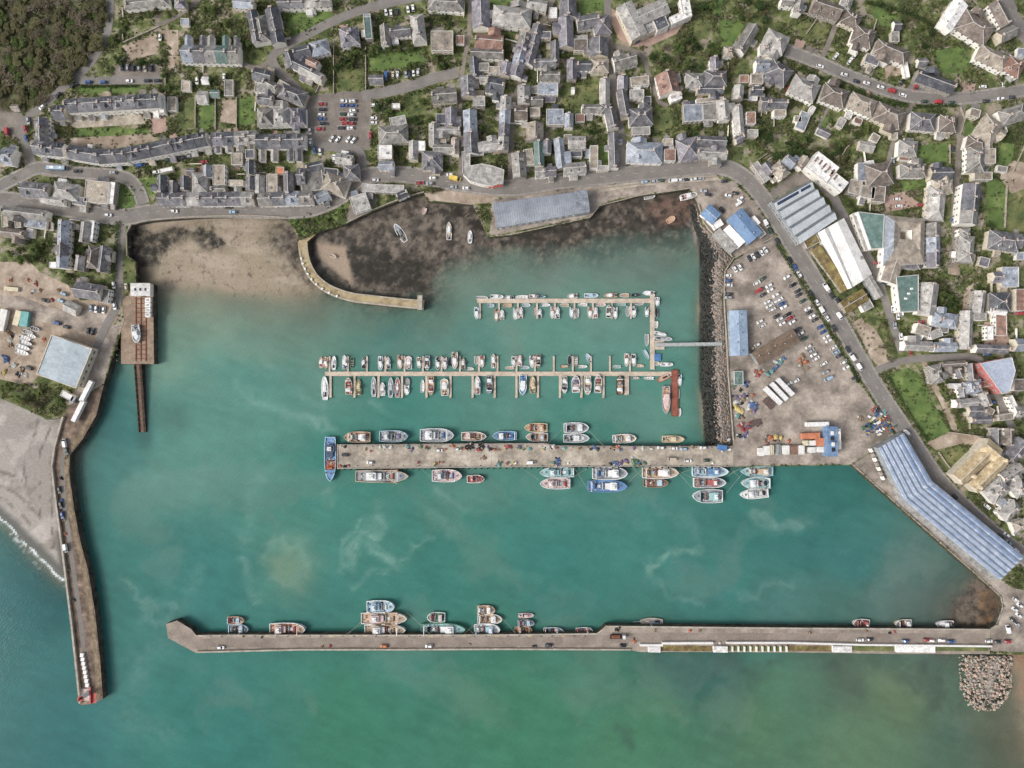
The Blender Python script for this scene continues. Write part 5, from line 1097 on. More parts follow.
mwp = pierblock('market_pier', MWP, 'broad concrete market pier across the middle of the harbour', M_pier, z=QZ+.02)
mb = MB()
for k in range(40):
    x = 340+k*10.1; a, c = W(x, 445.5, QZ), W(x, 466.5, QZ); mb.box((a[0], (a[1]+c[1])/2, QZ+.02), (.12, a[1]-c[1], .012), M_kerb)
onpier(mwp, 'expansion_joint', mb)
mb = wallstrip([(338, 445.4), (400, 445), (545, 444), (556, 446.4), (640, 447), (733, 447)], .5, .25, QZ+.02, M_kerb); wallstrip([(338, 468), (500, 466.4), (640, 465.7), (733, 466)], .5, .25, QZ+.02, M_kerb, mb); wallstrip([(337.8, 445.4), (337.8, 468)], .5, .25, QZ+.03, M_kerb, mb); onpier(mwp, 'edge_kerb', mb)
mb = MB()
for k in range(26):
    for y in (446.2, 465.5):
        p = W(342+k*15.4, y+(0 if k < 14 else .9*(y < 450)), QZ); mb.cyl((p[0], p[1], QZ), (p[0], p[1], QZ+.55), .26, .32, M_dark)
onpier(mwp, 'bollard', mb)
mb = MB()
for k in range(64):
    for y, s in ((443.6, 1), (467.6, -1)):
        x = 339+k*6.2
        yy = (444.5-(x-325)*.0068 if x < 545 else 446) if y < 450 else 469-(x-325)*.0068 if x < 640 else 466.7
        p = W(x, yy, 1); mb.box((p[0], p[1]+s*.25, -3), (.5, .4, 7.8), M_dark)
onpier(mwp, 'fender_pile', mb)
OQ = smooth([(302, 240), (304, 256), (308, 268), (316, 280), (330, 290), (350, 297), (372, 300), (400, 303), (424, 305)], 5)
oa = offs(OQ, 4.5); ob = offs(OQ, -5)
OQP = [(298, 240.2)]+oa+[(425, 311)]+[(424.5, 295)]+ob[::-1]+[(318.3, 232.3)]
OQP = [(299, 240.3)]+oa[1:]+ob[::-1][:-1]+[(317.8, 232.6)]
oq = pierblock('old_quay', OQP, 'curved old stone quay enclosing the small drying basin', nmat('old_granite', H_('b09c78'), H_('8a7854'), rough=.92, scale=.18, c3=H_('a09a58'), fine=1.2, ramp=(.38, .56)), nmat('old_quay_face', H_('6b5d44'), H_('403828'), rough=.9, scale=.3), z=QZ-.6)
mb = MB(); strip_mesh('x', OQ[3:], 2.6, 4.3, QZ-.35, M_stone, mb); strip_mesh('x', OQ[2:], -4.8, -3.6, QZ-.4, M_stone, mb); onpier(oq, 'coping', mb)
mb = MB(); p = W(420, 302.5, QZ); mb.box((p[0], p[1], QZ-.6), (3.2, 8.5, .5), M_stone); mb.box((p[0]+.8, p[1], QZ-.1), (1, 7.5, .6), M_stone); onpier(oq, 'pier_head', mb)
mb = MB()
for k in range(9):
    i = 6+k*2; p = W(oa[i][0]+1, oa[i][1]-1.2, QZ); mb.box((p[0], p[1], QZ-.3), (1.4, 1., .7), M_frame, R.uniform(0, 3))
onpier(oq, 'stone_bollard', mb)
# boat slip with cradle rails on the north side
SL = [(121, 286), (153, 284), (154, 364), (121, 364)]
slip = pierblock('boat_slip', SL, 'timber boat slip with rusty cradle rails beside the sandy beach', M_plank, z=QZ-.1)
mb = MB()
for x in (136, 141, 146):
    a, c = W(x, 297, QZ), W(x, 361, QZ); mb.box((a[0], (a[1]+c[1])/2, QZ-.1), (.5, a[1]-c[1], .3), M_rust)
for k in range(14):
    a = W(141, 299+k*4.6, QZ); mb.box((a[0], a[1], QZ-.09), (7, .45, .22), M_rust)
onpier(slip, 'cradle_rail', mb)
mb = MB()
for k in range(14):
    for x in (121.3, 153.4):
        a = W(x, 288+k*5.6, 0); mb.box((a[0], a[1], -5), (.5, .5, 9.85), M_plank)
onpier(slip, 'pile', mb)
mb = MB(); a, c = W(141, 364, 0), W(143, 432, 0)
n = 12
M_oldt = nmat('weedy_timber', H_('4d4238'), H_('2e2a26'), rough=.95, scale=.4, fine=2)
for k in range(n):
    t = k/n; x = a[0]+(c[0]-a[0])*(t+.5/n); y = a[1]+(c[1]-a[1])*(t+.5/n); z = 3.2-3.0*t
    mb.box((x, y, z-3.5), (5.0, 3.42, 3.5), M_oldt, 0, .96, 1.); mb.box((x, y, z), (1.6, 3.4, .12), nmat('ramp_planks', H_('7a6858'), H_('574a3f'), rough=.95, scale=.5))
    for s in (-1, 1): mb.box((x+s*2.0, y, z), (.5, 3.4, .5), M_oldt)
    mb.box((x, y+.8, z+.12), (4, .35, .25), M_rust)
onpier(slip, 'ramp', mb)
root = empty('winch_house', W(140.5, 289.5, QZ+4)[:2]+(QZ-.1,)); tag(root, 'white flat-roofed winch house at head of boat slip', 'building')
b = MB(); b.box((0, 0, 0), (11, 7, 4), WALLS['w']); link('wall', b.mesh('wall'), root); b = MB(); b.box((0, 0, 4), (11.6, 7.5, .3), RF['w']); rf = link('roof', b.mesh('roof'), root)
for k in range(3): b = MB(); b.box(((k-1)*3, 0, 4.3), (.9, 1.6, .3), M_glass); link('rooflight', b.mesh('rooflight'), rf)
b = MB(); b.box((0, 0, 0), (3, .1, 3), M_door); link('door', b.mesh('door'), root, (0, -3.55, 0))
for k in range(4):
    p = W(147.5, 300+k*5, QZ+2.4); root = empty('white_hut', (p[0], p[1], QZ-.1)); tag(root, '%s white hut from the top along right edge of boat slip' % ORD[k+1], 'hut', 'white huts on the boat slip')
    b = MB(); b.box((0, 0, 0), (2.9, 2.4, 2.2), WALLS['w']); link('wall', b.mesh('wall'), root); b = MB(); b.box((0, 0, 2.2), (3.2, 2.7, .2), RF['w']); b.box((0, 0, 2.4), (1.2, .8, .12), M_metal); link('roof', b.mesh('roof'), root)
# lighthouse hut and white railing store at the end of the north pier
p = W(88, 693, QZ); root = empty('pier_light', (p[0], p[1], QZ+.02)); tag(root, 'small white pier light on red and white end of north pier', 'lighthouse')
M_red = nmat('red_paint', H_('c0473e'), H_('a03830'), rough=.5); 
b = MB(); b.cyl((0, 0, 0), (0, 0, 7), 1.6, 1.2, WALLS['w'], 14); link('tower', b.mesh('tower'), root); b = MB(); b.cyl((0, 0, 7), (0, 0, 7.25), 1.7, 1.7, M_red, 14); b.cyl((0, 0, 7.25), (0, 0, 8.6), .8, .8, M_glass, 12); b.cyl((0, 0, 8.6), (0, 0, 9.4), 1.0, .1, M_red, 12); link('lantern', b.mesh('lantern'), root)
b = MB(); b.box((0, 0, 0), (6, 7, .06), nmat('pinkish_paint', H_('cdb8b4'), H_('b49c98'), rough=.8)); b.box((3.4, 0, .07), (.8, 10, 1), M_red); b.box((5, -2, 0), (3, 6, .05), M_red); link('painted_plinth', b.mesh('painted_plinth'), root, (-1.5, -1, .03))
for k in range(8):
    p = W(82+k*.75, 655+k*4.3, QZ+1); root = empty('pier_locker', (p[0], p[1], QZ+.02), rad(-7)); tag(root, '%s white locker from the top near north pier end' % ORD[k+1], 'locker', 'white lockers on the north pier')
    b = MB(); b.box((0, 0, 0), (2., 2.1, 1.2), WALLS['w']); link('body', b.mesh('body'), root); b = MB(); b.box((0, 0, 1.2), (2.2, 2.3, .12), M_frame, 0, .9); link('lid', b.mesh('lid'), root)
for (x, y, l, w, a, lb) in ((90, 392, 17, 5.5, -62, 'white lorry trailer parked at root of north pier'), (81, 411, 22, 5.5, -62, 'second white lorry trailer parked lower on north pier')):
    pass
# pontoons
M_pont = nmat('pontoon_boards', H_('cbbba6'), H_('ab9a86'), rough=.85, scale=.3, fine=2.)
M_float = nmat('pontoon_float', H_('74777a'), H_('5a5c60'), rough=.7)
def deckbox(mb, x0, y0, x1, y1, z=.75):
    a, c = W(x0, y0, z), W(x1, y1, z); x, y = (a[0]+c[0])/2, (a[1]+c[1])/2; d = (abs(c[0]-a[0]), abs(c[1]-a[1]))
    mb.box((x, y, .1), (d[0]*.94 if d[0] > 8 else d[0]*.8, d[1]*.94 if d[1] > 8 else d[1]*.8, .45), M_float); mb.box((x, y, .55), (d[0], d[1], .2), M_pont)
def pontoon(name, label, main, fingers):
    root = empty(name, W(main[0][0], main[0][1], 0)); tag(root, label, 'pontoon')
    mb = MB(); [deckbox(mb, *m_) for m_ in main]; onpier(root, 'walkway', mb)
    for f_ in fingers:
        mb = MB(); deckbox(mb, *f_, z=.74); o = onpier(root, 'finger', mb)
    mb = MB()
    for f_ in fingers:
        e = f_[3] if abs(f_[3]-main[0][1]) > abs(f_[1]-main[0][1]) else f_[1]
        p = W((f_[0]+f_[2])/2, e, 1); mb.cyl((p[0], p[1], -4), (p[0], p[1], 3), .22, .22, M_metal, 8)
    onpier(root, 'mooring_pile', mb)
    return root
pontoon('pontoon', 'upper marina pontoon with short fingers, joined to the gangway', [(477, 298.6, 649.9, 303), (650, 293, 654.6, 369.5)],
        [(x-.9, 303.1, x+.9, 319) for x in (480, 499, 518, 537, 555, 574.5, 593, 612, 631)])
pontoon('pontoon', 'lower marina pontoon with fingers on both sides', [(325, 371.6, 676, 376)],
        [(x-.9, 356, x+.9, 371.5) for x in (329.5, 348, 367, 385.3, 404.5, 423, 441.5, 460, 479, 497.5, 516.5, 535, 553.8, 572.8, 591, 610, 630)] +
        [(x-1.1, 376.1, x+1.1, 398) for x in (330.5, 354.5, 378.5, 402, 426.5, 450.5, 472.7, 494.7, 516.5, 538, 560, 581.5, 603.5)]+[(624.5, 376.1, 629, 395)])
root = empty('pontoon', W(671, 369, 0)); tag(root, 'rust-red steel pontoon hanging from right end of lower marina pontoon', 'pontoon')
mb = MB(); a = W(675, 393, 1); mb.box((a[0], a[1], -.2), (4.2, 28, 1.2), M_rust); mb.box((a[0], a[1], 1), (3, 27, .15), nmat('rust_deck', H_('9a5a46'), H_('7c4434'), rough=.9, scale=.3)); onpier(root, 'walkway', mb)
root = empty('gangway', W(656, 345, 0)); tag(root, 'long grey gangway bridge from marina pontoon to rock slope', 'gangway')
mb = MB(); a, c = W(656, 345, 1), W(722.5, 344, QZ)
n = 26
for k in range(n):
    t = (k+.5)/n; x = a[0]+(c[0]-a[0])*t; y = a[1]+(c[1]-a[1])*t; z = 1.2+(QZ-.9-1.)*t
    mb.box((x, y, z), ((c[0]-a[0])/n, 2.1, .18), nmat('gangway_mesh', H_('aeb2b0'), H_('959997'), rough=.6, fine=3)); 
    for s in (-1, 1): mb.box((x, y+s*1.1, z+.9), ((c[0]-a[0])/n, .12, .12), M_metal); mb.box((x, y+s*1.1, z), (.1, .1, 1), M_metal)
onpier(root, 'span', mb)
mb = MB(); deckbox(mb, 655, 340.6, 664.5, 349.5); onpier(root, 'landing_float', mb)
# ================================================================== vehicles
PAINT = {'w': ('white', 'e9e8e6', 'd2d1cf'), 'd': ('dark grey', '3e4248', '33373c'), 'k': ('black', '26282c', '1e2023'), 's': ('silver', 'a9adb1', '94989c'), 'b': ('blue', '3d64a0', '31538a'),
         'r': ('red', 'b8353a', '9a2a30'), 'g': ('green', '3f5a4a', '33493c'), 'y': ('yellow', 'e0c23c', 'c9a92e'), 'c': ('pale blue', '9db8cc', '86a2b8'), 'o': ('orange', 'd9803c', 'bf6a2c'), 't': ('beige', 'c9bca4', 'b0a48e')}
def paint(k): return nmat('car_paint_'+PAINT[k][0].replace(' ', '_'), H_(PAINT[k][1]), H_(PAINT[k][2]), rough=.28, spec=.5, scale=.6, fine=1., rnd=.06)
M_lamp = nmat('lamp_glass', H_('e8e6dc'), H_('d0cec4'), rough=.2); M_tail = nmat('tail_lamp', H_('a82c28'), H_('8a2220'), rough=.3)
CM = {}
def rr(x0, x1, hw, z, c=.35, n=2):
    """rounded rectangle ring"""
    return [(x1, -hw+c, z), (x1, hw-c, z), (x1-c*.6, hw-c*.15, z), (x1-c*1.6, hw, z), (x0+c*1.4, hw, z), (x0+c*.5, hw-c*.15, z), (x0, hw-c, z), (x0, -hw+c, z), (x0+c*.5, -hw+c*.15, z), (x0+c*1.4, -hw, z), (x1-c*1.6, -hw, z), (x1-c*.6, -hw+c*.15, z)]
def car_meshes(kind, k):
    key = kind+k
    if key in CM: return CM[key]
    P = paint(k); b = MB(); g = MB()
    if kind == 'car':
        b.rings([rr(-2.1, 2.1, .86, .28), rr(-2.15, 2.15, .9, .55), rr(-2.12, 2.1, .88, .78), rr(-2.05, 1.95, .82, .9)], P)
        b.rings([rr(-1.5, .42, .6, 1.42, .2), rr(-1.42, .36, .56, 1.47, .2)], P)
        g.rings([rr(-2.0, 1.12, .78, .895, .25), rr(-1.52, .44, .61, 1.425, .2)], M_glass)
        for s in (-1, 1): b.box((-.55, s*.7, .9), (.1, .1, .5), P)
        wx, wr = 1.3, .31; hx = 2.12
    elif kind == 'van':
        b.rings([rr(-2.5, 2.5, .95, .3), rr(-2.55, 2.55, 1., .7), rr(-2.5, 2.4, .98, 1.05)], P)
        b.rings([rr(-2.5, 1.55, .97, 1.04), rr(-2.42, 1.2, .86, 1.95, .25), rr(-2.36, 1.1, .8, 2.02, .25)], P)
        g.rings([rr(1.2, 2.2, .88, 1.04, .2), rr(.95, 1.28, .76, 1.9, .12)], M_glass)
        wx, wr = 1.65, .34; hx = 2.5
    elif kind == 'bus':
        b.rings([rr(-5.6, 5.6, 1.22, .3, .3), rr(-5.6, 5.6, 1.25, 1.2, .3)], P); b.rings([rr(-5.5, 5.45, 1.18, 2.75, .3), rr(-5.4, 5.3, 1.1, 2.95, .3)], P)
        g.rings([rr(-5.57, 5.57, 1.22, 1.2, .3), rr(-5.5, 5.48, 1.17, 2.75, .3)], M_glass)
        b.box((-2, 0, 2.95), (2.4, 1.5, .25), M_frame); b.box((3, 0, 2.95), (1.2, 1.2, .2), M_frame)
        wx, wr = 3.3, .48; hx = 5.58
    elif kind == 'trailer':
        b.rings([rr(-6.6, 6.6, 1.25, 1.1, .06), rr(-6.6, 6.6, 1.25, 3.9, .06)], P)
        for j in range(12): b.box((-6+j*1.1, 0, 3.9), (.12, 2.4, .03), M_gut)
        g.box((0, 0, .85), (12.6, .9, .25), M_dark); wx, wr = 4.2, .5; hx = 6.6
    elif kind == 'lorry':
        b.rings([rr(2.6, 4.6, 1.2, .5, .2), rr(2.6, 4.65, 1.22, 1.6, .2)], P); b.rings([rr(2.7, 4.3, 1.1, 2.7, .2), rr(2.8, 4.1, 1., 2.9, .2)], P); g.rings([rr(2.65, 4.6, 1.19, 1.6, .2), rr(2.75, 4.32, 1.12, 2.7, .2)], M_glass)
        b.box((-1.2, 0, .9), (7, 2.4, .25), M_dark); b.box((-1.2, 1.15, 1.15), (7, .1, .5), M_dark); b.box((-1.2, -1.15, 1.15), (7, .1, .5), M_dark); b.box((-1.4, 0, 1.15), (5, 1.8, .7), M_rust)
        wx, wr = 3.2, .46; hx = 4.6
    CM[key] = (b.mesh('body'), g.mesh('windows'), wx, wr, hx, {'car': .82, 'van': .9, 'bus': 1.12, 'trailer': 1.1, 'lorry': 1.05}[kind])
    return CM[key]
b = MB(); b.cyl((0, -.11, 0), (0, .11, 0), 1, 1, M_dark, 12); b.cyl((0, -.12, 0), (0, .12, 0), .55, .55, M_metal, 8); WHEEL = b.mesh('wheel')
b = MB(); b.box((0, 0, 0), (.12, .36, .16), M_lamp); HEAD = b.mesh('headlight')
b = MB(); b.box((0, 0, 0), (.1, .3, .16), M_tail); TAILM = b.mesh('tail_light')
GV = 'parked vehicles of the harbour town'
NMV = {'car': 'car', 'van': 'van', 'bus': 'bus', 'trailer': 'lorry_trailer', 'lorry': 'lorry'}
def vehicle(px, py, ang, k, phrase, kind='car', z=QZ, group=GV, look=None, sc=1.):
    body, gl, wx, wr, hx, hw = car_meshes(kind, k)
    p = W(px, py, z+1); flip = R.random() < .5 and kind in ('car', 'van')
    g_ = .0
    # stand on the road sheet where there is one
    z0 = z+(.26 if z == QZ else .03)
    root = empty(NMV[kind], (p[0], p[1], z0), -rad(ang)+(math.pi if flip else 0)+R.uniform(-.03, .03))
    s_ = sc*R.uniform(.97, 1.05) if kind == 'car' else sc; root.scale = (s_, s_, s_)
    link('body', body, root); link('windows' if kind != 'trailer' else 'chassis', gl, root)
    for sx in (-1, 1):
        for sy in (-1, 1): link('wheel', WHEEL, root, (sx*wx, sy*hw, wr), 0, (wr, 1.2, wr))
    if kind in ('bus', 'lorry'): [link('wheel', WHEEL, root, (-wx+1.2, sy*hw, wr), 0, (wr, 1.2, wr)) for sy in (-1, 1)]
    for sy in (-1, 1):
        if kind != 'trailer': link('headlight', HEAD, root, (hx-.02, sy*(hw-.25), .68))
        link('tail_light', TAILM, root, (-hx if kind != 'lorry' else -4.6, sy*(hw-.2), .75 if kind != 'trailer' else 1.2))
    lk = look or PAINT[k][0]+' '+{'car': 'car', 'van': 'van', 'bus': 'bus', 'trailer': 'lorry trailer', 'lorry': 'lorry'}[kind]
    reg(root, lk, phrase, {'trailer': 'trailer'}.get(kind, kind), px, py, group)
VL = {  # place: [(x, y, colour[, kind]) ...], direction
 'in left row of hilltop car park': (0, [(322, 104, 'r'), (322, 109.5, 'd'), (321, 114.5, 'w'), (326, 114.8, 's') if 0 else (321.5, 119, 'b'), (323.5, 123.5, 'd'), (320, 129, 'r')]),
 'in middle column of hilltop car park': (0, [(343.5, 101, 'w'), (343.5, 105.5, 'b'), (343, 114, 'g'), (343, 119, 'r'), (345, 123, 'r'), (341, 128, 'd')]),
 'in right column of hilltop car park': (0, [(352.5, 101, 'w'), (353, 105.5, 'b'), (353, 110.5, 'w'), (351, 114.8, 'w'), (352, 119.2, 'd'), (351, 123.4, 'r'), (350.5, 128, 'w')]),
 'in slanting bays of hilltop car park': (-52, [(332, 138.5, 'w'), (337.5, 139.5, 'w'), (348.5, 139, 'w'), (353.5, 140, 'w')]),
 'on right side of hilltop car park': (0, [(374.5, 105, 'w'), (373.5, 118, 'w'), (373.5, 122.6, 'w')]),
 'in walled bay beside hilltop car park': (90, [(370.5, 135, 'r')]),
 'on lane left of hilltop car park': (88, [(310, 131, 's'), (310.5, 142, 'w'), (314.5, 150, 'b'), (320, 151.5, 'w'), (334, 158, 'w')]),
 'in bays along the upper track': (88, [(386, 76, 'b', 'van'), (393, 75, 't'), (397.5, 74.6, 'w'), (406, 74, 's'), (409.5, 73.5, 'd'), (413.5, 72.6, 'w'), (418, 71.7, 'w')]),
 'beside the upper hillside road': (80, [(386, 12, 'w'), (391, 13, 'w'), (408, 9, 'w'), (413, 8, 'w'), (397, 12, 'd')]),
 'on road below hilltop car park': (0, [(375, 180, 'w'), (420, 183, 'r'), (433, 178, 'w'), (430, 183.5, 's'), (450, 174.5, 'w'), (453, 187, 's'), (466, 188, 'w')]),
 'on the curved hillside road': (-40, [(58, 95, 'd'), (42, 107, 'w'), (73.5, 85, 'd')]),
 'in parking lane under the wood': (0, [(88, 82, 'b'), (103, 82, 'b'), (129, 81, 'w'), (147, 80.5, 'd'), (157, 80.5, 'd')]),
 'in upper parking bays near the wood': (88, [(122, 67.5, 'k'), (127.5, 67.5, 's'), (133, 67.5, 'd'), (139, 67.5, 's'), (145, 68, 't'), (151, 68, 'd')]),
 'on the bend left of terraces': (82, [(25, 129, 'r'), (26, 138, 'b'), (28, 120.5, 's')]),
 'on forecourt at the wood edge': (85, [(7, 132, 'r', 'van')]),
 'on bus road below lower crescent': (3, [(57.5, 168.5, 'c', 'bus'), (77, 171, 'd'), (113, 172.5, 's')]),
 'on lane right of the bus road': (-10, [(140.5, 165, 'b', 'van'), (156, 172, 'w'), (168, 160, 'g'), (182, 158, 'd'), (190, 156, 's'), (203.5, 162, 'r')]),
 'beside the five-house terrace': (90, [(197, 80.5, 'w'), (204.5, 79.5, 'w'), (187, 88, 'd'), (160, 37, 'w'), (224, 77, 'w')]),
 'on the harbour road above beach': (2, [(108, 215, 'w'), (174, 211, 'w'), (228.5, 207, 'd'), (233, 212, 'c')]),
 'on shore lane above boat slip': (82, [(113.5, 285, 'w'), (114.5, 306, 'w'), (126, 287, 't')]),
 'in small bays beside shore lane': (98, [(91, 308, 'c'), (96, 309, 'w'), (100.3, 309.5, 'd'), (103.5, 310, 'w')]),
 'in front of the large pale hall': (15, [(57, 323, 'b'), (66, 327, 'd')]),
 'at right corner of pale hall': (100, [(88, 331, 'd'), (92.5, 331.5, 'd')]),
 'among the boatyard heaps': (20, [(45, 300.5, 'd'), (61.5, 301, 'c'), (64, 294, 'c'), (29, 368, 'd')]),
 'at root of north pier': (-62, [(89, 391, 'w', 'trailer'), (81, 411, 'w', 'trailer')]),
 'on the north pier': (80, [(64.5, 443, 'w', 'van'), (66.5, 451, 'g'), (65.5, 548, 'w', 'van'), (59, 490, 'd'), (60.5, 505, 'k'), (62, 515, 'b')]),
 'on hill road at top right': (18, [(820, 66, 'w'), (844.5, 74.5, 'w'), (856.5, 81, 'd'), (867, 83, 'w'), (881, 87, 'w'), (892.5, 91, 'r', 'van'), (903, 95, 'w')]),
 'parked off the hill road': (100, [(916, 86, 'r', 'van'), (788, 89, 'r'), (849, 101, 'b'), (936, 89, 'd')]),
 'on right end of hill road': (0, [(925, 101.5, 'g'), (939, 101.8, 'r', 'van'), (952, 102.5, 'g'), (983, 86.5, 'w'), (986.5, 101, 'd'), (1001, 98.5, 'w'), (1012, 97, 'd')]),
 'on drives above the hill road': (-55, [(836, 56, 'w'), (855, 55, 'w'), (850, 61, 'w'), (902, 82, 'k')]),
 'on main road opposite saw-tooth factory': (60, [(766, 223.5, 'w', 'van'), (770.5, 231, 'g'), (777.5, 241.5, 'd'), (790, 260, 'k'), (795, 267, 'b'), (799.5, 274.5, 'w')]),
 'on main road beside cold store': (58, [(811, 293, 'k'), (817, 302, 'w'), (822, 310.5, 'w', 'van'), (827.5, 318, 'w'), (834, 328, 'd'), (839.5, 316, 'w', 'van'), (828, 289, 's'), (832, 296, 'd')]),
 'on main road beside vacant plot': (58, [(848, 349.5, 'd'), (852.5, 357, 'w', 'van'), (859.5, 367, 'w', 'van')]),
 'at top of the workshop yard': (12, [(704, 191, 's'), (708.5, 194.5, 'd'), (728.5, 195.5, 'w'), (735.5, 193, 'd')]),
 'beside the workshop yard fence': (-36, [(739.5, 203, 'w', 'van'), (740.5, 198.5, 'w')]),
 'beside blue-grey workshop': (50, [(722, 209.5, 'k')]),
 'in top row of quay car park': (60, [(735, 269, 'w'), (740, 267, 'w'), (749.5, 258.5, 'd'), (753.5, 256.8, 'w'), (757.8, 254.6, 'd'), (761.7, 252.4, 'w'), (765.8, 250.4, 'w')]),
 'along rock slope side of car park': (0, [(728, 275.5, 'w'), (728, 280.5, 'b'), (729, 285, 'w'), (729, 294, 'd'), (729, 297.5, 's')]),
 'in upper middle of quay car park': (-32, [(757, 283, 'w'), (762.5, 279, 'g'), (759.5, 290, 'r', 'van'), (763, 295, 'd'), (769, 285.5, 'w'), (770.5, 290, 'w')]),
 'in central block of quay car park': (-30, [(776, 295, 'w'), (767.5, 302, 'w'), (779.5, 299.6, 'w'), (774.5, 302.4, 'w'), (769.2, 306, 'w'), (782, 303.8, 'b'), (772.5, 309.4, 'w'), (784, 307, 'w')]),
 'in lower block of quay car park': (-30, [(776.8, 316.2, 'd'), (780, 319, 'w'), (782.7, 323.4, 'w'), (788, 314.4, 'k'), (790.4, 318, 'r'), (792.4, 322, 'w')]),
 'in front of the long brown shed': (-30, [(760, 321.5, 'w'), (762.6, 325.6, 'w'), (753, 348, 't'), (757, 345, 'w')]),
 'in upper part of fence row': (-30, [(787, 277, 'w'), (793, 285, 'k'), (798, 291, 'd'), (799, 295, 'd'), (803, 301, 'g'), (808, 308.5, 'w'), (809.5, 312.4, 'd'), (812.5, 316.2, 'w'), (815, 320, 'd')]),
 'in lower part of fence row': (-30, [(820.5, 327, 'b'), (823.5, 332, 'b'), (826.5, 336.6, 'w'), (829, 340.6, 'w'), (833.5, 347.6, 'w'), (836.4, 352, 'c'), (839, 356, 'd'), (844, 362, 'w'), (846.5, 367.4, 'w'), (855, 377.5, 'd')]),
 'at right end of brown shed': (-32, [(798, 329.4, 'd'), (801, 333.4, 'w'), (804.5, 338.6, 'g'), (808.5, 346.6, 'w'), (811, 351, 's'), (813.8, 354.8, 'w'), (816.2, 358.6, 'w'), (824, 363.6, 'w')]),
 'beside the scrap heap on quay': (-28, [(828.5, 378.5, 'c', 'van'), (826, 372, 's'), (796, 381, 'w'), (788.5, 384, 'w')]),
 'in the quay lorry park': (45.5, [(771.5, 395.5, 'w', 'trailer'), (777.5, 391.5, 'w', 'trailer'), (783.5, 387, 'w', 'trailer')]),
 'behind the blue ice works': (-1, [(815.5, 424, 'w', 'trailer')]),
 'on left half of market pier': (0, [(370, 462.5, 'w'), (345, 455, 'd'), (439, 450.5, 'w'), (458, 449.3, 'w'), (531, 462.5, 'w', 'van')]),
 'on right half of market pier': (0, [(672, 459.2, 't', 'van'), (688, 461, 'w'), (707, 460.5, 'g'), (661, 447.8, 'w'), (674, 448.4, 'w'), (684, 449, 'c'), (703.5, 447.8, 'w')]),
 'on left part of south pier': (0, [(220.5, 647.5, 'w'), (384, 646.2, 'o'), (429, 646.2, 'w'), (548.5, 645.4, 'd'), (623, 645.6, 'k')]),
 'near wide step of south pier': (0, [(618, 636.2, 'w', 'lorry')]),
 'on right part of south pier': (0, [(860, 640, 'w'), (869.5, 639.6, 'd'), (905.5, 641.2, 'b'), (927, 640, 'r'), (931.5, 640.8, 'w'), (942, 640.4, 'w'), (951, 641.6, 'b'), (989, 641.2, 'w'), (998, 642, 'd'), (1008, 641.6, 'r')]),
 'at right end of quay apron': (78, [(1008, 629, 'w', 'van')]),
 'in the corner car park by market': (38, [(1016, 600, 'w'), (1020, 605.5, 'w'), (1015, 609.5, 'w'), (1013, 620, 'd'), (1019, 615.5, 'w'), (1017, 624, 's')]),
 'on road above the market hall': (42, [(907, 433, 'w', 'van'), (955, 496.5, 'd'), (987.5, 506.5, 'w'), (997, 514, 'w'), (1007, 535, 'w'), (1001.5, 536.8, 'd'), (1009, 542.6, 'c'), (1016, 549.8, 'w')]),
 'on the strip above grey ribbed shed': (-3, [(645, 182, 'c'), (654, 181.2, 's'), (661, 180.6, 'g'), (673, 180.6, 'w', 'van'), (681, 179.8, 'w'), (686.6, 179.4, 'd'), (694, 179, 'w'), (700.5, 178.6, 's'), (725, 181, 'd')]),
 'in the factory yard': (85, [(893, 309, 'w'), (898, 316, 'w'), (902, 313, 'w'), (911, 352, 'r'), (895, 325, 's'), (901, 336, 'w')]),
 'beside the courtyard block': (0, [(921.5, 322, 'r'), (987, 354.5, 'b'), (1018, 313.5, 'r', 'van'), (992.5, 402, 'b'), (954.5, 220, 'b')]),
 'in the tan-roofed factory yard': (0, [(899, 206, 'w'), (921, 205, 'r'), (897, 199, 'w'), (877, 263, 'r')]),
 'in drives off the narrow right lanes': (85, [(953, 149, 'd'), (900, 144, 'w'), (1004, 83, 'w'), (983, 87, 'd') if 0 else (893, 161, 's')]),
 'in front of the cold store': (58, [(826, 287, 'w', 'van'), (838, 301, 'd')]),
}
for ph, (a, lst) in VL.items():
    for t in lst:
        z = QZ
        vehicle(t[0], t[1], a, t[2], ph, t[3] if len(t) > 3 else 'car', z)
for (x, y, c) in ((455, 178.6, 'y'),): vehicle(x, y, 14, c, 'on road below uphill lane mouth', 'van', look='bright yellow emergency van', sc=1.35)

# painted bays round the cars in the car parks
mb = MB()
for ph, (a, lst) in VL.items():
    if 'car park' in ph or 'fence row' in ph or 'bays' in ph or 'market' in ph and 'corner' in ph:
        t_ = -rad(a); c, s = math.cos(t_), math.sin(t_)
        for q in lst:
            p = W(q[0], q[1], QZ)
            for sd in (-1, 1): mb.box((p[0]-s*sd*1.32, p[1]+c*sd*1.32, QZ+.215+.0008*(len(mb.v) % 7)), (4.8, .11, .008), M_line, t_)
struct(link('bay_markings', mb.mesh('bay_markings')))
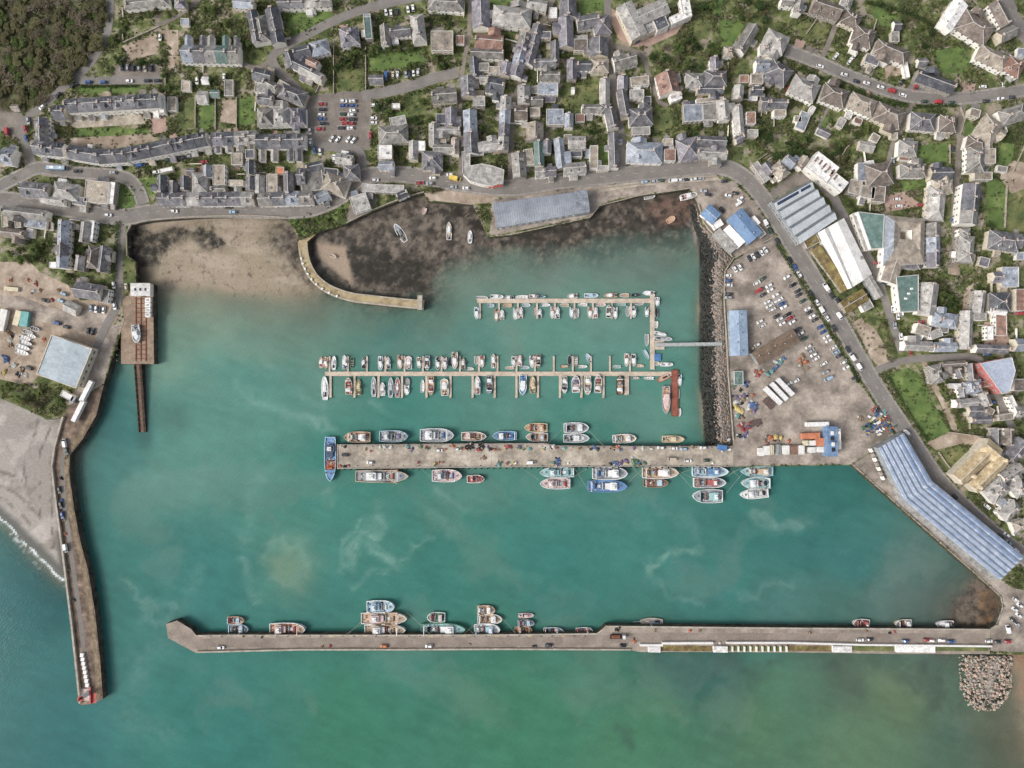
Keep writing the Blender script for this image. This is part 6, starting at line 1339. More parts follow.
# ================================================================== boats
BC = {'w': ('white', 'e3e4e2', 'c9cbca'), 'l': ('pale blue', 'a9c8d8', '8fb0c2'), 'b': ('blue', '6a96c0', '527fac'), 'n': ('navy', '4a5872', '3a465e'), 'r': ('red', 'b4645c', '97524c'), 'o': ('orange', 'cda88a', 'b38e70'), 't': ('tan', 'c9b294', 'ab947a'),
      'g': ('green', '5d9a80', '4a836b'), 'q': ('turquoise', '9cc4c6', '86b0b2'), 'k': ('dark', '3c3f44', '303338'), 's': ('grey', '9ea4a8', '868c90'), 'p': ('pink', 'd6bcb8', 'bea39f'), 'y': ('cream', 'd9cba4', 'bfb18c'), 'm': ('brown', '9c8068', '7d6350'), 'v': ('olive', 'a3a070', '878458')}
def bm_(k): return nmat('boat_'+BC[k][0].replace(' ', '_'), H_(BC[k][1]), H_(BC[k][2]), rough=.5, scale=.35, fine=2., rnd=.08)
M_net = {k: nmat('net_'+n, H_(a), H_(c), rough=.95, scale=1.2, fine=5) for k, n, a, c in (('g', 'green', '4f7a5c', '36583f'), ('b', 'blue', '4a6ea0', '34527e'), ('o', 'orange', 'c06a42', '97502f'), ('k', 'black', '2e3036', '1f2024'), ('r', 'red', 'a84a48', '843638'), ('v', 'violet', '74638e', '5a4c70'), ('t', 'brown', '8d7358', '6d583f'), ('w', 'white', 'c9ccc8', 'a4a8a4'), ('q', 'teal', '5f9a98', '467d7c'), ('y', 'yellow', 'cdb760', 'a8944a'))}
M_mast = nmat('alloy_mast', H_('d6d8d8'), H_('bcc0c0'), rough=.35, spec=.5)
M_deckw = nmat('worn_work_deck', H_('8f8a82'), H_('6c6862'), rough=.85, scale=.7, fine=3, rnd=.1)
def hb(t, full, st):
    """half beam, t from stern 0 to bow 1"""
    if t < .35: return st+(1-st)*math.sin(t/.35*math.pi/2)
    if t < full: return 1.
    u = (t-full)/(1-full)
    return max(0., (1-u**2.5))**.68
def hull_meshes(L, B, fb, hk, dk, full=.5, st=.82, rim=None, sheer=.5, inset=.35):
    n = 16; ts = [i/n for i in range(n+1)]
    def ring(scale, zf, ins=0.):
        up = []; dn = []
        for t in ts:
            x = (t-.5)*(L-2*ins); y = max(0., hb(t, full, st)*B/2*scale-ins) if t < 1 else 0.
            z = zf(t); up.append((x, y, z)); dn.append((x, -y, z))
        return dn+up[::-1]
    g = lambda t: fb+sheer*max(0, (t-.45)/.55)**2*fb
    h = MB(); hm = bm_(hk); rm = bm_(rim) if rim else hm
    h.rings([ring(.72, lambda t: -.5), ring(.9, lambda t: .15), ring(1, g)], hm, False)
    bw = min(.3, B*.06)
    h.rings([ring(1.0, g), ring(1.0, lambda t: g(t)+.1, -.05), ring(1.0, lambda t: g(t)+.1, bw), ring(1.0, lambda t: g(t)-inset, bw)], rm, False)
    d = MB(); r_ = ring(1.0, lambda t: g(t)-inset, bw); m_ = len(ts)
    d.add(r_, [(i, i+1, 2*m_-2-i, 2*m_-1-i) for i in range(m_-1)], bm_(dk) if dk in BC else M_deckw)
    return h.mesh('hull'), d.mesh('deck'), g
def windowband(root, x, y, z, l, w, h, rot=0):
    b = MB(); b.box((x, y, z), (l, w, h), M_glass); return link('window', b.mesh('window'), root)
def house_on(root, x, y, z, l, w, h, k, roofk=None, name='wheelhouse'):
    b = MB(); b.box((x, y, z), (l, w, h*.55), bm_(k)); b.box((x, y, z+h*.8), (l*.97, w*.97, h*.2), bm_(k)); b.box((x, y, z+h), (l*1.08, w*1.08, .12), bm_(roofk or k))
    for sx in (-1, 1):
        for sy in (-1, 1): b.box((x+sx*l*.46, y+sy*w*.46, z+h*.55), (.12, .12, h*.25), bm_(k))
    o = link(name, b.mesh(name), root)
    b = MB(); b.box((x, y, z+h*.55), (l*.95, w*.95, h*.25), M_glass); link('window', b.mesh('window'), o)
    return o
def clutter(root, x0, x1, hw, z, n, cols, name='deck_gear'):
    b = MB()
    for k in range(n):
        x, y = R.uniform(x0, x1), R.uniform(-hw, hw); c = R.choice(cols); s = R.uniform(.3, .7)
        if R.random() < .55: b.box((x, y, z), (s*1.3, s, R.uniform(.25, .6)), M_net[c] if c in M_net else bm_(c), R.choice((0, 0, 1.57, R.uniform(0, 3))))
        else: b.rings([[(x+s*.8*q*math.cos(a)*R.uniform(.8, 1.1), y+s*.7*q*math.sin(a), z+hh) for a in [i*2*math.pi/8 for i in range(8)]] for q, hh in ((1, 0), (.85, .2), (.4, .38))], M_net[c] if c in M_net else bm_(c))
    return link(name, b.mesh(name), root)
MODEL = {}
def boat(px, py, l, w, head, kind, hk, dk, ck, phrase, group, gear='gbot', look=None, extra=None, z=0.):
    f = fs(z+1.5); L, B = l*f, w*f; p = W(px, py, z+1.5)
    nm = {'yacht': 'sailing_yacht', 'cruiser': 'motor_boat', 'open': 'rowing_boat', 'rib': 'inflatable_boat', 'trawler': 'fishing_boat', 'aft': 'fishing_boat', 'beamer': 'beam_trawler', 'pilot': 'workboat', 'cat': 'catamaran'}[kind]
    root = empty(nm, (p[0], p[1], z), -rad(head+R.uniform(-2.5, 2.5)*(l < 25)))
    if kind == 'yacht':
        h, d, g = hull_meshes(L, B, 1.0, hk, dk, .42, .62, None, .25, .12); link('hull', h, root); link('deck', d, root)
        zt = .95; b = MB(); hw = B*.24
        b.rings([[(x*L, y*hw*2/2, zt) for x, y in ((-.12, -1), (.2, -.7), (.26, 0), (.2, .7), (-.12, 1))], [(x*L, y*hw*.8, zt+.5) for x, y in ((-.11, -1), (.17, -.7), (.22, 0), (.17, .7), (-.11, 1))]], bm_(ck)); link('coachroof', b.mesh('coachroof'), root)
        b = MB(); b.box((-.27*L, 0, zt-.02), (L*.2, B*.4, .06), M_dark); b.box((-.27*L, B*.26, zt), (L*.22, .15, .25), bm_(hk)); b.box((-.27*L, -B*.26, zt), (L*.22, .15, .25), bm_(hk)); link('cockpit', b.mesh('cockpit'), root)
        b = MB(); mh = L*1.15; b.cyl((.1*L, 0, zt), (.1*L, 0, zt+mh), .1, .07, M_mast, 6); b.cyl((.1*L, -B*.45, zt+mh*.55), (.1*L, B*.45, zt+mh*.55), .04, .04, M_mast, 5); m_ = link('mast', b.mesh('mast'), root)
        b = MB(); b.cyl((.1*L, 0, zt+1.3), (-.3*L, 0, zt+1.2), .2, .16, bm_(R.choice('bnwk')), 7); link('boom', b.mesh('boom'), m_)
        b = MB()
        for (x, y) in ((L*.49, 0), (-L*.47, 0), (.08*L, B*.47), (.08*L, -B*.47)): b.cyl((x, y, zt), (.1*L, 0, zt+mh*.97), .02, .02, M_metal, 4)
        link('rigging', b.mesh('rigging'), m_)
    elif kind in ('cruiser', 'cat', 'pilot'):
        h, d, g = hull_meshes(L, B, .9 if L < 10 else 1.5, hk, dk, .5 if kind != 'cat' else .78, .9, None, .3, .25); link('hull', h, root); link('deck', d, root); z0 = g(.4)-.25
        b = MB(); b.rings([[(x*L, y*B*.36, z0) for x, y in ((-.1, -1), (.2, -.9), (.34, -.25), (.34, .25), (.2, .9), (-.1, 1))], [(x*L, y*B*.31, z0+.6) for x, y in ((-.1, -1), (.17, -.9), (.29, -.25), (.29, .25), (.17, .9), (-.1, 1))]], bm_(ck)); cb = link('cabin', b.mesh('cabin'), root)
        house_on(root, -.02*L if kind != 'pilot' else -.1*L, 0, z0+.5, L*.2, B*.56, 1.5 if L > 9 else 1.1, ck)
        b = MB(); b.box((-.45*L, 0, z0), (.5, B*.3, .9), M_dark if R.random() < .6 else M_frame); link('outboard_engine', b.mesh('outboard_engine'), root)
        if R.random() < .75 or gear: clutter(root, -.42*L, -.16*L, B*.3, z0, 6 if L < 10 else 12, (gear or 'wbk')+'wk')
        b = MB(); b.cyl((-.05*L, 0, z0+1.8), (-.05*L, 0, z0+3.6), .05, .04, M_mast, 5); b.cyl((-.05*L, -B*.2, z0+2.9), (-.05*L, B*.2, z0+2.9), .03, .03, M_mast, 4); link('aerial_mast', b.mesh('aerial_mast'), root)
    elif kind == 'open':
        h, d, g = hull_meshes(L, B, .6, hk, dk, .45, .8, None, .3, .35); link('hull', h, root); link('deck', d, root); z0 = .3
        for x in (-.22, .02, .22): b = MB(); b.box((x*L, 0, z0+.12), (.3, B*.78, .06), bm_('t' if hk != 't' else 'w')); link('thwart', b.mesh('thwart'), root)
        b = MB(); b.box((-.48*L, 0, .5), (.35, .3, .6), M_dark); link('outboard_engine', b.mesh('outboard_engine'), root)
    elif kind == 'rib':
        h, d, g = hull_meshes(L, B, .7, hk, dk, .5, .85, None, .35, .3); link('hull', h, root); link('deck', d, root)
        b = MB(); b.box((-.05*L, 0, .4), (L*.16, B*.3, .9), bm_(ck)); b.box((-.25*L, 0, .4), (L*.14, B*.3, .6), M_dark); link('console', b.mesh('console'), root)
        b = MB(); b.box((-.46*L, 0, .5), (.5, .8, .8), M_dark); link('outboard_engine', b.mesh('outboard_engine'), root)
    else:
        big = L > 15
        fb = 2.2 if big else 1.4
        h, d, g = hull_meshes(L, B, fb, hk, dk, .52, .86, 'w' if hk not in 'wto' and R.random() < .6 else hk, .45, .7); link('hull', h, root); link('deck', d, root); z0 = fb-.65
        fore = kind == 'trawler'
        wx = .14*L if fore else -.24*L
        if kind == 'beamer': wx = -.2*L
        wh = house_on(root, wx, 0, z0, L*.17, B*.55, 2.5 if big else 1.9, ck)
        if big:
            b = MB(); b.box((wx+(-.14*L if fore else .13*L), 0, z0), (L*.12, B*.5, 1.5), bm_(ck)); b.box((wx, 0, z0+2.7), (L*.09, B*.35, .7), bm_('w')); link('deckhouse', b.mesh('deckhouse'), root)
        # raised foredeck
        b = MB(); n = 8; pts = []
        for i in range(n+1):
            t = .74+.25*i/n; pts.append(((t-.5)*L, hb(t, .52, .86)*B/2*.93-.1))
        poly = [(x, -max(y, .02)) for x, y in pts]+[(x, max(y, .02)) for x, y in pts][::-1]
        b.prism(poly, z0, g(.8)+.02, bm_(dk if dk in BC else 's')); b.box((.33*L, 0, g(.8)+.02), (.9, 1.1, .6), M_metal); link('foredeck', b.mesh('foredeck'), root)
        # gantry, mast, winch, net drum, hatch
        b = MB(); xg = -.42*L if fore else .3*L; gh = 3.6 if big else 2.4
        for s in (-1, 1): b.box((xg, s*B*.36, z0), (.28, .28, gh), bm_(ck))
        b.box((xg, 0, z0+gh), (.4, B*.78, .35), bm_(ck)); ga = link('gantry', b.mesh('gantry'), root)
        b = MB(); b.cyl((wx, 0, z0+2), (wx, 0, z0+(8 if big else 5)), .14, .08, M_mast, 6); b.cyl((wx, -B*.25, z0+(6 if big else 4)), (wx, B*.25, z0+(6 if big else 4)), .06, .06, M_mast, 5); b.cyl((wx+.3, 0, z0+3.4), (wx+.3, 0, z0+3.8), .5, .5, M_frame, 10); link('mast', b.mesh('mast'), root)
        b = MB(); xw = (-.12 if fore else .04)*L; b.cyl((xw, -B*.28, z0+.6), (xw, B*.28, z0+.6), .45, .45, M_rust if R.random() < .5 else M_metal, 10); b.box((xw, 0, z0), (1.1, B*.5, .4), M_metal); link('winch', b.mesh('winch'), root)
        b = MB(); xn = (-.33 if fore else .2)*L; c = R.choice(gear); b.cyl((xn, -B*.2, z0+.9), (xn, B*.2, z0+.9), .75, .75, M_net[c] if c in M_net else bm_(c), 10); link('net_drum', b.mesh('net_drum'), root)
        b = MB(); xh = (-.22 if fore else .1)*L; b.box((xh, 0, z0), (1.8 if big else 1.1, 1.8 if big else 1.1, .5), bm_(R.choice('wsl'))); link('hatch', b.mesh('hatch'), root)
        b = MB(); b.cyl((wx-.4*L*.17, B*.33, z0+1.6), (wx+.4*L*.17, B*.33, z0+1.6), .3, .3, M_frame, 8); link('life_raft', b.mesh('life_raft'), root)
        lo, hi = ((-.45, .02) if fore else (-.06, .24)); clutter(root, lo*L, hi*L, B*.36, z0, int(16 if not big else 40), gear+'wtw')
        if not fore: clutter(root, -.45*L, -.34*L, B*.3, z0, 6, gear, 'stern_gear')
        if kind == 'beamer':
            for s in (-1, 1):
                b = MB(); b.cyl((.08*L, s*.4, z0+1.2), (.3*L, s*B*.52, z0+5.0), .22, .16, bm_('t'), 6); b.cyl((.3*L, s*B*.52-.1, z0+1), (.02*L, s*B*.46, z0+1), .3, .3, bm_(R.choice('om')), 6); link('derrick', b.mesh('derrick'), root)
    if extra == 'orange':
        b = MB()
        for k in range(26):
            x, y = R.uniform(.06, .25)*L, R.uniform(-.4, .4)*B; q = R.uniform(.5, 1.1)
            b.rings([[(x+q*u*math.cos(a), y+q*u*math.sin(a), 1.5+h_) for a in [i*2*math.pi/8 for i in range(8)]] for u, h_ in ((1, 0), (.9, .5), (.4, .8))], M_net['o'])
        link('net_pile', b.mesh('net_pile'), root)
    if extra == 'bowsprit':
        b = MB(); b.cyl((L*.45, 0, 1.2), (L*.8, 0, 1.6), .14, .08, M_mast, 6); link('bowsprit', b.mesh('bowsprit'), root)
    cat = {'yacht': 'yacht', 'cruiser': 'motor boat', 'open': 'small boat', 'rib': 'inflatable boat', 'trawler': 'fishing boat', 'aft': 'fishing boat', 'beamer': 'trawler', 'pilot': 'workboat', 'cat': 'catamaran'}[kind]
    lk = look or f"{BC[hk][0]} {({'yacht': 'sailing yacht', 'cruiser': 'motor boat', 'open': 'open boat', 'rib': 'inflatable', 'trawler': 'fishing boat', 'aft': 'fishing boat', 'beamer': 'beam trawler', 'pilot': 'workboat', 'cat': 'catamaran'})[kind]}" + ('' if dk == hk or dk not in BC else f' with {BC[dk][0]} deck')
    reg(root, lk, phrase, cat, px, py, group)
    return root
GM = 'small boats berthed at the marina pontoons'; GF = 'fishing boats moored along the piers'
def row(phrase, group, lst):
    for t in lst: boat(*t[:9], phrase, group, *(t[9:]))
row('outside the upper pontoon', GM, [(482, 297.6, 12, 3.6, 0, 'open', 'w', 's', 'w'), (497, 296.6, 13, 4.4, 0, 'cruiser', 'w', 'w', 'w', 'wk'), (509, 297.3, 9, 3.6, 180, 'cruiser', 'w', 'k', 'w', 'k'), (521.5, 297, 13, 4, 180, 'open', 'w', 'w', 'w'), (534, 296, 10, 4, 0, 'cruiser', 's', 'p', 'w', 'w'), (542, 296.6, 9, 3, 0, 'rib', 'k', 'q', 'k'),
   (572.5, 296, 10, 4.6, 180, 'cruiser', 'w', 't', 'w', 'w'), (591.5, 295.4, 14, 4.4, 0, 'cruiser', 'w', 'l', 'l', 'w'), (610.5, 295.2, 13, 4.4, 180, 'cruiser', 't', 'o', 'w', 'or'), (624.5, 295.2, 9, 4, 180, 'open', 'w', 'o', 'w'), (636, 295, 8, 2.8, 0, 'rib', 'k', 'k', 's'), (649, 293, 12, 4.6, 180, 'cruiser', 'w', 'w', 'w', 'w')])
row('between fingers of upper pontoon', GM, [(491, 305.4, 7, 4, 0, 'open', 'l', 'l', 'w'), (507.5, 305.2, 9, 4, 180, 'open', 'o', 't', 'w'), (526.5, 305, 8, 3.4, 0, 'open', 'w', 'l', 'w'), (546, 304.8, 9, 3.4, 0, 'open', 'l', 'w', 'w'), (564.5, 305, 9, 3.4, 180, 'open', 'w', 't', 'w'), (583, 304.6, 9, 3.2, 180, 'open', 'w', 'w', 'w'), (601.5, 304.4, 9, 3.8, 0, 'open', 'w', 'p', 'w'), (621.5, 303.8, 9.5, 4, 180, 'open', 'q', 'q', 'w'), (640, 303.4, 8, 3.2, 0, 'open', 'w', 's', 'w')])
row('on upper pontoon fingers', GM, [(476.6, 313, 12, 4.8, 90, 'cruiser', 'w', 'l', 'w', 'k'), (496.4, 315.4, 12, 4.6, 90, 'cruiser', 't', 't', 'w', 'ot'), (502, 314.6, 9.5, 4.4, 270, 'cruiser', 'w', 'w', 'w', 'y'), (515.4, 313.8, 11.5, 4.6, 90, 'cruiser', 'w', 'w', 'w', 'w'), (520.8, 312.6, 11, 4.4, 270, 'cruiser', 'w', 'p', 'w', 'v'), (534.6, 311.6, 9.5, 4, 90, 'open', 's', 's', 'w'), (539.8, 313.4, 9, 4.4, 270, 'cruiser', 'w', 's', 'w', 'k'),
   (552.4, 312.6, 12, 4.4, 90, 'cruiser', 'w', 'p', 'w', 'r'), (557.6, 312.6, 11.5, 4.4, 270, 'cruiser', 'w', 's', 'w', 'k'), (571.6, 312.4, 11, 4.4, 90, 'cruiser', 'l', 'w', 'w', 'w'), (577, 313.6, 10, 4.4, 90, 'open', 'w', 's', 'w'), (590.2, 312.6, 11, 4.6, 90, 'cruiser', 'w', 't', 'w', 'o'), (595.8, 312.6, 11, 4.4, 270, 'cruiser', 'w', 'p', 'w', 'r'), (608.8, 311.4, 12.5, 5.2, 270, 'aft', 'w', 'm', 'w', 'tk'), (615.4, 313, 12, 4.6, 90, 'cruiser', 'w', 'w', 'w', 'w'), (628.2, 311.4, 10, 4.2, 90, 'open', 'w', 's', 'w'), (634.2, 312, 11, 4.4, 90, 'cruiser', 'w', 's', 'w', 'kv')])
row('beside the upright pontoon arm', GM, [(647.2, 312, 9.5, 4, 90, 'cruiser', 'w', 's', 'w', 'w'), (657.6, 301.6, 8.5, 4.4, 90, 'cruiser', 'w', 'l', 'w', 'k'), (656.8, 313, 9, 3.2, 90, 'rib', 's', 'k', 'k'), (656.6, 324.6, 7, 3.6, 90, 'open', 'w', 'w', 'w'), (647.2, 340, 12, 3.8, 90, 'open', 'w', 's', 'w'), (660.5, 333.6, 13, 3.4, 14, 'yacht', 'w', 'w', 'w'), (663.5, 338.4, 18, 4.4, 6, 'yacht', 'w', 's', 'w'), (646.5, 354.5, 11, 4, 62, 'open', 'q', 'l', 'w'), (657.6, 363.6, 4.5, 4, 0, 'open', 'w', 'w', 'w'), (667, 364.4, 13, 4, 0, 'cruiser', 'w', 'w', 'w', 'w')])
row('above left half of lower pontoon', GM, [(321, 362.4, 11, 4.4, 270, 'cruiser', 't', 'p', 'w', 'or'), (325.6, 362.8, 12, 4.6, 90, 'cruiser', 't', 't', 'w', 'o'), (333.6, 362.8, 14, 4.8, 270, 'yacht', 'w', 'w', 'w'), (344.4, 362, 14, 4.8, 270, 'cruiser', 'w', 'w', 'w', 'b', 'white speedboat with blue stern cover'), (351.6, 363, 10, 4, 90, 'open', 'g', 'k', 'w'), (363.4, 363, 11, 4.4, 270, 'cruiser', 's', 'k', 'w', 'k'), (380.4, 363.2, 14, 5, 90, 'cruiser', 'w', 's', 'w', 'wk'), (388, 362.8, 12, 4.2, 270, 'cruiser', 'w', 's', 'w', 'k'), (399.8, 362.2, 14, 5.4, 90, 'cruiser', 't', 'p', 'w', 'ot'), (408.6, 362.6, 13, 6.2, 270, 'cat', 'w', 'p', 'w', 'w'), (419, 362.6, 11, 4.4, 90, 'cruiser', 'w', 't', 'w', 't'), (427.2, 363, 14, 5.2, 90, 'aft', 'n', 'n', 'w', 'bw'), (437.8, 363.4, 13, 4.8, 90, 'cruiser', 'w', 'k', 'w', 'k'), (444.6, 363.4, 12, 4.8, 90, 'cruiser', 'w', 'p', 'w', 'wr')])
row('above right half of lower pontoon', GM, [(450.6, 361.4, 9, 4, 270, 'rib', 'n', 'k', 'k'), (454.8, 360.6, 17, 6, 90, 'cruiser', 'w', 't', 'w', 'tw'), (463, 363.6, 11, 4.6, 270, 'cruiser', 's', 't', 'w', 'kt'), (470.5, 368.8, 6.5, 3, 0, 'open', 'w', 'w', 'w'), (476.4, 360.4, 8.5, 4.2, 90, 'open', 'w', 's', 'w'), (482, 361.4, 12, 4.6, 90, 'cruiser', 'w', 'o', 'w', 'r'), (493.4, 361, 14, 4.6, 270, 'cruiser', 'w', 't', 'w', 'kr'), (509.5, 367.8, 9, 3, 180, 'open', 'w', 't', 'w'), (513.6, 361.6, 11, 4.4, 90, 'cruiser', 'w', 's', 'w', 'w'), (519.8, 360.4, 11, 4.6, 270, 'cruiser', 'p', 'p', 'w', 'v'), (525.4, 367.4, 8, 3, 0, 'open', 'w', 'l', 'w'), (532, 361.8, 12, 4.6, 90, 'cruiser', 'w', 'p', 'w', 'v'), (538.4, 361.2, 13, 4.8, 90, 'aft', 't', 's', 'w', 'tkr'),
   (564.4, 366.4, 8.5, 3, 0, 'open', 'm', 't', 'w'), (569.8, 359.6, 10, 4, 270, 'rib', 's', 'k', 'k'), (576, 361.6, 10, 4, 90, 'open', 't', 's', 'w'), (583, 366.6, 9, 3, 0, 'open', 'w', 'w', 'w'), (588.6, 357.8, 9, 4, 250, 'rib', 'w', 'l', 's'), (617, 366.6, 8, 3, 180, 'open', 'w', 'q', 'w'), (626.8, 360, 13, 4.6, 90, 'cruiser', 'w', 't', 'w', 'r'), (634, 360, 12.5, 4.6, 90, 'cruiser', 'w', 's', 'w', 'k'), (640.4, 365.8, 8, 3.2, 0, 'open', 't', 't', 'w')])
row('below left half of lower pontoon', GM, [(324.6, 388, 24, 7, 270, 'yacht', 'w', 'w', 'w'), (348.6, 386, 17, 7, 270, 'aft', 't', 'p', 'w', 'ort'), (358.6, 387, 16, 4.8, 270, 'cruiser', 'v', 'v', 'y', 't'), (373.6, 386.6, 20, 5, 270, 'yacht', 'w', 's', 'w'), (382.4, 389, 13.5, 5, 270, 'cruiser', 'w', 'w', 'w', 'w'), (390.6, 387.4, 20, 5.2, 270, 'yacht', 'w', 's', 'w'), (397.4, 387.4, 20, 5.4, 270, 'yacht', 'w', 'r', 'w'), (407.2, 381.4, 8, 6, 270, 'open', 'n', 's', 'w'), (406.6, 390, 10, 5.2, 90, 'cruiser', 'w', 'w', 'w', 'o'), (422.4, 386, 12.5, 3.8, 270, 'open', 'w', 'w', 'w'), (431, 386, 18.5, 6.2, 90, 'aft', 't', 'o', 'w', 'krt')])
row('under right half of lower pontoon', GM, [(444.6, 387, 17, 7.6, 270, 'cat', 'w', 't', 'w', 'o'), (477.4, 385.2, 18, 5.6, 270, 'cruiser', 'w', 'p', 'w', 'to'), (489.2, 385, 18.5, 6.6, 90, 'aft', 's', 's', 'w', 'ktw'), (522.8, 385, 20, 7.6, 90, 'pilot', 'w', 'b', 'w', 'b'), (532.6, 384.6, 17, 5.8, 270, 'cruiser', 't', 'y', 't', 'k'), (564.4, 385, 17, 6, 90, 'aft', 'w', 'w', 'w', 'kyt'), (575.8, 384, 17, 8.2, 270, 'aft', 'w', 'p', 'w', 'vrw'), (587.6, 385.4, 19, 7.4, 90, 'aft', 'y', 'y', 'w', 'yw'), (598.2, 383.6, 18.5, 7.2, 270, 'aft', 'w', 't', 'w', 'tkr'), (619.8, 385, 19, 7.4, 270, 'aft', 'k', 't', 'w', 'ot'), (636, 374.0 if 0 else 378, 8, 2.8, 0, 'open', 't', 's', 'w'), (649, 378.2, 10, 3, 180, 'open', 'w', 'w', 'w')])
row('around the rust-red pontoon', GM, [(663.5, 378, 14, 5.4, 155, 'rib', 'r', 'o', 'k'), (666.2, 400, 28, 8.2, 90, 'pilot', 's', 'o', 'p', 'vo'), (680, 380, 12, 4, 90, 'cruiser', 'w', 'l', 'w', 'w'), (679.5, 412.5, 8, 4, 90, 'open', 'w', 'w', 'w'), (678.6, 394, 10, 2.4, 90, 'open', 'w', 's', 'w')])
row('along north side of market pier', GF, [(357.5, 437, 26, 11, 180, 'aft', 't', 'o', 'w', 'kwo'), (394, 436.2, 29, 11.6, 0, 'aft', 'l', 's', 's', 'wkv'), (437.2, 435.2, 34, 13.6, 0, 'aft', 'w', 's', 'w', 'bvw'), (474, 436.4, 25, 9.2, 0, 'aft', 'w', 't', 'p', 'rtk'), (504.5, 435.8, 24, 9.4, 180, 'trawler', 'l', 'b', 'w', 'bw'), (535.8, 427.6, 23, 9, 180, 'aft', 'y', 'o', 'o', 'okt'), (536.8, 437, 22, 9, 180, 'aft', 'w', 'o', 's', 'ork'), (576.4, 427.8, 25, 10.6, 0, 'trawler', 'w', 's', 'w', 'kbw'), (576.6, 438.2, 26, 9, 0, 'cruiser', 'w', 's', 'w', 'tk'), (624.6, 438.6, 23.5, 9, 0, 'trawler', 'w', 't', 'w', 'tkw'), (673.4, 439.2, 22, 7, 0, 'cruiser', 'y', 't', 'y', 't')])
row('across the head of market pier', GF, [(330.5, 459, 44, 11.6, 90, 'aft', 'l', 'b', 'n', 'obw', 'large blue trawler with orange net deck', 'orange')])
row('along south side of market pier', GF, [(382.4, 476, 53, 12.4, 0, 'beamer', 't', 's', 'w', 'towm'), (447.2, 475.6, 30, 12.6, 0, 'aft', 'w', 'p', 's', 'vtw'), (475.8, 479, 17.5, 8, 0, 'aft', 'r', 'r', 'r', 'ro'), (556.8, 472.2, 34, 10.4, 180, 'trawler', 'q', 'q', 'q', 'qw'), (555, 483.4, 30, 11, 180, 'trawler', 'w', 'p', 'p', 'rbw'), (610, 473.2, 35, 12.8, 0, 'trawler', 'w', 's', 'w', 'tvb'), (607.4, 486, 39, 12, 0, 'trawler', 'b', 'b', 'w', 'vbw', 'deep blue trawler with white rails'), (660.2, 472.6, 36, 12, 0, 'trawler', 'y', 't', 'w', 'tyv'), (656, 483, 25, 9, 0, 'trawler', 'm', 'm', 'l', 'ot'), (710, 471.4, 36, 10.6, 0, 'trawler', 'l', 'l', 'b', 'bw'), (709.5, 482.4, 32, 10.8, 0, 'trawler', 'w', 's', 'r', 'vrt'), (707.4, 496, 30, 13.6, 180, 'aft', 'w', 's', 'q', 'kw'),
   (756.6, 471.2, 32, 10.4, 180, 'aft', 'l', 'q', 't', 'tw'), (755.6, 483, 28.5, 11.6, 180, 'trawler', 'w', 'q', 'w', 'kw'), (754, 493.6, 28, 10, 175, 'trawler', 'w', 'w', 'w', 'kwt')])
row('along the left part of south pier', GF, [(235.8, 620.4, 17, 7.6, 0, 'trawler', 'o', 't', 'l', 'or'), (238.4, 629.4, 20.5, 10, 0, 'trawler', 'l', 's', 'l', 'twk'), (288, 628.8, 36, 12.6, 0, 'aft', 'w', 'o', 'p', 'orv'), (381, 606.4, 28, 12.6, 0, 'aft', 'w', 'l', 'l', 'wk'), (384.4, 618, 46, 12.4, 0, 'beamer', 'y', 't', 'p', 'otm'), (385.4, 629.6, 41, 11.6, 0, 'beamer', 'w', 't', 'w', 'otm'), (436, 617.4, 18, 10.4, 180, 'aft', 'w', 'g', 'p', 'gr'), (443.4, 629, 45, 12, 0, 'trawler', 'g', 'q', 'w', 'gkw')])
row('along the middle of south pier', GF, [(486.2, 610.2, 18, 9.6, 0, 'trawler', 't', 'o', 'w', 'ow'), (490, 619.2, 24.5, 10, 0, 'trawler', 'w', 't', 'w', 'tw'), (487.2, 629.2, 26, 11.8, 0, 'trawler', 'w', 'w', 'l', 'kw'), (526.2, 615.8, 15.5, 5, 0, 'cruiser', 'p', 'p', 'p', 'rk'), (526, 623.2, 17, 7, 0, 'trawler', 's', 's', 'l', 'kr'), (523.6, 630, 17.5, 7.4, 0, 'aft', 'o', 'o', 'o', 'ot'), (553.6, 631, 20, 6.8, 0, 'trawler', 'w', 'l', 'p', 'kr'), (584.4, 630.8, 17, 6.8, 0, 'trawler', 'w', 'p', 'r', 'r'), (651.4, 622, 23, 7.6, 180, 'yacht', 't', 's', 't', 'tk', 'grey old wooden sailing boat with long bowsprit', 'bowsprit')])
row('along the right end of south pier', GF, [(861.4, 623.6, 17, 9, 180, 'aft', 'w', 'r', 'r', 'or'), (903.4, 623.6, 17, 8, 180, 'aft', 'y', 't', 'w', 'tk'), (945, 624.4, 17.5, 7.6, 180, 'cruiser', 'w', 'p', 'w', 'r')])
GO = 'boats aground in the old basin'
boat(400, 232.5, 21, 7, 236, 'yacht', 'w', 's', 's', 'lying on dark mud of old basin', GO, 'k', 'grey-decked white sailing yacht', None, .4)
boat(449, 231, 17.5, 5.2, 272, 'cruiser', 'w', 't', 'w', 'in shallow water left of the quay shed', GO, 'w', None, None, .2)
boat(470, 236.6, 13, 4.6, 272, 'yacht', 'w', 'w', 'w', 'in shallow water close to quay shed', GO, 'w', None, None, .1)
boat(424, 211, 7, 4, 110, 'open', 'p', 'p', 'w', 'on mud below the old basin wall', GO, 'w', None, None, 1.2)
boat(650, 196.5, 11, 4, -12, 'open', 'w', 's', 'w', 'on the weedy foreshore right of quay shed', GO, 'w', None, None, 1.6)
boat(689, 196, 17, 6, -12, 'cruiser', 'w', 'p', 'w', 'hauled out at top right of old basin', GO, 'rk', None, None, 3.4)
boat(671.5, 219, 9, 6, -35, 'open', 'o', 'o', 'o', 'aground on red-brown mud in the corner', GO, 'o', 'orange flat barge', None, 1.2)
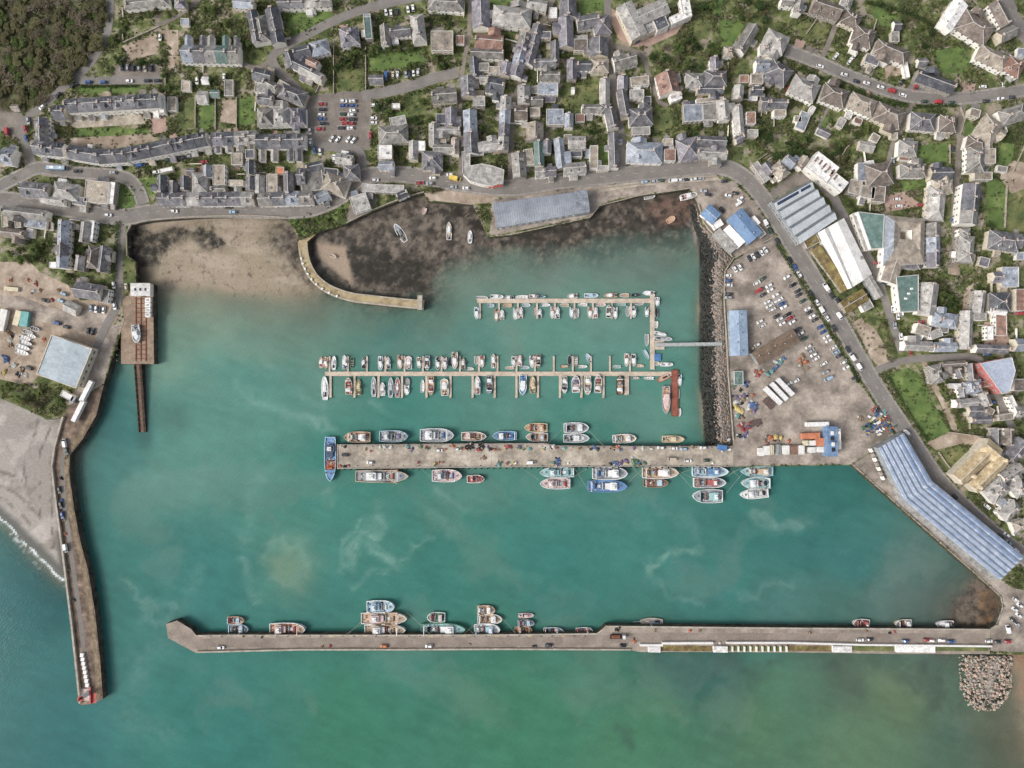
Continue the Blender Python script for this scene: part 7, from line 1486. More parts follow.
boat(136, 334, 18, 8, 85, 'cruiser', 'w', 's', 'w', 'hauled up on the timber boat slip', GO, 'w', None, None, QZ+.5)
boat(333, 256, 6, 3.4, 20, 'open', 'w', 't', 'w', 'on sand inside the old quay', GO, 'w', None, None, 1.3)
for k, (x, y, l, w, a, hk, dk) in enumerate(((27, 332, 10, 4, 15, 'w', 's'), (30, 336, 10, 4, 15, 'w', 'w'), (24, 338, 12, 4.4, 15, 'w', 'w'), (25, 343, 13, 4.4, 15, 's', 'w'), (22, 347.5, 14, 4.6, 15, 'w', 'w'), (21, 352.5, 14, 4.6, 15, 'w', 'w'), (34, 329, 9, 4, 15, 'w', 'n'))):
    boat(x, y, l, w, a, 'open', hk, dk, 'w', 'stored in the boatyard row', 'boats stored ashore in the boatyard', 'w', None, None, QZ+.6)

# mooring lines from the fishing boats to the piers
M_rope = nmat('mooring_rope', H_('b9b09c'), H_('9a9180'), rough=.9)
def mooring(x0, y0, x1, y1, label):
    a, c = np.array(W(x0, y0, 1.8)), np.array(W(x1, y1, QZ)); a[2] = 1.8; c[2] = QZ+.3; b = MB(); n = 6; pts = [a+(c-a)*k/n-np.array((0, 0, .9*4*(k/n)*(1-k/n))) for k in range(n+1)]
    for p, q in zip(pts[:-1], pts[1:]): b.cyl(p, q, .07, .07, M_rope, 5)
    o = link('mooring_rope', b.mesh('mooring_rope')); return o
ROPES = [(539, 480, 520, 467.5), (572, 478, 590, 467), (588, 490, 574, 467), (628, 483, 645, 467), (643, 478, 632, 467), (678, 474, 700, 467), (692, 478, 672, 467), (728, 476, 742, 467.4), (740, 478, 730, 467.4), (726, 494, 748, 467.4), (692, 488, 674, 467.4), (372, 612, 348, 634), (406, 612, 430, 634), (366, 622, 346, 634), (500, 616, 516, 634), (478, 622, 464, 634), (466, 628, 474, 634), (432, 478, 420, 468.5), (588, 430, 604, 446), (562, 430, 548, 443)]
for x0, y0, x1, y1 in ROPES:
    o = mooring(x0, y0, x1, y1, ''); south = y0 > 560
    reg(o, 'pale mooring rope', 'to south pier' if south else 'to market pier', 'rope', (x0+x1)/2, (y0+y1)/2, 'mooring ropes of the fishing boats')
# ================================================================== trees and plants
RS = np.random.RandomState(11)
def leafmat(name, a, b_):
    return nmat(name, HG(a), HG(b_), rough=.8, scale=1.2, fine=3., rnd=.22, spec=.15, ramp=(.3, .7))
LEAF = {'g': leafmat('leaf_green', '687a44', '4c5e34'), 'd': leafmat('leaf_dark', '546a3c', '3d512d'), 'y': leafmat('leaf_light', '8a9454', '69763f'), 'b': leafmat('twig_brown', '8e8568', '6e664f'), 'r': leafmat('twig_grey', 'a09882', '7c7565'), 'o': leafmat('leaf_olive', '848458', '646540')}
for m in LEAF.values():                     # leaves let some light through
    nt = m.node_tree; b = nt.nodes['Principled BSDF']; tl = nt.nodes.new('ShaderNodeBsdfTranslucent'); mxs = nt.nodes.new('ShaderNodeMixShader'); mxs.inputs[0].default_value = .5
    nt.links.new(b.inputs['Base Color'].links[0].from_socket, tl.inputs['Color']); nt.links.new(b.outputs[0], mxs.inputs[1]); nt.links.new(tl.outputs[0], mxs.inputs[2]); nt.links.new(mxs.outputs[0], nt.nodes['Material Output'].inputs['Surface'])
M_bark = nmat('bark', H_('6b5c4c'), H_('473c31'), rough=.95, scale=2.)
def quads(centres, normals_jit, size, mat_idx, me_name, mats):
    n = len(centres)
    u = RS.normal(size=(n, 3)); u /= np.linalg.norm(u, axis=1)[:, None]
    u[:, 2] *= normals_jit; u /= np.linalg.norm(u, axis=1)[:, None]
    v = np.cross(u, RS.normal(size=(n, 3))); v /= np.linalg.norm(v, axis=1)[:, None]; v[:, 2] *= normals_jit
    s = np.asarray(size)[:, None]*.5
    P = np.stack([centres-u*s-v*s*.7, centres+u*s-v*s*.5, centres+u*s*.8+v*s, centres-u*s*.7+v*s*.8], 1).reshape(-1, 3)
    me = bpy.data.meshes.new(me_name)
    me.vertices.add(4*n); me.vertices.foreach_set('co', P.astype(np.float32).ravel())
    me.loops.add(4*n); me.loops.foreach_set('vertex_index', np.arange(4*n, dtype=np.int32))
    me.polygons.add(n); me.polygons.foreach_set('loop_start', np.arange(0, 4*n, 4, dtype=np.int32)); me.polygons.foreach_set('loop_total', np.full(n, 4, np.int32))
    for m in mats: me.materials.append(m)
    me.polygons.foreach_set('material_index', np.asarray(mat_idx, np.int32)); me.update(calc_edges=True)
    return me
TREES = {}
def tree_variant(kind, v):
    k = (kind, v)
    if k in TREES: return TREES[k]
    # crown of unit radius, height about 1.6: clumps of leaf faces with gaps between
    nc = 15 if kind in 'gdyo' else 11
    cl = []
    for i in range(nc):
        a = RS.uniform(0, 2*math.pi); r = math.sqrt(RS.uniform(0, 1))*.78; h = RS.uniform(.75, 1.75)*(1.05-.35*r)
        cl.append((r*math.cos(a), r*math.sin(a), h, RS.uniform(.22, .42)))
    C = []; Sz = []; MI = []
    for (x, y, z, r) in cl:
        n = int((70 if kind in 'gdyo' else 34)*r/.3)
        d = RS.normal(size=(n, 3)); d /= np.linalg.norm(d, axis=1)[:, None]; d *= (RS.uniform(.35, 1, size=(n, 1))**.5)*r
        d[:, 2] *= .75
        C.append(d+np.array((x, y, z))); Sz.append(RS.uniform(.1, .2, n) if kind in 'gdyo' else RS.uniform(.07, .16, n)); MI.append((RS.rand(n) < RS.uniform(.05, .5)).astype(int))
    second = {'g': 'y', 'd': 'g', 'y': 'g', 'o': 'b', 'b': 'r', 'r': 'b'}[kind]
    cr = quads(np.concatenate(C), .3, np.concatenate(Sz), np.concatenate(MI), 'crown', [LEAF[kind], LEAF[second]])
    b = MB(); b.cyl((0, 0, 0), (.02, 0, .8), .075, .05, M_bark, 7)
    for (x, y, z, r) in cl[:8]: b.cyl((.02, 0, RS.uniform(.45, .8)), (x*.9, y*.9, z), .032, .012, M_bark, 5)
    if kind in 'br':
        for (x, y, z, r) in cl:
            for q in range(6):
                d = RS.normal(size=3)*r*.8; b.cyl((x*.8, y*.8, z-.1), (x+d[0], y+d[1], z+abs(d[2])), .012, .006, M_bark, 4)
    TREES[k] = (cr, b.mesh('trunk'))
    return TREES[k]
KW = {'g': 'green leafy', 'd': 'dark green', 'y': 'light green', 'b': 'bare brown', 'r': 'bare greyish', 'o': 'olive green'}
NT = [0]
def tree(px, py, r, kind, phrase, group, hz=1.):
    z = QZ+r*.6*1.2; p = W(px, py, z)
    root = empty('tree', (p[0], p[1], QZ), R.uniform(0, 6.28)); s = r*S; root.scale = (s, s, s*R.uniform(.75, 1.15)*(.42 if 'wood' in phrase or 'thicket beside' in phrase else 1))
    cr, tk = tree_variant(kind, R.randrange(3)); link('crown', cr, root); link('trunk', tk, root)
    NT[0] += 1
    reg(root, KW[kind]+' tree', phrase, 'tree', px, py, group)
def zone(P, n, rmin, rmax, kinds, phrase, group, mind=.75, free=True):
    x0, x1 = min(p[0] for p in P), max(p[0] for p in P); y0, y1 = min(p[1] for p in P), max(p[1] for p in P)
    got = []; t = 0
    while len(got) < n and t < n*60:
        t += 1; x, y = R.uniform(x0, x1), R.uniform(y0, y1); r = R.uniform(rmin, rmax)
        if not inpoly(np.array([x]), np.array([y]), P)[0]: continue
        if any(math.hypot(x-a, y-b_) < (r+c)*mind for a, b_, c in got): continue
        if free and 0 <= x < 1023 and 0 <= y < 767 and OCC[int(y), int(x)]: continue
        got.append((x, y, r))
    same = {}
    for x, y, r in got:
        tree(x, y, r, R.choice(kinds), phrase, group)
    return got
WOODP = [(-14, -14), (100, -14), (98, 28), (90, 48), (76, 64), (56, 80), (38, 96), (22, 106), (-12, 102)]
wood0 = NT[0]; n0 = len(COL.objects)
zone(WOODP, 92, 5.5, 10.5, 'obobgorbo', 'in the hillside wood', 'trees of the hillside wood', .62, False)
zone([(54, 0), (96, 0), (96, 20), (80, 30), (56, 26)], 7, 7, 9, 'rrb', 'in the grey thicket beside the top road', 'trees of the hillside wood', .6, False)
GT = 'trees and tall shrubs among the gardens'
for P, n, a, c, ks, ph in [
 ([(112, 4), (122, 8), (122, 24), (108, 44)], 6, 3, 5, 'gyg', 'on verge right of wood road'),
 ([(92, 56), (120, 58), (158, 58), (160, 64), (100, 66), (86, 72)], 11, 2.6, 4.6, 'dgbo', 'in bank above the parking bays'),
 ([(162, 30), (170, 30), (170, 110), (160, 112), (158, 80)], 8, 2.4, 4, 'dgg', 'in strip left of five-house terrace'),
 ([(206, 78), (222, 80), (222, 96), (208, 98)], 4, 2.4, 4, 'gyd', 'among the allotment sheds'),
 ([(240, 30), (250, 40), (250, 62), (238, 58)], 5, 3, 5, 'gdb', 'right of the five-house terrace'), ([(196, 0), (230, 0), (230, 28), (190, 28)], 7, 2.4, 4.2, 'gybd', 'in gardens above five-house terrace'),
 ([(130, 10), (175, 10), (170, 22), (140, 26)], 5, 2.6, 4, 'goy', 'below the top left roofs'),
 ([(284, 6), (330, 8), (318, 24), (296, 36), (286, 36)], 6, 2.6, 4.6, 'gyo', 'in garden under the long top terrace'), ([(296, 28), (334, 10), (340, 14), (300, 38)], 4, 2.6, 4.4, 'gb', 'beside the bend of upper road'),
 ([(334, 48), (364, 48), (366, 94), (336, 92)], 15, 3, 5.2, 'gdgbo', 'in overgrown plot right of hilltop bend'), ([(368, 48), (426, 46), (426, 68), (370, 70)], 15, 2.8, 5, 'dgyg', 'in garden below the hilltop hall'),
 ([(430, 8), (466, 14), (466, 30), (432, 30)], 6, 2.6, 4.4, 'gdy', 'between top villa and tan roof'), ([(430, 54), (462, 54), (462, 68), (434, 70)], 6, 2.8, 4.8, 'dgo', 'below the tan flat roof'),
 ([(376, 98), (406, 98), (406, 112), (378, 118)], 5, 2.4, 4, 'gdy', 'in garden above the pale villa'), ([(410, 96), (436, 96), (432, 130), (412, 138)], 12, 2.4, 4.2, 'gydb', 'in long gardens right of pale villa'), ([(480, 100), (500, 106), (500, 138), (482, 140)], 10, 2.4, 4.4, 'gydo', 'in gardens between the two lanes'),
 ([(558, 40), (572, 48), (574, 62), (562, 64)], 4, 2.6, 4.4, 'gyg', 'in yard between lane houses'), ([(562, 84), (600, 84), (600, 104), (562, 104)], 4, 1.8, 3, 'yg', 'on lawn between the lanes'), ([(576, 124), (612, 126), (612, 140), (590, 144), (576, 132)], 7, 2.2, 4, 'dgg', 'in shady gardens left of school lane'),
 ([(688, 38), (716, 46), (736, 60), (728, 72), (700, 72), (676, 70), (672, 52)], 24, 3.2, 5.6, 'gddgob', 'in the park thicket'), ([(700, 0), (768, 0), (768, 44), (756, 46), (744, 28), (738, 14), (706, 14)], 20, 3, 5.4, 'gdyo', 'at the top of the park'),
 ([(650, 48), (684, 44), (680, 66), (658, 72), (652, 62)], 8, 2.8, 5, 'dgb', 'below the school'), ([(684, 86), (694, 90), (690, 98), (682, 98)], 2, 3.4, 4.4, 'yo', 'left of the park villa'), ([(680, 126), (726, 124), (726, 132), (680, 138)], 9, 2.2, 3.2, 'ddg', 'in hedge above the road bend'),
 ([(756, 106), (766, 100), (770, 136), (756, 142)], 6, 2.6, 4.6, 'gdy', 'right of the small lane houses'), ([(766, 134), (798, 134), (846, 150), (848, 166), (838, 160), (820, 150), (770, 160), (758, 158)], 24, 3, 5, 'gddgob', 'in green belt above apartment block'), ([(826, 126), (870, 122), (866, 140), (842, 146), (824, 142)], 11, 2.6, 4.4, 'gdyo', 'in gardens under hill road villas'),
 ([(934, 262), (962, 268), (962, 310), (942, 312)], 14, 2.8, 4.8, 'dggo', 'in thicket right of the slate terrace'), ([(940, 384), (950, 384), (968, 420), (966, 432), (954, 428)], 12, 2.6, 4.4, 'ddgy', 'along brown footpath'), ([(882, 308), (892, 330), (896, 360), (886, 362), (880, 336)], 8, 2.4, 4, 'gob', 'beside the vacant plot'),
 ([(2, 380), (30, 386), (62, 398), (64, 410), (40, 412), (4, 394)], 20, 2.4, 4.6, 'goyb', 'on shingle bank above the beach'), ([(4, 238), (50, 240), (54, 268), (30, 262), (6, 258)], 15, 2.6, 4.8, 'dggb', 'behind the left town edge houses'), ([(70, 250), (86, 244), (80, 282), (66, 282)], 5, 2, 3.4, 'dg', 'beside the lavender terrace'),
 ([(870, 0), (884, 0), (918, 16), (900, 22), (884, 12)], 6, 2.6, 4, 'gd', 'in hedge above the hill road lawns'), ([(900, 20), (944, 34), (940, 50), (916, 46)], 8, 2.4, 4.2, 'gody', 'in gardens below the glazed veranda house'), ([(1000, 76), (1022, 76), (1022, 86), (1002, 88)], 4, 2.6, 4, 'dg', 'on bank right end of hill road'),
 ([(988, 196), (1002, 200), (1002, 228), (990, 226)], 7, 2.4, 4.4, 'gyd', 'in gardens right of white-fronted terrace'), ([(998, 132), (1020, 130), (1014, 144), (1000, 146)], 4, 2.4, 4, 'gd', 'above the long right lawn'), ([(840, 186), (852, 200), (858, 210), (846, 212), (838, 196)], 5, 2.2, 3.6, 'dg', 'in hedge above the fish factory'),
 ([(760, 244), (772, 242), (774, 252), (764, 252)], 2, 2, 3, 'gy', 'at car park fence corner'), ([(806, 292), (818, 300), (816, 306), (804, 298)], 3, 2, 3, 'gd', 'in car park fence hedge'), ([(300, 222), (344, 204), (342, 214), (312, 230)], 5, 1.6, 2.6, 'gy', 'on green bank above the old quay'), ([(430, 188), (478, 184), (476, 200), (432, 200)], 5, 1.8, 3, 'gbo', 'on verge above the old basin'),
 ([(980, 436), (990, 430), (1000, 424), (990, 424)], 2, 2, 3, 'g', 'above the golden chapel')]:
    zone(P, max(1, int(n*.53+.5)), a*1.12, c*1.12, ks, ph, GT, .62)
# low garden shrubs wherever nothing is built: nobody could count them
free = ~OCC
for P in ([(-5, 262), (40, 262), (80, 300), (119, 318), (72, 384), (-5, 384)],): free &= ~inpoly(OX, OY, P)
dn = fbm(OX, OY, 14, 4, 3.)
prob = np.clip((dn-.36)*3.6, 0, 1)*free+.16*LAWNS*(fbm(OX, OY, 7, 3, 8.) > .5)
iy, ix = np.nonzero((RS.rand(768, 1024) < prob*.38))
cx = []; 
C = []; SZ = []; MI = []
for y, x in zip(iy, ix):
    n = RS.randint(7, 15); r = RS.uniform(.35, 1.35)
    p = W(x+RS.rand(), y+RS.rand(), QZ+.8)
    d = RS.normal(size=(n, 3)); d /= np.linalg.norm(d, axis=1)[:, None]; d *= RS.uniform(.3, 1, (n, 1))*r; d[:, 2] = np.abs(d[:, 2])*.9+.2
    C.append(d+np.array((p[0], p[1], QZ))); SZ.append(RS.uniform(.3, .75, n)); MI.append(np.full(n, RS.choice([0, 0, 1, 1, 2, 2, 3, 3, 4, 4, 5])))
me = quads(np.concatenate(C), .6, np.concatenate(SZ), np.concatenate(MI), 'garden_shrubs', [LEAF['g'], LEAF['d'], LEAF['y'], LEAF['b'], LEAF['o'], LEAF['r']])
o = link('garden_shrubs', me); tag(o, 'low mixed shrubs and rough growth filling the town gardens', 'shrubs', None, 'stuff')
# hedges and low garden walls that part the plots
def hedge(P, w, h, label):
    Q = smooth(P, 4); L_ = sum(math.hypot(a[0]-c[0], a[1]-c[1]) for a, c in zip(Q[:-1], Q[1:])); n = int(L_*S*28)
    t = RS.uniform(0, len(Q)-1.001, n); i = t.astype(int); f = (t-i)[:, None]; Qa = np.array(Q); p = Qa[i]*(1-f)+Qa[i+1]*f
    fz = fs(QZ+h/2); X = (p[:, 0]-512)*fz+RS.uniform(-w/2, w/2, n); Y = (384-p[:, 1])*fz+RS.uniform(-w/2, w/2, n)
    me = quads(np.stack([X, Y, QZ+RS.uniform(.1, 1, n)**.6*h], 1), .6, RS.uniform(.3, .6, n), (RS.rand(n) < .3).astype(int), 'hedge', [LEAF['d'], LEAF['g']])
    o = link('hedge', me); tag(o, label, 'hedge', 'hedges between the plots')
for P, w, h, lb in [([(776, 244), (800, 282), (826, 326), (852, 370), (858, 382)], 1.6, 1.5, 'long roadside hedge between car park and main road'), ([(256, 128), (305, 128.5)], 3, 1.6, 'dark hedge between pale terrace and slate terrace'), ([(770, 155), (800, 152)], 2.6, 2, 'short hedge above the sheds behind apartment block'),
                    ([(800, 68), (822, 78), (845, 88)], 2.2, 1.4, 'left hedge on lower side of hill road'), ([(850, 88), (876, 98), (908, 106)], 2.4, 1.4, 'middle hedge on lower side of hill road'), ([(916, 107), (936, 105.5), (956, 106)], 2.2, 1.4, 'right hedge on lower side of hill road'), ([(866, 2), (890, 8), (920, 18), (938, 30)], 2.6, 1.6, 'hedge across top gardens above hill road'),
                    ([(118, 222), (116, 250), (114, 280)], 2.2, 1.5, 'hedge along left side of shore lane'), ([(888, 376), (900, 398), (916, 424), (928, 440)], 1.8, 1.3, 'hedge on road edge of triangular grass plot'), ([(72, 164), (110, 166), (126, 166)], 2.6, 1.3, 'hedge strip below lower crescent'), ([(860, 210), (880, 214)], 2, 1.4, 'hedge above teal-roofed factory wing'), ([(80, 86.5), (138, 86)], 1.6, 1, 'hedge along lawn above upper crescent')]:
    hedge(P, w, h, lb)
M_gw = nmat('garden_wall_stone', H_('b3a897'), H_('8c8273'), rough=.95, scale=.8, fine=3)
def gwall(P, label, h=1.3, w=.45, mat=None):
    mb = wallstrip(P, w, h, QZ, mat or M_gw); o = link('garden_wall', mb.mesh('garden_wall')); tag(o, label, 'wall', 'walls of the town')
for P, lb in [([(124, 43), (140, 36), (160, 27)], 'pale wall of parking yard below the wood road'), ([(122, 22), (124, 40)], 'short pale wall at left of parking yard'), ([(334, 46), (334, 94)], 'upright wall between bend houses and overgrown plot'), ([(366, 48), (366, 90)], 'upright wall left of hall garden'), ([(368, 52), (400, 50), (426, 46)], 'wall above the hall garden'),
              ([(838, 162), (846, 148), (856, 140)], 'thin wall right of apartment block'), ([(166, 78), (166, 110)], 'wall left of allotment sheds'), ([(196, 98), (196, 128)], 'first wall between long allotments'), ([(216, 98), (216, 130)], 'second wall between long allotments'), ([(237, 98), (237, 128)], 'third wall between long allotments'),
              ([(1006, 186), (1004, 228)], 'wall between the two right edge gardens'), ([(960, 108), (964, 120), (960, 134)], 'wall beside the right lane top'), ([(949, 145), (949, 164)], 'white wall between right lawns'), ([(1024, 146), (1012, 172)], 'slanting wall at the right edge'), ([(826, 6), (806, 34)], 'wall left of the large brown villa'), ([(876, 20), (872, 34)], 'wall between top hill road lawns'),
              ([(733.5, 258), (724.5, 271), (723.7, 300), (726.3, 340), (728, 376), (733, 440)], 'long pale wall on top of the rock slope'), ([(735, 258), (752, 248), (772, 238)], 'pale wall between workshop yard and car park'), ([(698, 205), (704, 224), (720, 243), (732, 257)], 'wall at edge of workshop yard'),
              ([(347, 223), (373, 210), (406, 197), (424, 192.4)], 'sea wall above the old basin'), ([(128, 256), (127, 234), (132, 224.6), (150, 220.4), (200, 216.6), (250, 215.6), (287, 217.6)], 'sea wall above the sandy beach'), ([(596, 189), (640, 184), (690, 179), (716, 176.5)], 'wall between harbour road and bottom parking strip'),
              ([(490, 236.6), (512, 234.4), (590, 217.4), (600, 205.6), (640, 195.4), (690, 188.4)], 'quay edge wall round the grey ribbed shed'), ([(853, 465), (978, 576), (1000.6, 596.6), (1002.6, 607), (996.6, 624)], 'quay edge kerb along the market apron'), ([(938, 452), (946, 464), (958, 478), (972, 488)], 'curved stone wall round the chapel yard'), ([(948, 432), (984, 437)], 'rubble wall above the chapel yard')]:
    gwall(P, lb, .5 if 'kerb' in lb or 'quay edge' in lb else 1.2)
# ================================================================== rock armour, boulders and quay clutter
M_rock = nmat('armour_rock', H_('a89f94'), H_('7d756c'), rough=.95, scale=.5, fine=2, rnd=.25); M_rockp = nmat('pale_boulder', H_('c0a794'), H_('8f7a6a'), rough=.95, scale=.6, fine=2, rnd=.25)
M_rockd = nmat('weedy_rock', H_('4a4a44'), H_('2c2e2a'), rough=.9, scale=.6, fine=2, rnd=.25)
def rock_mesh(mat, seed):
    rs = np.random.RandomState(seed); b = MB(); n = 7; rs_ = []
    for zz, q in ((-.4, .7), (0, 1.), (.35, .85), (.6, .4)):
        rs_.append([((q*rs.uniform(.75, 1.1))*math.cos(2*math.pi*i/n), (q*rs.uniform(.75, 1.1))*math.sin(2*math.pi*i/n)*.8, zz+rs.uniform(-.12, .12)) for i in range(n)])
    b.rings(rs_, mat, True, False); return b
def bedz(x, y):
    j = np.searchsorted(xs, x); i = np.searchsorted(ys, y); return float(BED[min(i, BED.shape[0]-1), min(j, BED.shape[1]-1)])
RB = {}
big = MB()
rsd = np.random.RandomState(5)
protos = [rock_mesh(M_rock, s) for s in range(5)]; protosd = [rock_mesh(M_rockd, s+20) for s in range(4)]
V = []; F = []; MI = []; mats = [M_rock, M_rockp, M_rockd]
def scatter(pr, x, y, z, s, rot, mi):
    o = len(V); c, si = math.cos(rot)*s, math.sin(rot)*s
    for (a, b_, h) in pr.v: V.append((x+a*c-b_*si, y+a*si+b_*c, z+h*s))
    for f in pr.f: F.append(tuple(o+k for k in f)); MI.append(mi)
for k in range(4200):
    y = rsd.uniform(205, 445); e = np.interp(y, [200, 226, 243, 258, 272, 300, 377, 445], [691, 697, 703, 706, 704, 703.5, 704, 708]); top = np.interp(y, [200, 224, 243, 258, 272, 300, 340, 377, 445], [698, 702, 720, 733, 724, 723, 726, 728, 733])
    x = rsd.uniform(e-3, top-.8); zb = bedz(x, y)
    t = (x-e)/(top-e); dark = t < .42+rsd.uniform(-.12, .12)
    p = W(x, y, max(zb, -1)); 
    scatter(protosd[k % 4] if dark else protos[k % 5], p[0], p[1], zb+.1, rsd.uniform(.35, .95) if not dark else rsd.uniform(.4, 1.1), rsd.uniform(0, 6.28), 2 if dark else (0 if rsd.rand() < .7 else 1))
me = bpy.data.meshes.new('rock_armour'); me.from_pydata(V, [], F); [me.materials.append(m) for m in mats]; me.polygons.foreach_set('material_index', MI); me.update()
o = link('rock_armour', me); tag(o, 'sloping rock armour between marina water and quay car park, dark and weedy at its foot', 'rocks', None, 'stuff')
BM = []
for s in range(6):
    b = rock_mesh([M_rockp, M_rockp, M_rockd, M_rockp, M_rock, nmat('greenish_boulder', H_('a9ac98'), H_('808470'), rough=.95, scale=.6, fine=2, rnd=.2)][s], s+40); BM.append(b.mesh('boulder'))
n = 0
while n < 295:
    x, y = R.uniform(959, 1013), R.uniform(655, 711)
    e = 1-abs((x-986)/(26.5-max(0, y-690)*.35))**4-((y-655)/56)**5
    if e < R.uniform(0, .1): continue
    if 984 < x < 989 and R.random() < .5: continue
    p = W(x, y, 0); s = R.choice((R.uniform(.6, .9), R.uniform(.8, 1.3))); zz = -.5+max(0, e)*2.2+R.uniform(-.2, .5)
    o = link('boulder', R.choice(BM), None, (p[0], p[1], zz), R.uniform(0, 6.28), (s, s*R.uniform(.8, 1.1), s)); n += 1
    tag(o, 'angular boulder in the rubble mound against the south pier', 'boulder', 'boulders of the rubble mound')
b = MB(); pm = [W(986+24*math.cos(a), 662+40*math.sin(a)*(1 if math.sin(a) > 0 else .2), 0)[:2] for a in [i*2*math.pi/24 for i in range(24)]]
b.rings([[(x, y, -3.) for x, y in pm[::-1]], [(x*.9+W(986, 670)[0]*.1, y*.9+W(986, 670)[1]*.1, .2) for x, y in pm[::-1]], [(x*.4+W(986, 668)[0]*.6, y*.4+W(986, 668)[1]*.6, 1.4) for x, y in pm[::-1]]], M_rock)
for k in range(620):
    x, y = rsd.uniform(959, 1013), rsd.uniform(655, 711); e = 1-abs((x-986)/(26.5-max(0, y-690)*.35))**4-((y-655)/56)**5
    if e < .02: continue
    p = W(x, y, .4); pr = protos[k % 5]; s_ = rsd.uniform(.45, .85); c_, q_ = math.cos(k), math.sin(k); zz = -.35+max(0, e)*1.5+rsd.uniform(-.1, .5)
    b.add([(p[0]+s_*(u*c_-v*q_), p[1]+s_*(u*q_+v*c_), zz+s_*h) for u, v, h in pr.v], pr.f, [M_rockp, M_rock, M_rockp][k % 3])
o = link('mound_core', b.mesh('mound_core')); tag(o, 'small stones packed between the boulders beside south pier', 'rubble', None, 'stuff')
# fish boxes, nets and gear
GEAR = {}
def crate_mesh(c):
    k = 'c'+c
    if k not in GEAR:
        b = MB(); mt = M_net[c] if c not in 'w' else M_frame
        for q in range(3):
            z = q*.34; b.box((0, 0, z), (1.2, .8, .05), mt)
            for s in (-1, 1): b.box((s*.58, 0, z+.05), (.05, .8, .27), mt); b.box((0, s*.38, z+.05), (1.1, .05, .27), mt)
        b.box((0, 0, 1.0), (1.1, .7, .04), mt)
        GEAR[k] = b.mesh('crate_stack')
    return GEAR[k]
def net_mesh(c, v):
    k = 'n%s%d' % (c, v)
    if k not in GEAR:
        rs = np.random.RandomState(v*7+ord(c)); b = MB(); n = 12; rr_ = []
        for q, hh in ((1, 0), (.95, .25), (.72, .5), (.42, .68), (.15, .74)):
            rr_.append([(q*rs.uniform(.75, 1.15)*math.cos(i*2*math.pi/n)*1.3, q*rs.uniform(.75, 1.15)*math.sin(i*2*math.pi/n), hh*rs.uniform(.8, 1.2)) for i in range(n)])
        b.rings(rr_, M_net[c]); 
        for i in range(5): a = rs.uniform(0, 6); b.cyl((math.cos(a)*.8, math.sin(a)*.6, .5), (math.cos(a)*.8+.3, math.sin(a)*.6, .62), .14, .14, M_net['w' if i % 2 else 't'], 6)
        GEAR[k] = b.mesh('net_heap')
    return GEAR[k]
def crate_in(px, py, c, phrase, s=1., z=QZ, rot=None):
    p = W(px, py, z+.6); o = link('crate_stack', crate_mesh(c), None, (p[0], p[1], z+.13), R.uniform(0, 3.1) if rot is None else rot, (s, s, s)); nm = {'g': 'green', 'b': 'blue', 'o': 'orange', 'k': 'black', 'r': 'red', 'v': 'violet', 't': 'brown', 'w': 'white', 'q': 'teal', 'y': 'yellow'}[c]
    reg(o, nm+' fish crate stack', phrase, 'crates', px, py, 'fish crates on the quays')
def net_in(px, py, c, phrase, s=1.4, z=QZ, more=True):
    s *= .72
    big_ = s > 1.05
    if big_: s *= .8
    p = W(px, py, z+.4); o = link('net_heap', net_mesh(c, R.randrange(3)), None, (p[0], p[1], z+.12), R.uniform(0, 6.28), (s*R.uniform(.9, 1.4), s, s)); nm = {'g': 'green', 'b': 'blue', 'o': 'orange', 'k': 'black', 'r': 'red', 'v': 'violet', 't': 'brown', 'w': 'white', 'q': 'teal', 'y': 'yellow'}[c]
    if big_ and more:
        for _ in range(3):
            c2 = R.choice(c+'twk'); q = R.uniform(0, 6.28); d = R.uniform(.9, 1.25); k2 = R.uniform(.35, .55)
            link('loose_net', net_mesh(c2, R.randrange(3)), o, (1.3*d*math.cos(q), d*math.sin(q), 0), R.uniform(0, 6.28), (k2, k2*R.uniform(.8, 1.2), k2))
    reg(o, nm+' net heap', phrase, 'net', px, py, 'fishing nets on the quays')
# colourful stacks at the roadside, by sub-blocks of one colour as they stand
for (x0, x1, y0, y1, c, n, ph) in [(864, 870, 422, 430, 'g', 7, 'in roadside gear heap, left side'), (870, 879, 415, 424, 'w', 13, 'in roadside gear heap, upper middle'), (868, 876, 424, 434, 'b', 10, 'in roadside gear heap, lower left'), (876, 880, 425, 432, 'v', 5, 'in roadside gear heap, centre'), (880, 889, 416, 421, 'r', 9, 'in roadside gear heap, right side'), (883, 892, 421, 426, 'b', 7, 'in roadside gear heap, far right'), (887, 895, 426, 432, 'o', 7, 'in roadside gear heap, lower right'), (890, 895, 427, 432, 'g', 4, 'in roadside gear heap, lower corner'), (876, 882, 412, 416, 'b', 5, 'in roadside gear heap, top edge'), (878, 883, 428, 434, 'w', 5, 'in roadside gear heap, lower centre')]:
    for k in range(int(n*1.3)): crate_in(R.uniform(x0-1, x1+1), R.uniform(y0-1, y1+1), c if R.random() < .75 else R.choice('wbrgyk'), ph, R.uniform(.8, 1.25), QZ, rad(-33)+R.choice((0, 1.57)))
for (x, y, c, s) in [(873, 410, 'r', 1.6), (878, 409.5, 'k', 2.6), (861, 418, 't', 2.), (876, 407, 'r', 1.2), (885, 413, 'q', 1.8)]: net_in(x, y, c, 'at top of roadside gear heap', s)
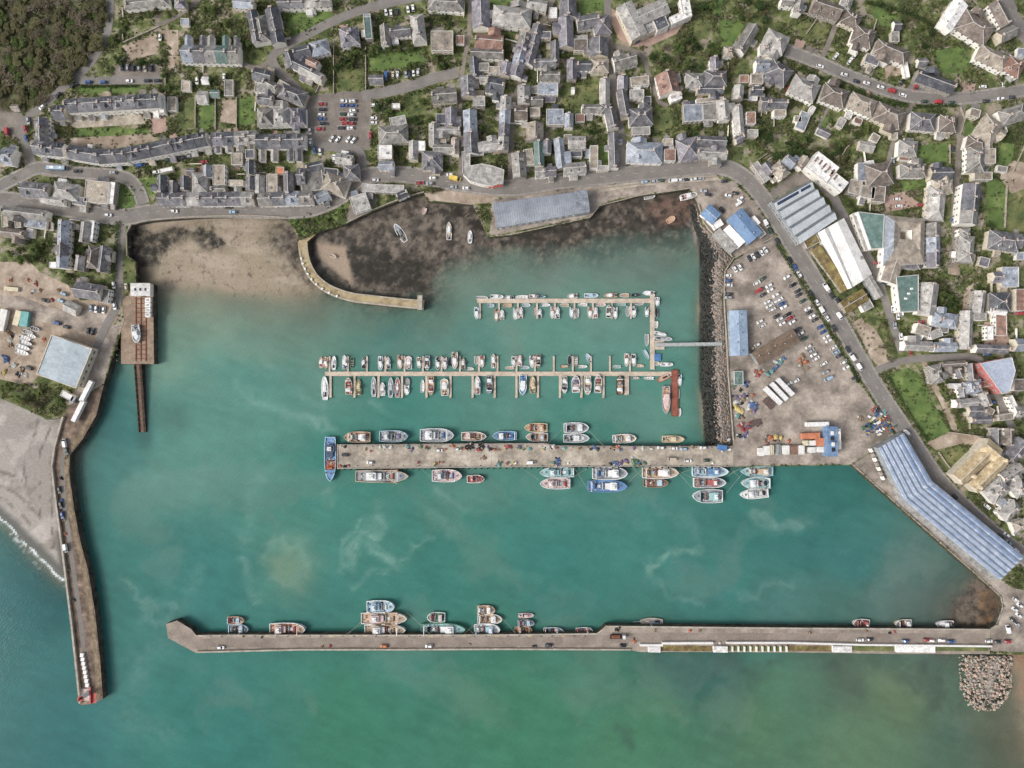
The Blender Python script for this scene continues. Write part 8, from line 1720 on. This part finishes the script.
for (x, y, c, s) in [(735, 381, 'g', 2.2), (734, 386, 'g', 2.2), (739, 382, 'o', 1.6), (745, 384, 'b', 2.4), (748, 382, 'v', 1.6), (741, 390, 'k', 1.6), (737, 397, 'v', 2.), (744, 395, 'v', 2.2), (747, 396, 'k', 1.6), (736, 402, 'w', 2.4), (742, 403, 'k', 1.8), (744, 400, 't', 1.8), (753, 404, 'b', 2.8), (756, 407, 'b', 2.), (751, 406, 'b', 2.), (738, 409, 'y', 2.8), (742, 411, 'y', 2.4), (754, 411, 'v', 2.), (749, 409, 'w', 1.8), (738, 416, 'q', 2.2), (743, 418, 't', 1.6), (756, 423, 'k', 2.6), (753, 395, 'o', 1.6)]: net_in(x, y, c, 'in gear dump above market pier root', s)
for k in range(16): crate_in(R.uniform(738, 750), R.uniform(423, 432), R.choice('rrrvw'), 'in red crate block above pier root', R.uniform(1.1, 1.6))
for (x, y, c, s) in [(740, 436, 'k', 2.2), (746, 433, 'v', 2.), (744, 437, 'b', 1.5), (758, 375, 'r', 2.2), (761, 372, 'o', 1.8), (756, 371, 'r', 1.5), (725, 441, 't', 1.4), (729, 440, 'w', 1.2), (765, 440, 't', 1.8), (771, 438, 'o', 2.2), (776, 437, 'y', 2.4), (781, 438, 'y', 2.), (768, 443, 'r', 1.5), (789, 441, 'o', 1.4), (803, 446, 'g', 1.8)]: net_in(x, y, c, 'round the quay stores', s)
for (x, y, c, s) in [(772, 371, 'q', 2.2), (777, 367, 'b', 2.), (781, 362, 'q', 2.2), (768, 374, 'q', 1.8), (784, 358, 'b', 1.8), (776, 362, 'w', 1.4), (803, 357, 't', 2.2), (806, 362, 'o', 2.2), (801, 364, 't', 1.8), (808, 368, 't', 1.6), (800, 360, 'o', 1.6)]: net_in(x, y, c, 'behind the long brown shed', s)
for (x, y, c, s) in [(345, 446.6, 'k', 1.2), (340, 466, 'o', 1.2), (345, 466.4, 'k', 1.3), (349, 465.5, 'r', 1), (366, 449, 't', 1), (371, 451, 'r', .9), (380, 446.4, 'w', 1.6), (385, 447, 'w', 1.8), (391, 447, 'w', 1.4), (408, 446.2, 'q', 2.), (412, 449, 'b', 1.8), (421, 446, 'g', 1.4), (426, 447, 'o', 1.), (453, 445.8, 'o', 1.3), (469, 448, 'k', 2.4), (472, 445.5, 'k', 2.), (480, 445, 'k', 2.2), (483, 447, 'k', 1.6), (479, 450, 'r', 2.), (491, 449, 'k', 1.6), (438, 463, 't', 1.6), (488, 447, 'v', 1.2)]: net_in(x, y, c, 'on left half of market pier', s, QZ-.08)
for (x, y, c, s) in [(508.5, 446.5, 'r', 2.4), (520, 446.5, 'v', 1.6), (530, 449, 'q', 1.6), (484, 458, 't', 2.), (499, 464.4, 'l' if 0 else 'q', 1.8), (553, 446.5, 'w', 1.8), (548, 447.5, 'w', 1.6), (565, 448, 'q', 1.6), (558, 461, 'b', 2.6), (557, 464, 'v', 1.6), (595, 448, 'b', 1.8), (591, 449, 'k', 1.6), (598, 449, 'k', 1.4), (580, 448, 't', 1.4), (613, 447.5, 't', 1.8), (618, 447, 'o', 1.6), (634, 448, 'v', 1.4), (616, 463, 'b', 2.2), (621, 463, 'v', 2.2), (626, 460.5, 'v', 2.), (611, 464, 'k', 1.4), (634, 461.5, 'g', 2.6), (638, 462, 'g', 2.6), (645, 463, 'g', 1.4), (693, 447, 't', 1.4), (722, 448, 'b', 2.6), (643, 448, 'w', 1.2)]: net_in(x, y, c, 'on right half of market pier', s, QZ-.08)
for k in range(34): crate_in(R.uniform(380, 730), R.choice((R.uniform(447.5, 450), R.uniform(462.5, 464.5))), R.choice('wwbgqoyr'), 'scattered on market pier', R.uniform(.9, 1.3), QZ-.08)
for (x, y, c, s) in [(243, 632 if 0 else 636.4, 't', 1), (262, 637, 'k', .9), (330, 646, 'r', 1.3), (322, 646.4, 't', 1.2), (387, 646.4, 'r', 1.), (534, 646, 'k', 1.1), (536, 646, 'k', 1.), (470, 644, 't', .9), (655, 630.5, 't', 1.2), (690, 631, 'o', 1.2), (700, 630.6, 't', 1.3), (634, 641, 'o', 2.), (720, 643, 'w', 1.2), (866, 631, 't', 1.2), (890, 633, 'k', 1.2), (895, 632, 'r', 1.), (617, 629.5, 'k', 2.2), (810, 633, 't', 1.4)]: net_in(x, y, c, 'on south pier deck', s, QZ-.08)
for (x, y, c, s) in [(8, 332, 't', 2.4), (12, 336, 'k', 1.8), (9, 340, 'w', 1.6), (11, 345, 't', 2.), (6, 359, 'b', 3.), (14, 366, 'w', 2.2), (4, 372, 'y', 2.), (22, 370, 't', 2.2), (18, 374, 'k', 2.), (26, 376, 'w', 1.8), (44, 340, 'o', 1.6), (28, 280, 'o', 1.6), (36, 284, 'r', 1.5), (40, 290, 't', 1.6), (33, 291, 'w', 1.6), (52, 300, 'r', 1.4), (58, 290, 't', 1.4), (10, 280, 'o', 1.6)]: net_in(x, y, c, 'among the boatyard heaps', s)
for (x, y, c, s) in [(62, 424, 't', 1.4), (66, 456, 't', 1.6), (61, 478, 'k', 1.4), (62, 500, 'b', 1.4), (64, 520, 't', 1.3), (65, 534, 'o', 1.6), (68, 570, 't', 1.2), (74, 600, 'k', 1.2)]: net_in(x, y, c, 'along the north pier deck', s, QZ-.08)
# containers and stores on the quay
M_cont = {'w': nmat('container_white', H_('dedcd6'), H_('c4c1ba'), rough=.55, scale=.3, fine=2), 'o': nmat('container_orange', H_('cf7f56'), H_('b06844'), rough=.6, scale=.3, fine=2), 'y': nmat('container_cream', H_('d9cfae'), H_('bdb292'), rough=.6, scale=.3), 'm': nmat('container_brown', H_('8f6f5c'), H_('74584a'), rough=.7, scale=.3), 's': nmat('container_grey', H_('9a9d9c'), H_('7f8282'), rough=.6), 'b': nmat('container_blue', H_('4c7fb8'), H_('3b689c'), rough=.55, scale=.3), 'g': nmat('tarp_teal', H_('6db0ac'), H_('4f908c'), rough=.6, scale=.3), 'k': nmat('container_dark', H_('6a5650'), H_('544440'), rough=.7)}
def container(px, py, l, w, a, h, k, label, name='container', z=QZ):
    f = fs(z+h); L, B = l*f, w*f; p = W(px, py, z+h); root = empty(name, (p[0], p[1], z+.12), -rad(a)); tag(root, label, name.replace('_', ' '))
    b = MB(); mt = M_cont[k]; b.box((0, 0, .15), (L, B, h-.15), mt); n = max(4, int(L/.6))
    for i in range(n):
        for s in (-1, 1): b.box(((i+.5-n/2)*L/n, s*(B/2+.03), .25), (L/n*.5, .06, h-.4), mt)
    for i in range(max(2, int(L/1.4))): b.box(((i+.5-int(L/1.4)/2)*1.4, 0, h), (.5, B*.92, .05), mt)
    for sx in (-1, 1):
        for sy in (-1, 1): b.box((sx*(L/2-.08), sy*(B/2-.08), 0), (.2, .2, h+.08), M_metal)
    link('body', b.mesh('body'), root)
    d = MB(); [d.box((0, s*B*.24, .25), (.08, B*.44, h-.45), mt) for s in (-1, 1)]; [d.cyl((.06, s*.3, .3), (.06, s*.3, h-.3), .04, .04, M_metal, 5) for s in (-1, 1)]; link('door', d.mesh('door'), root, (L/2+.03, 0, 0))
for (x, y, l, w, a, h, k, lb) in [(761.5, 452, 6, 8, 0, 2.6, 'w', 'left white store at the quay edge above moored boats'), (767, 450.5, 6, 9, 0, 2.7, 'w', 'right white store beside the narrow rack'), (771, 450, 3, 10, 0, 2.3, 'y', 'cream store against the white stores at quay edge'), (778, 450, 3, 11, 0, 2.2, 's', 'narrow grey rack store at quay edge'), (786, 450, 7, 9, 0, 2.6, 'w', 'white store left of brown store on quay'), (794, 450, 8, 9, 0, 2.3, 'm', 'brown open store between two white stores'), (801.5, 450, 6, 9, 0, 2.6, 'w', 'white store right of brown store on quay'),
    (812, 450, 7, 5.6, 0, 2.6, 'w', 'small white store left of ice works'), (820.5, 449.5, 8, 5.6, 0, 2.6, 'w', 'small white store touching the ice works'), (811, 436, 18, 6, -2, 2.5, 'o', 'upper orange container left of blue ice works'), (820.5, 442, 9, 8, 0, 2.7, 'o', 'lower orange container touching the blue ice works'), (806, 443, 5, 5, 0, 2., 'y', 'small cream bin stack under orange container'), (812.5, 443, 6, 5, 0, 2.1, 'w', 'small white bin stack under orange container'),
    (722.5, 447.6, 9, 5, 8, 2.2, 'b', 'blue skip at right end of market pier'), (769, 403.5, 12, 6, 46, 1.4, 'k', 'dark flat trailer left of white lorry trailers'), (756, 423, 9, 6, -12, 1.2, 'k', 'dark skip in the gear dump'), (24, 319, 15, 8, 98, 2.6, 'g', 'teal covered boat store in boatyard'), (17, 318, 15, 6, 106, 2.4, 'y', 'yellow covered boat store in boatyard'), (2, 320, 22, 7, 102, 2.6, 'w', 'long white container at left edge of boatyard'), (11, 289, 14, 4, 5, 1.6, 'y', 'yellow skip at top of boatyard'),
    (657.6, 357.2, 6.5, 7, 0, .8, 'b', 'bright blue covered raft at the gangway landing')]:
    container(x, y, l, w, a, h, k, lb, z=0.1 if 'raft' in lb else QZ)
# street lamps along the main road and piers
b = MB(); b.cyl((0, 0, 0), (0, 0, 7), .09, .06, M_metal, 7); LP = b.mesh('post'); b = MB(); b.cyl((0, 0, 6.9), (1.4, 0, 7.2), .05, .05, M_metal, 5); LA = b.mesh('arm'); b = MB(); b.box((1.6, 0, 7.1), (.7, .28, .14), M_metal); LH = b.mesh('lamp_head')
for k, (x, y, a) in enumerate([(757, 205, 0), (783, 246, 0), (806, 284, 0), (832, 328, 0), (858, 372, 0), (882, 414, 0), (560, 187, 90), (620, 182, 90), (680, 175, 90), (440, 186, 90), (390, 181, 90), (280, 216, 90), (200, 215, 90)]):
    p = W(x, y, QZ+3); root = empty('street_lamp', (p[0], p[1], QZ+.25), rad(a)); reg(root, 'grey street lamp', 'along the harbour and main road', 'street lamp', x+.001*y, y, 'street lamps')
    link('post', LP, root); link('arm', LA, root); link('lamp_head', LH, root)
# ================================================================== light, sky, camera
world = bpy.data.worlds.new('World'); scn.world = world; world.use_nodes = True
wn = world.node_tree; bg = wn.nodes['Background']
sky = wn.nodes.new('ShaderNodeTexSky'); sky.sky_type = 'NISHITA'; sky.sun_disc = False
SUN_EL, SUN_AZ = rad(40), rad(198)          # direction the sun stands in: azimuth from +x, counter-clockwise
sky.sun_elevation = SUN_EL; sky.sun_rotation = rad(90)-SUN_AZ
sky.dust_density = 4.0; sky.air_density = .7; sky.ozone_density = .6
hs = wn.nodes.new('ShaderNodeHueSaturation'); hs.inputs['Saturation'].default_value = .42     # thin high cloud greys the blue
wn.links.new(sky.outputs[0], hs.inputs['Color']); wn.links.new(hs.outputs[0], bg.inputs[0]); bg.inputs[1].default_value = .15
sl = bpy.data.lights.new('sun', 'SUN'); sl.energy = 1.35; sl.angle = rad(15); sl.color = (1, .965, .92)
so = bpy.data.objects.new('sun', sl); COL.objects.link(so)
from mathutils import Vector
d = Vector((math.cos(SUN_EL)*math.cos(SUN_AZ), math.cos(SUN_EL)*math.sin(SUN_AZ), math.sin(SUN_EL)))
so.rotation_euler = d.to_track_quat('Z', 'Y').to_euler(); so.location = d*500
cam = bpy.data.cameras.new('camera'); co = bpy.data.objects.new('camera', cam); COL.objects.link(co)
co.location = (0, 0, H); co.rotation_euler = (0, 0, 0)
cam.sensor_fit = 'HORIZONTAL'; cam.sensor_width = 36; cam.lens = 36*H/(1024*S); cam.clip_start = 1; cam.clip_end = 60000
scn.camera = co
scn.view_settings.view_transform = 'Standard'; scn.view_settings.look = 'None'; scn.view_settings.exposure = 0.38; scn.view_settings.gamma = 1
scn.view_settings.use_curve_mapping = False
finish_labels()
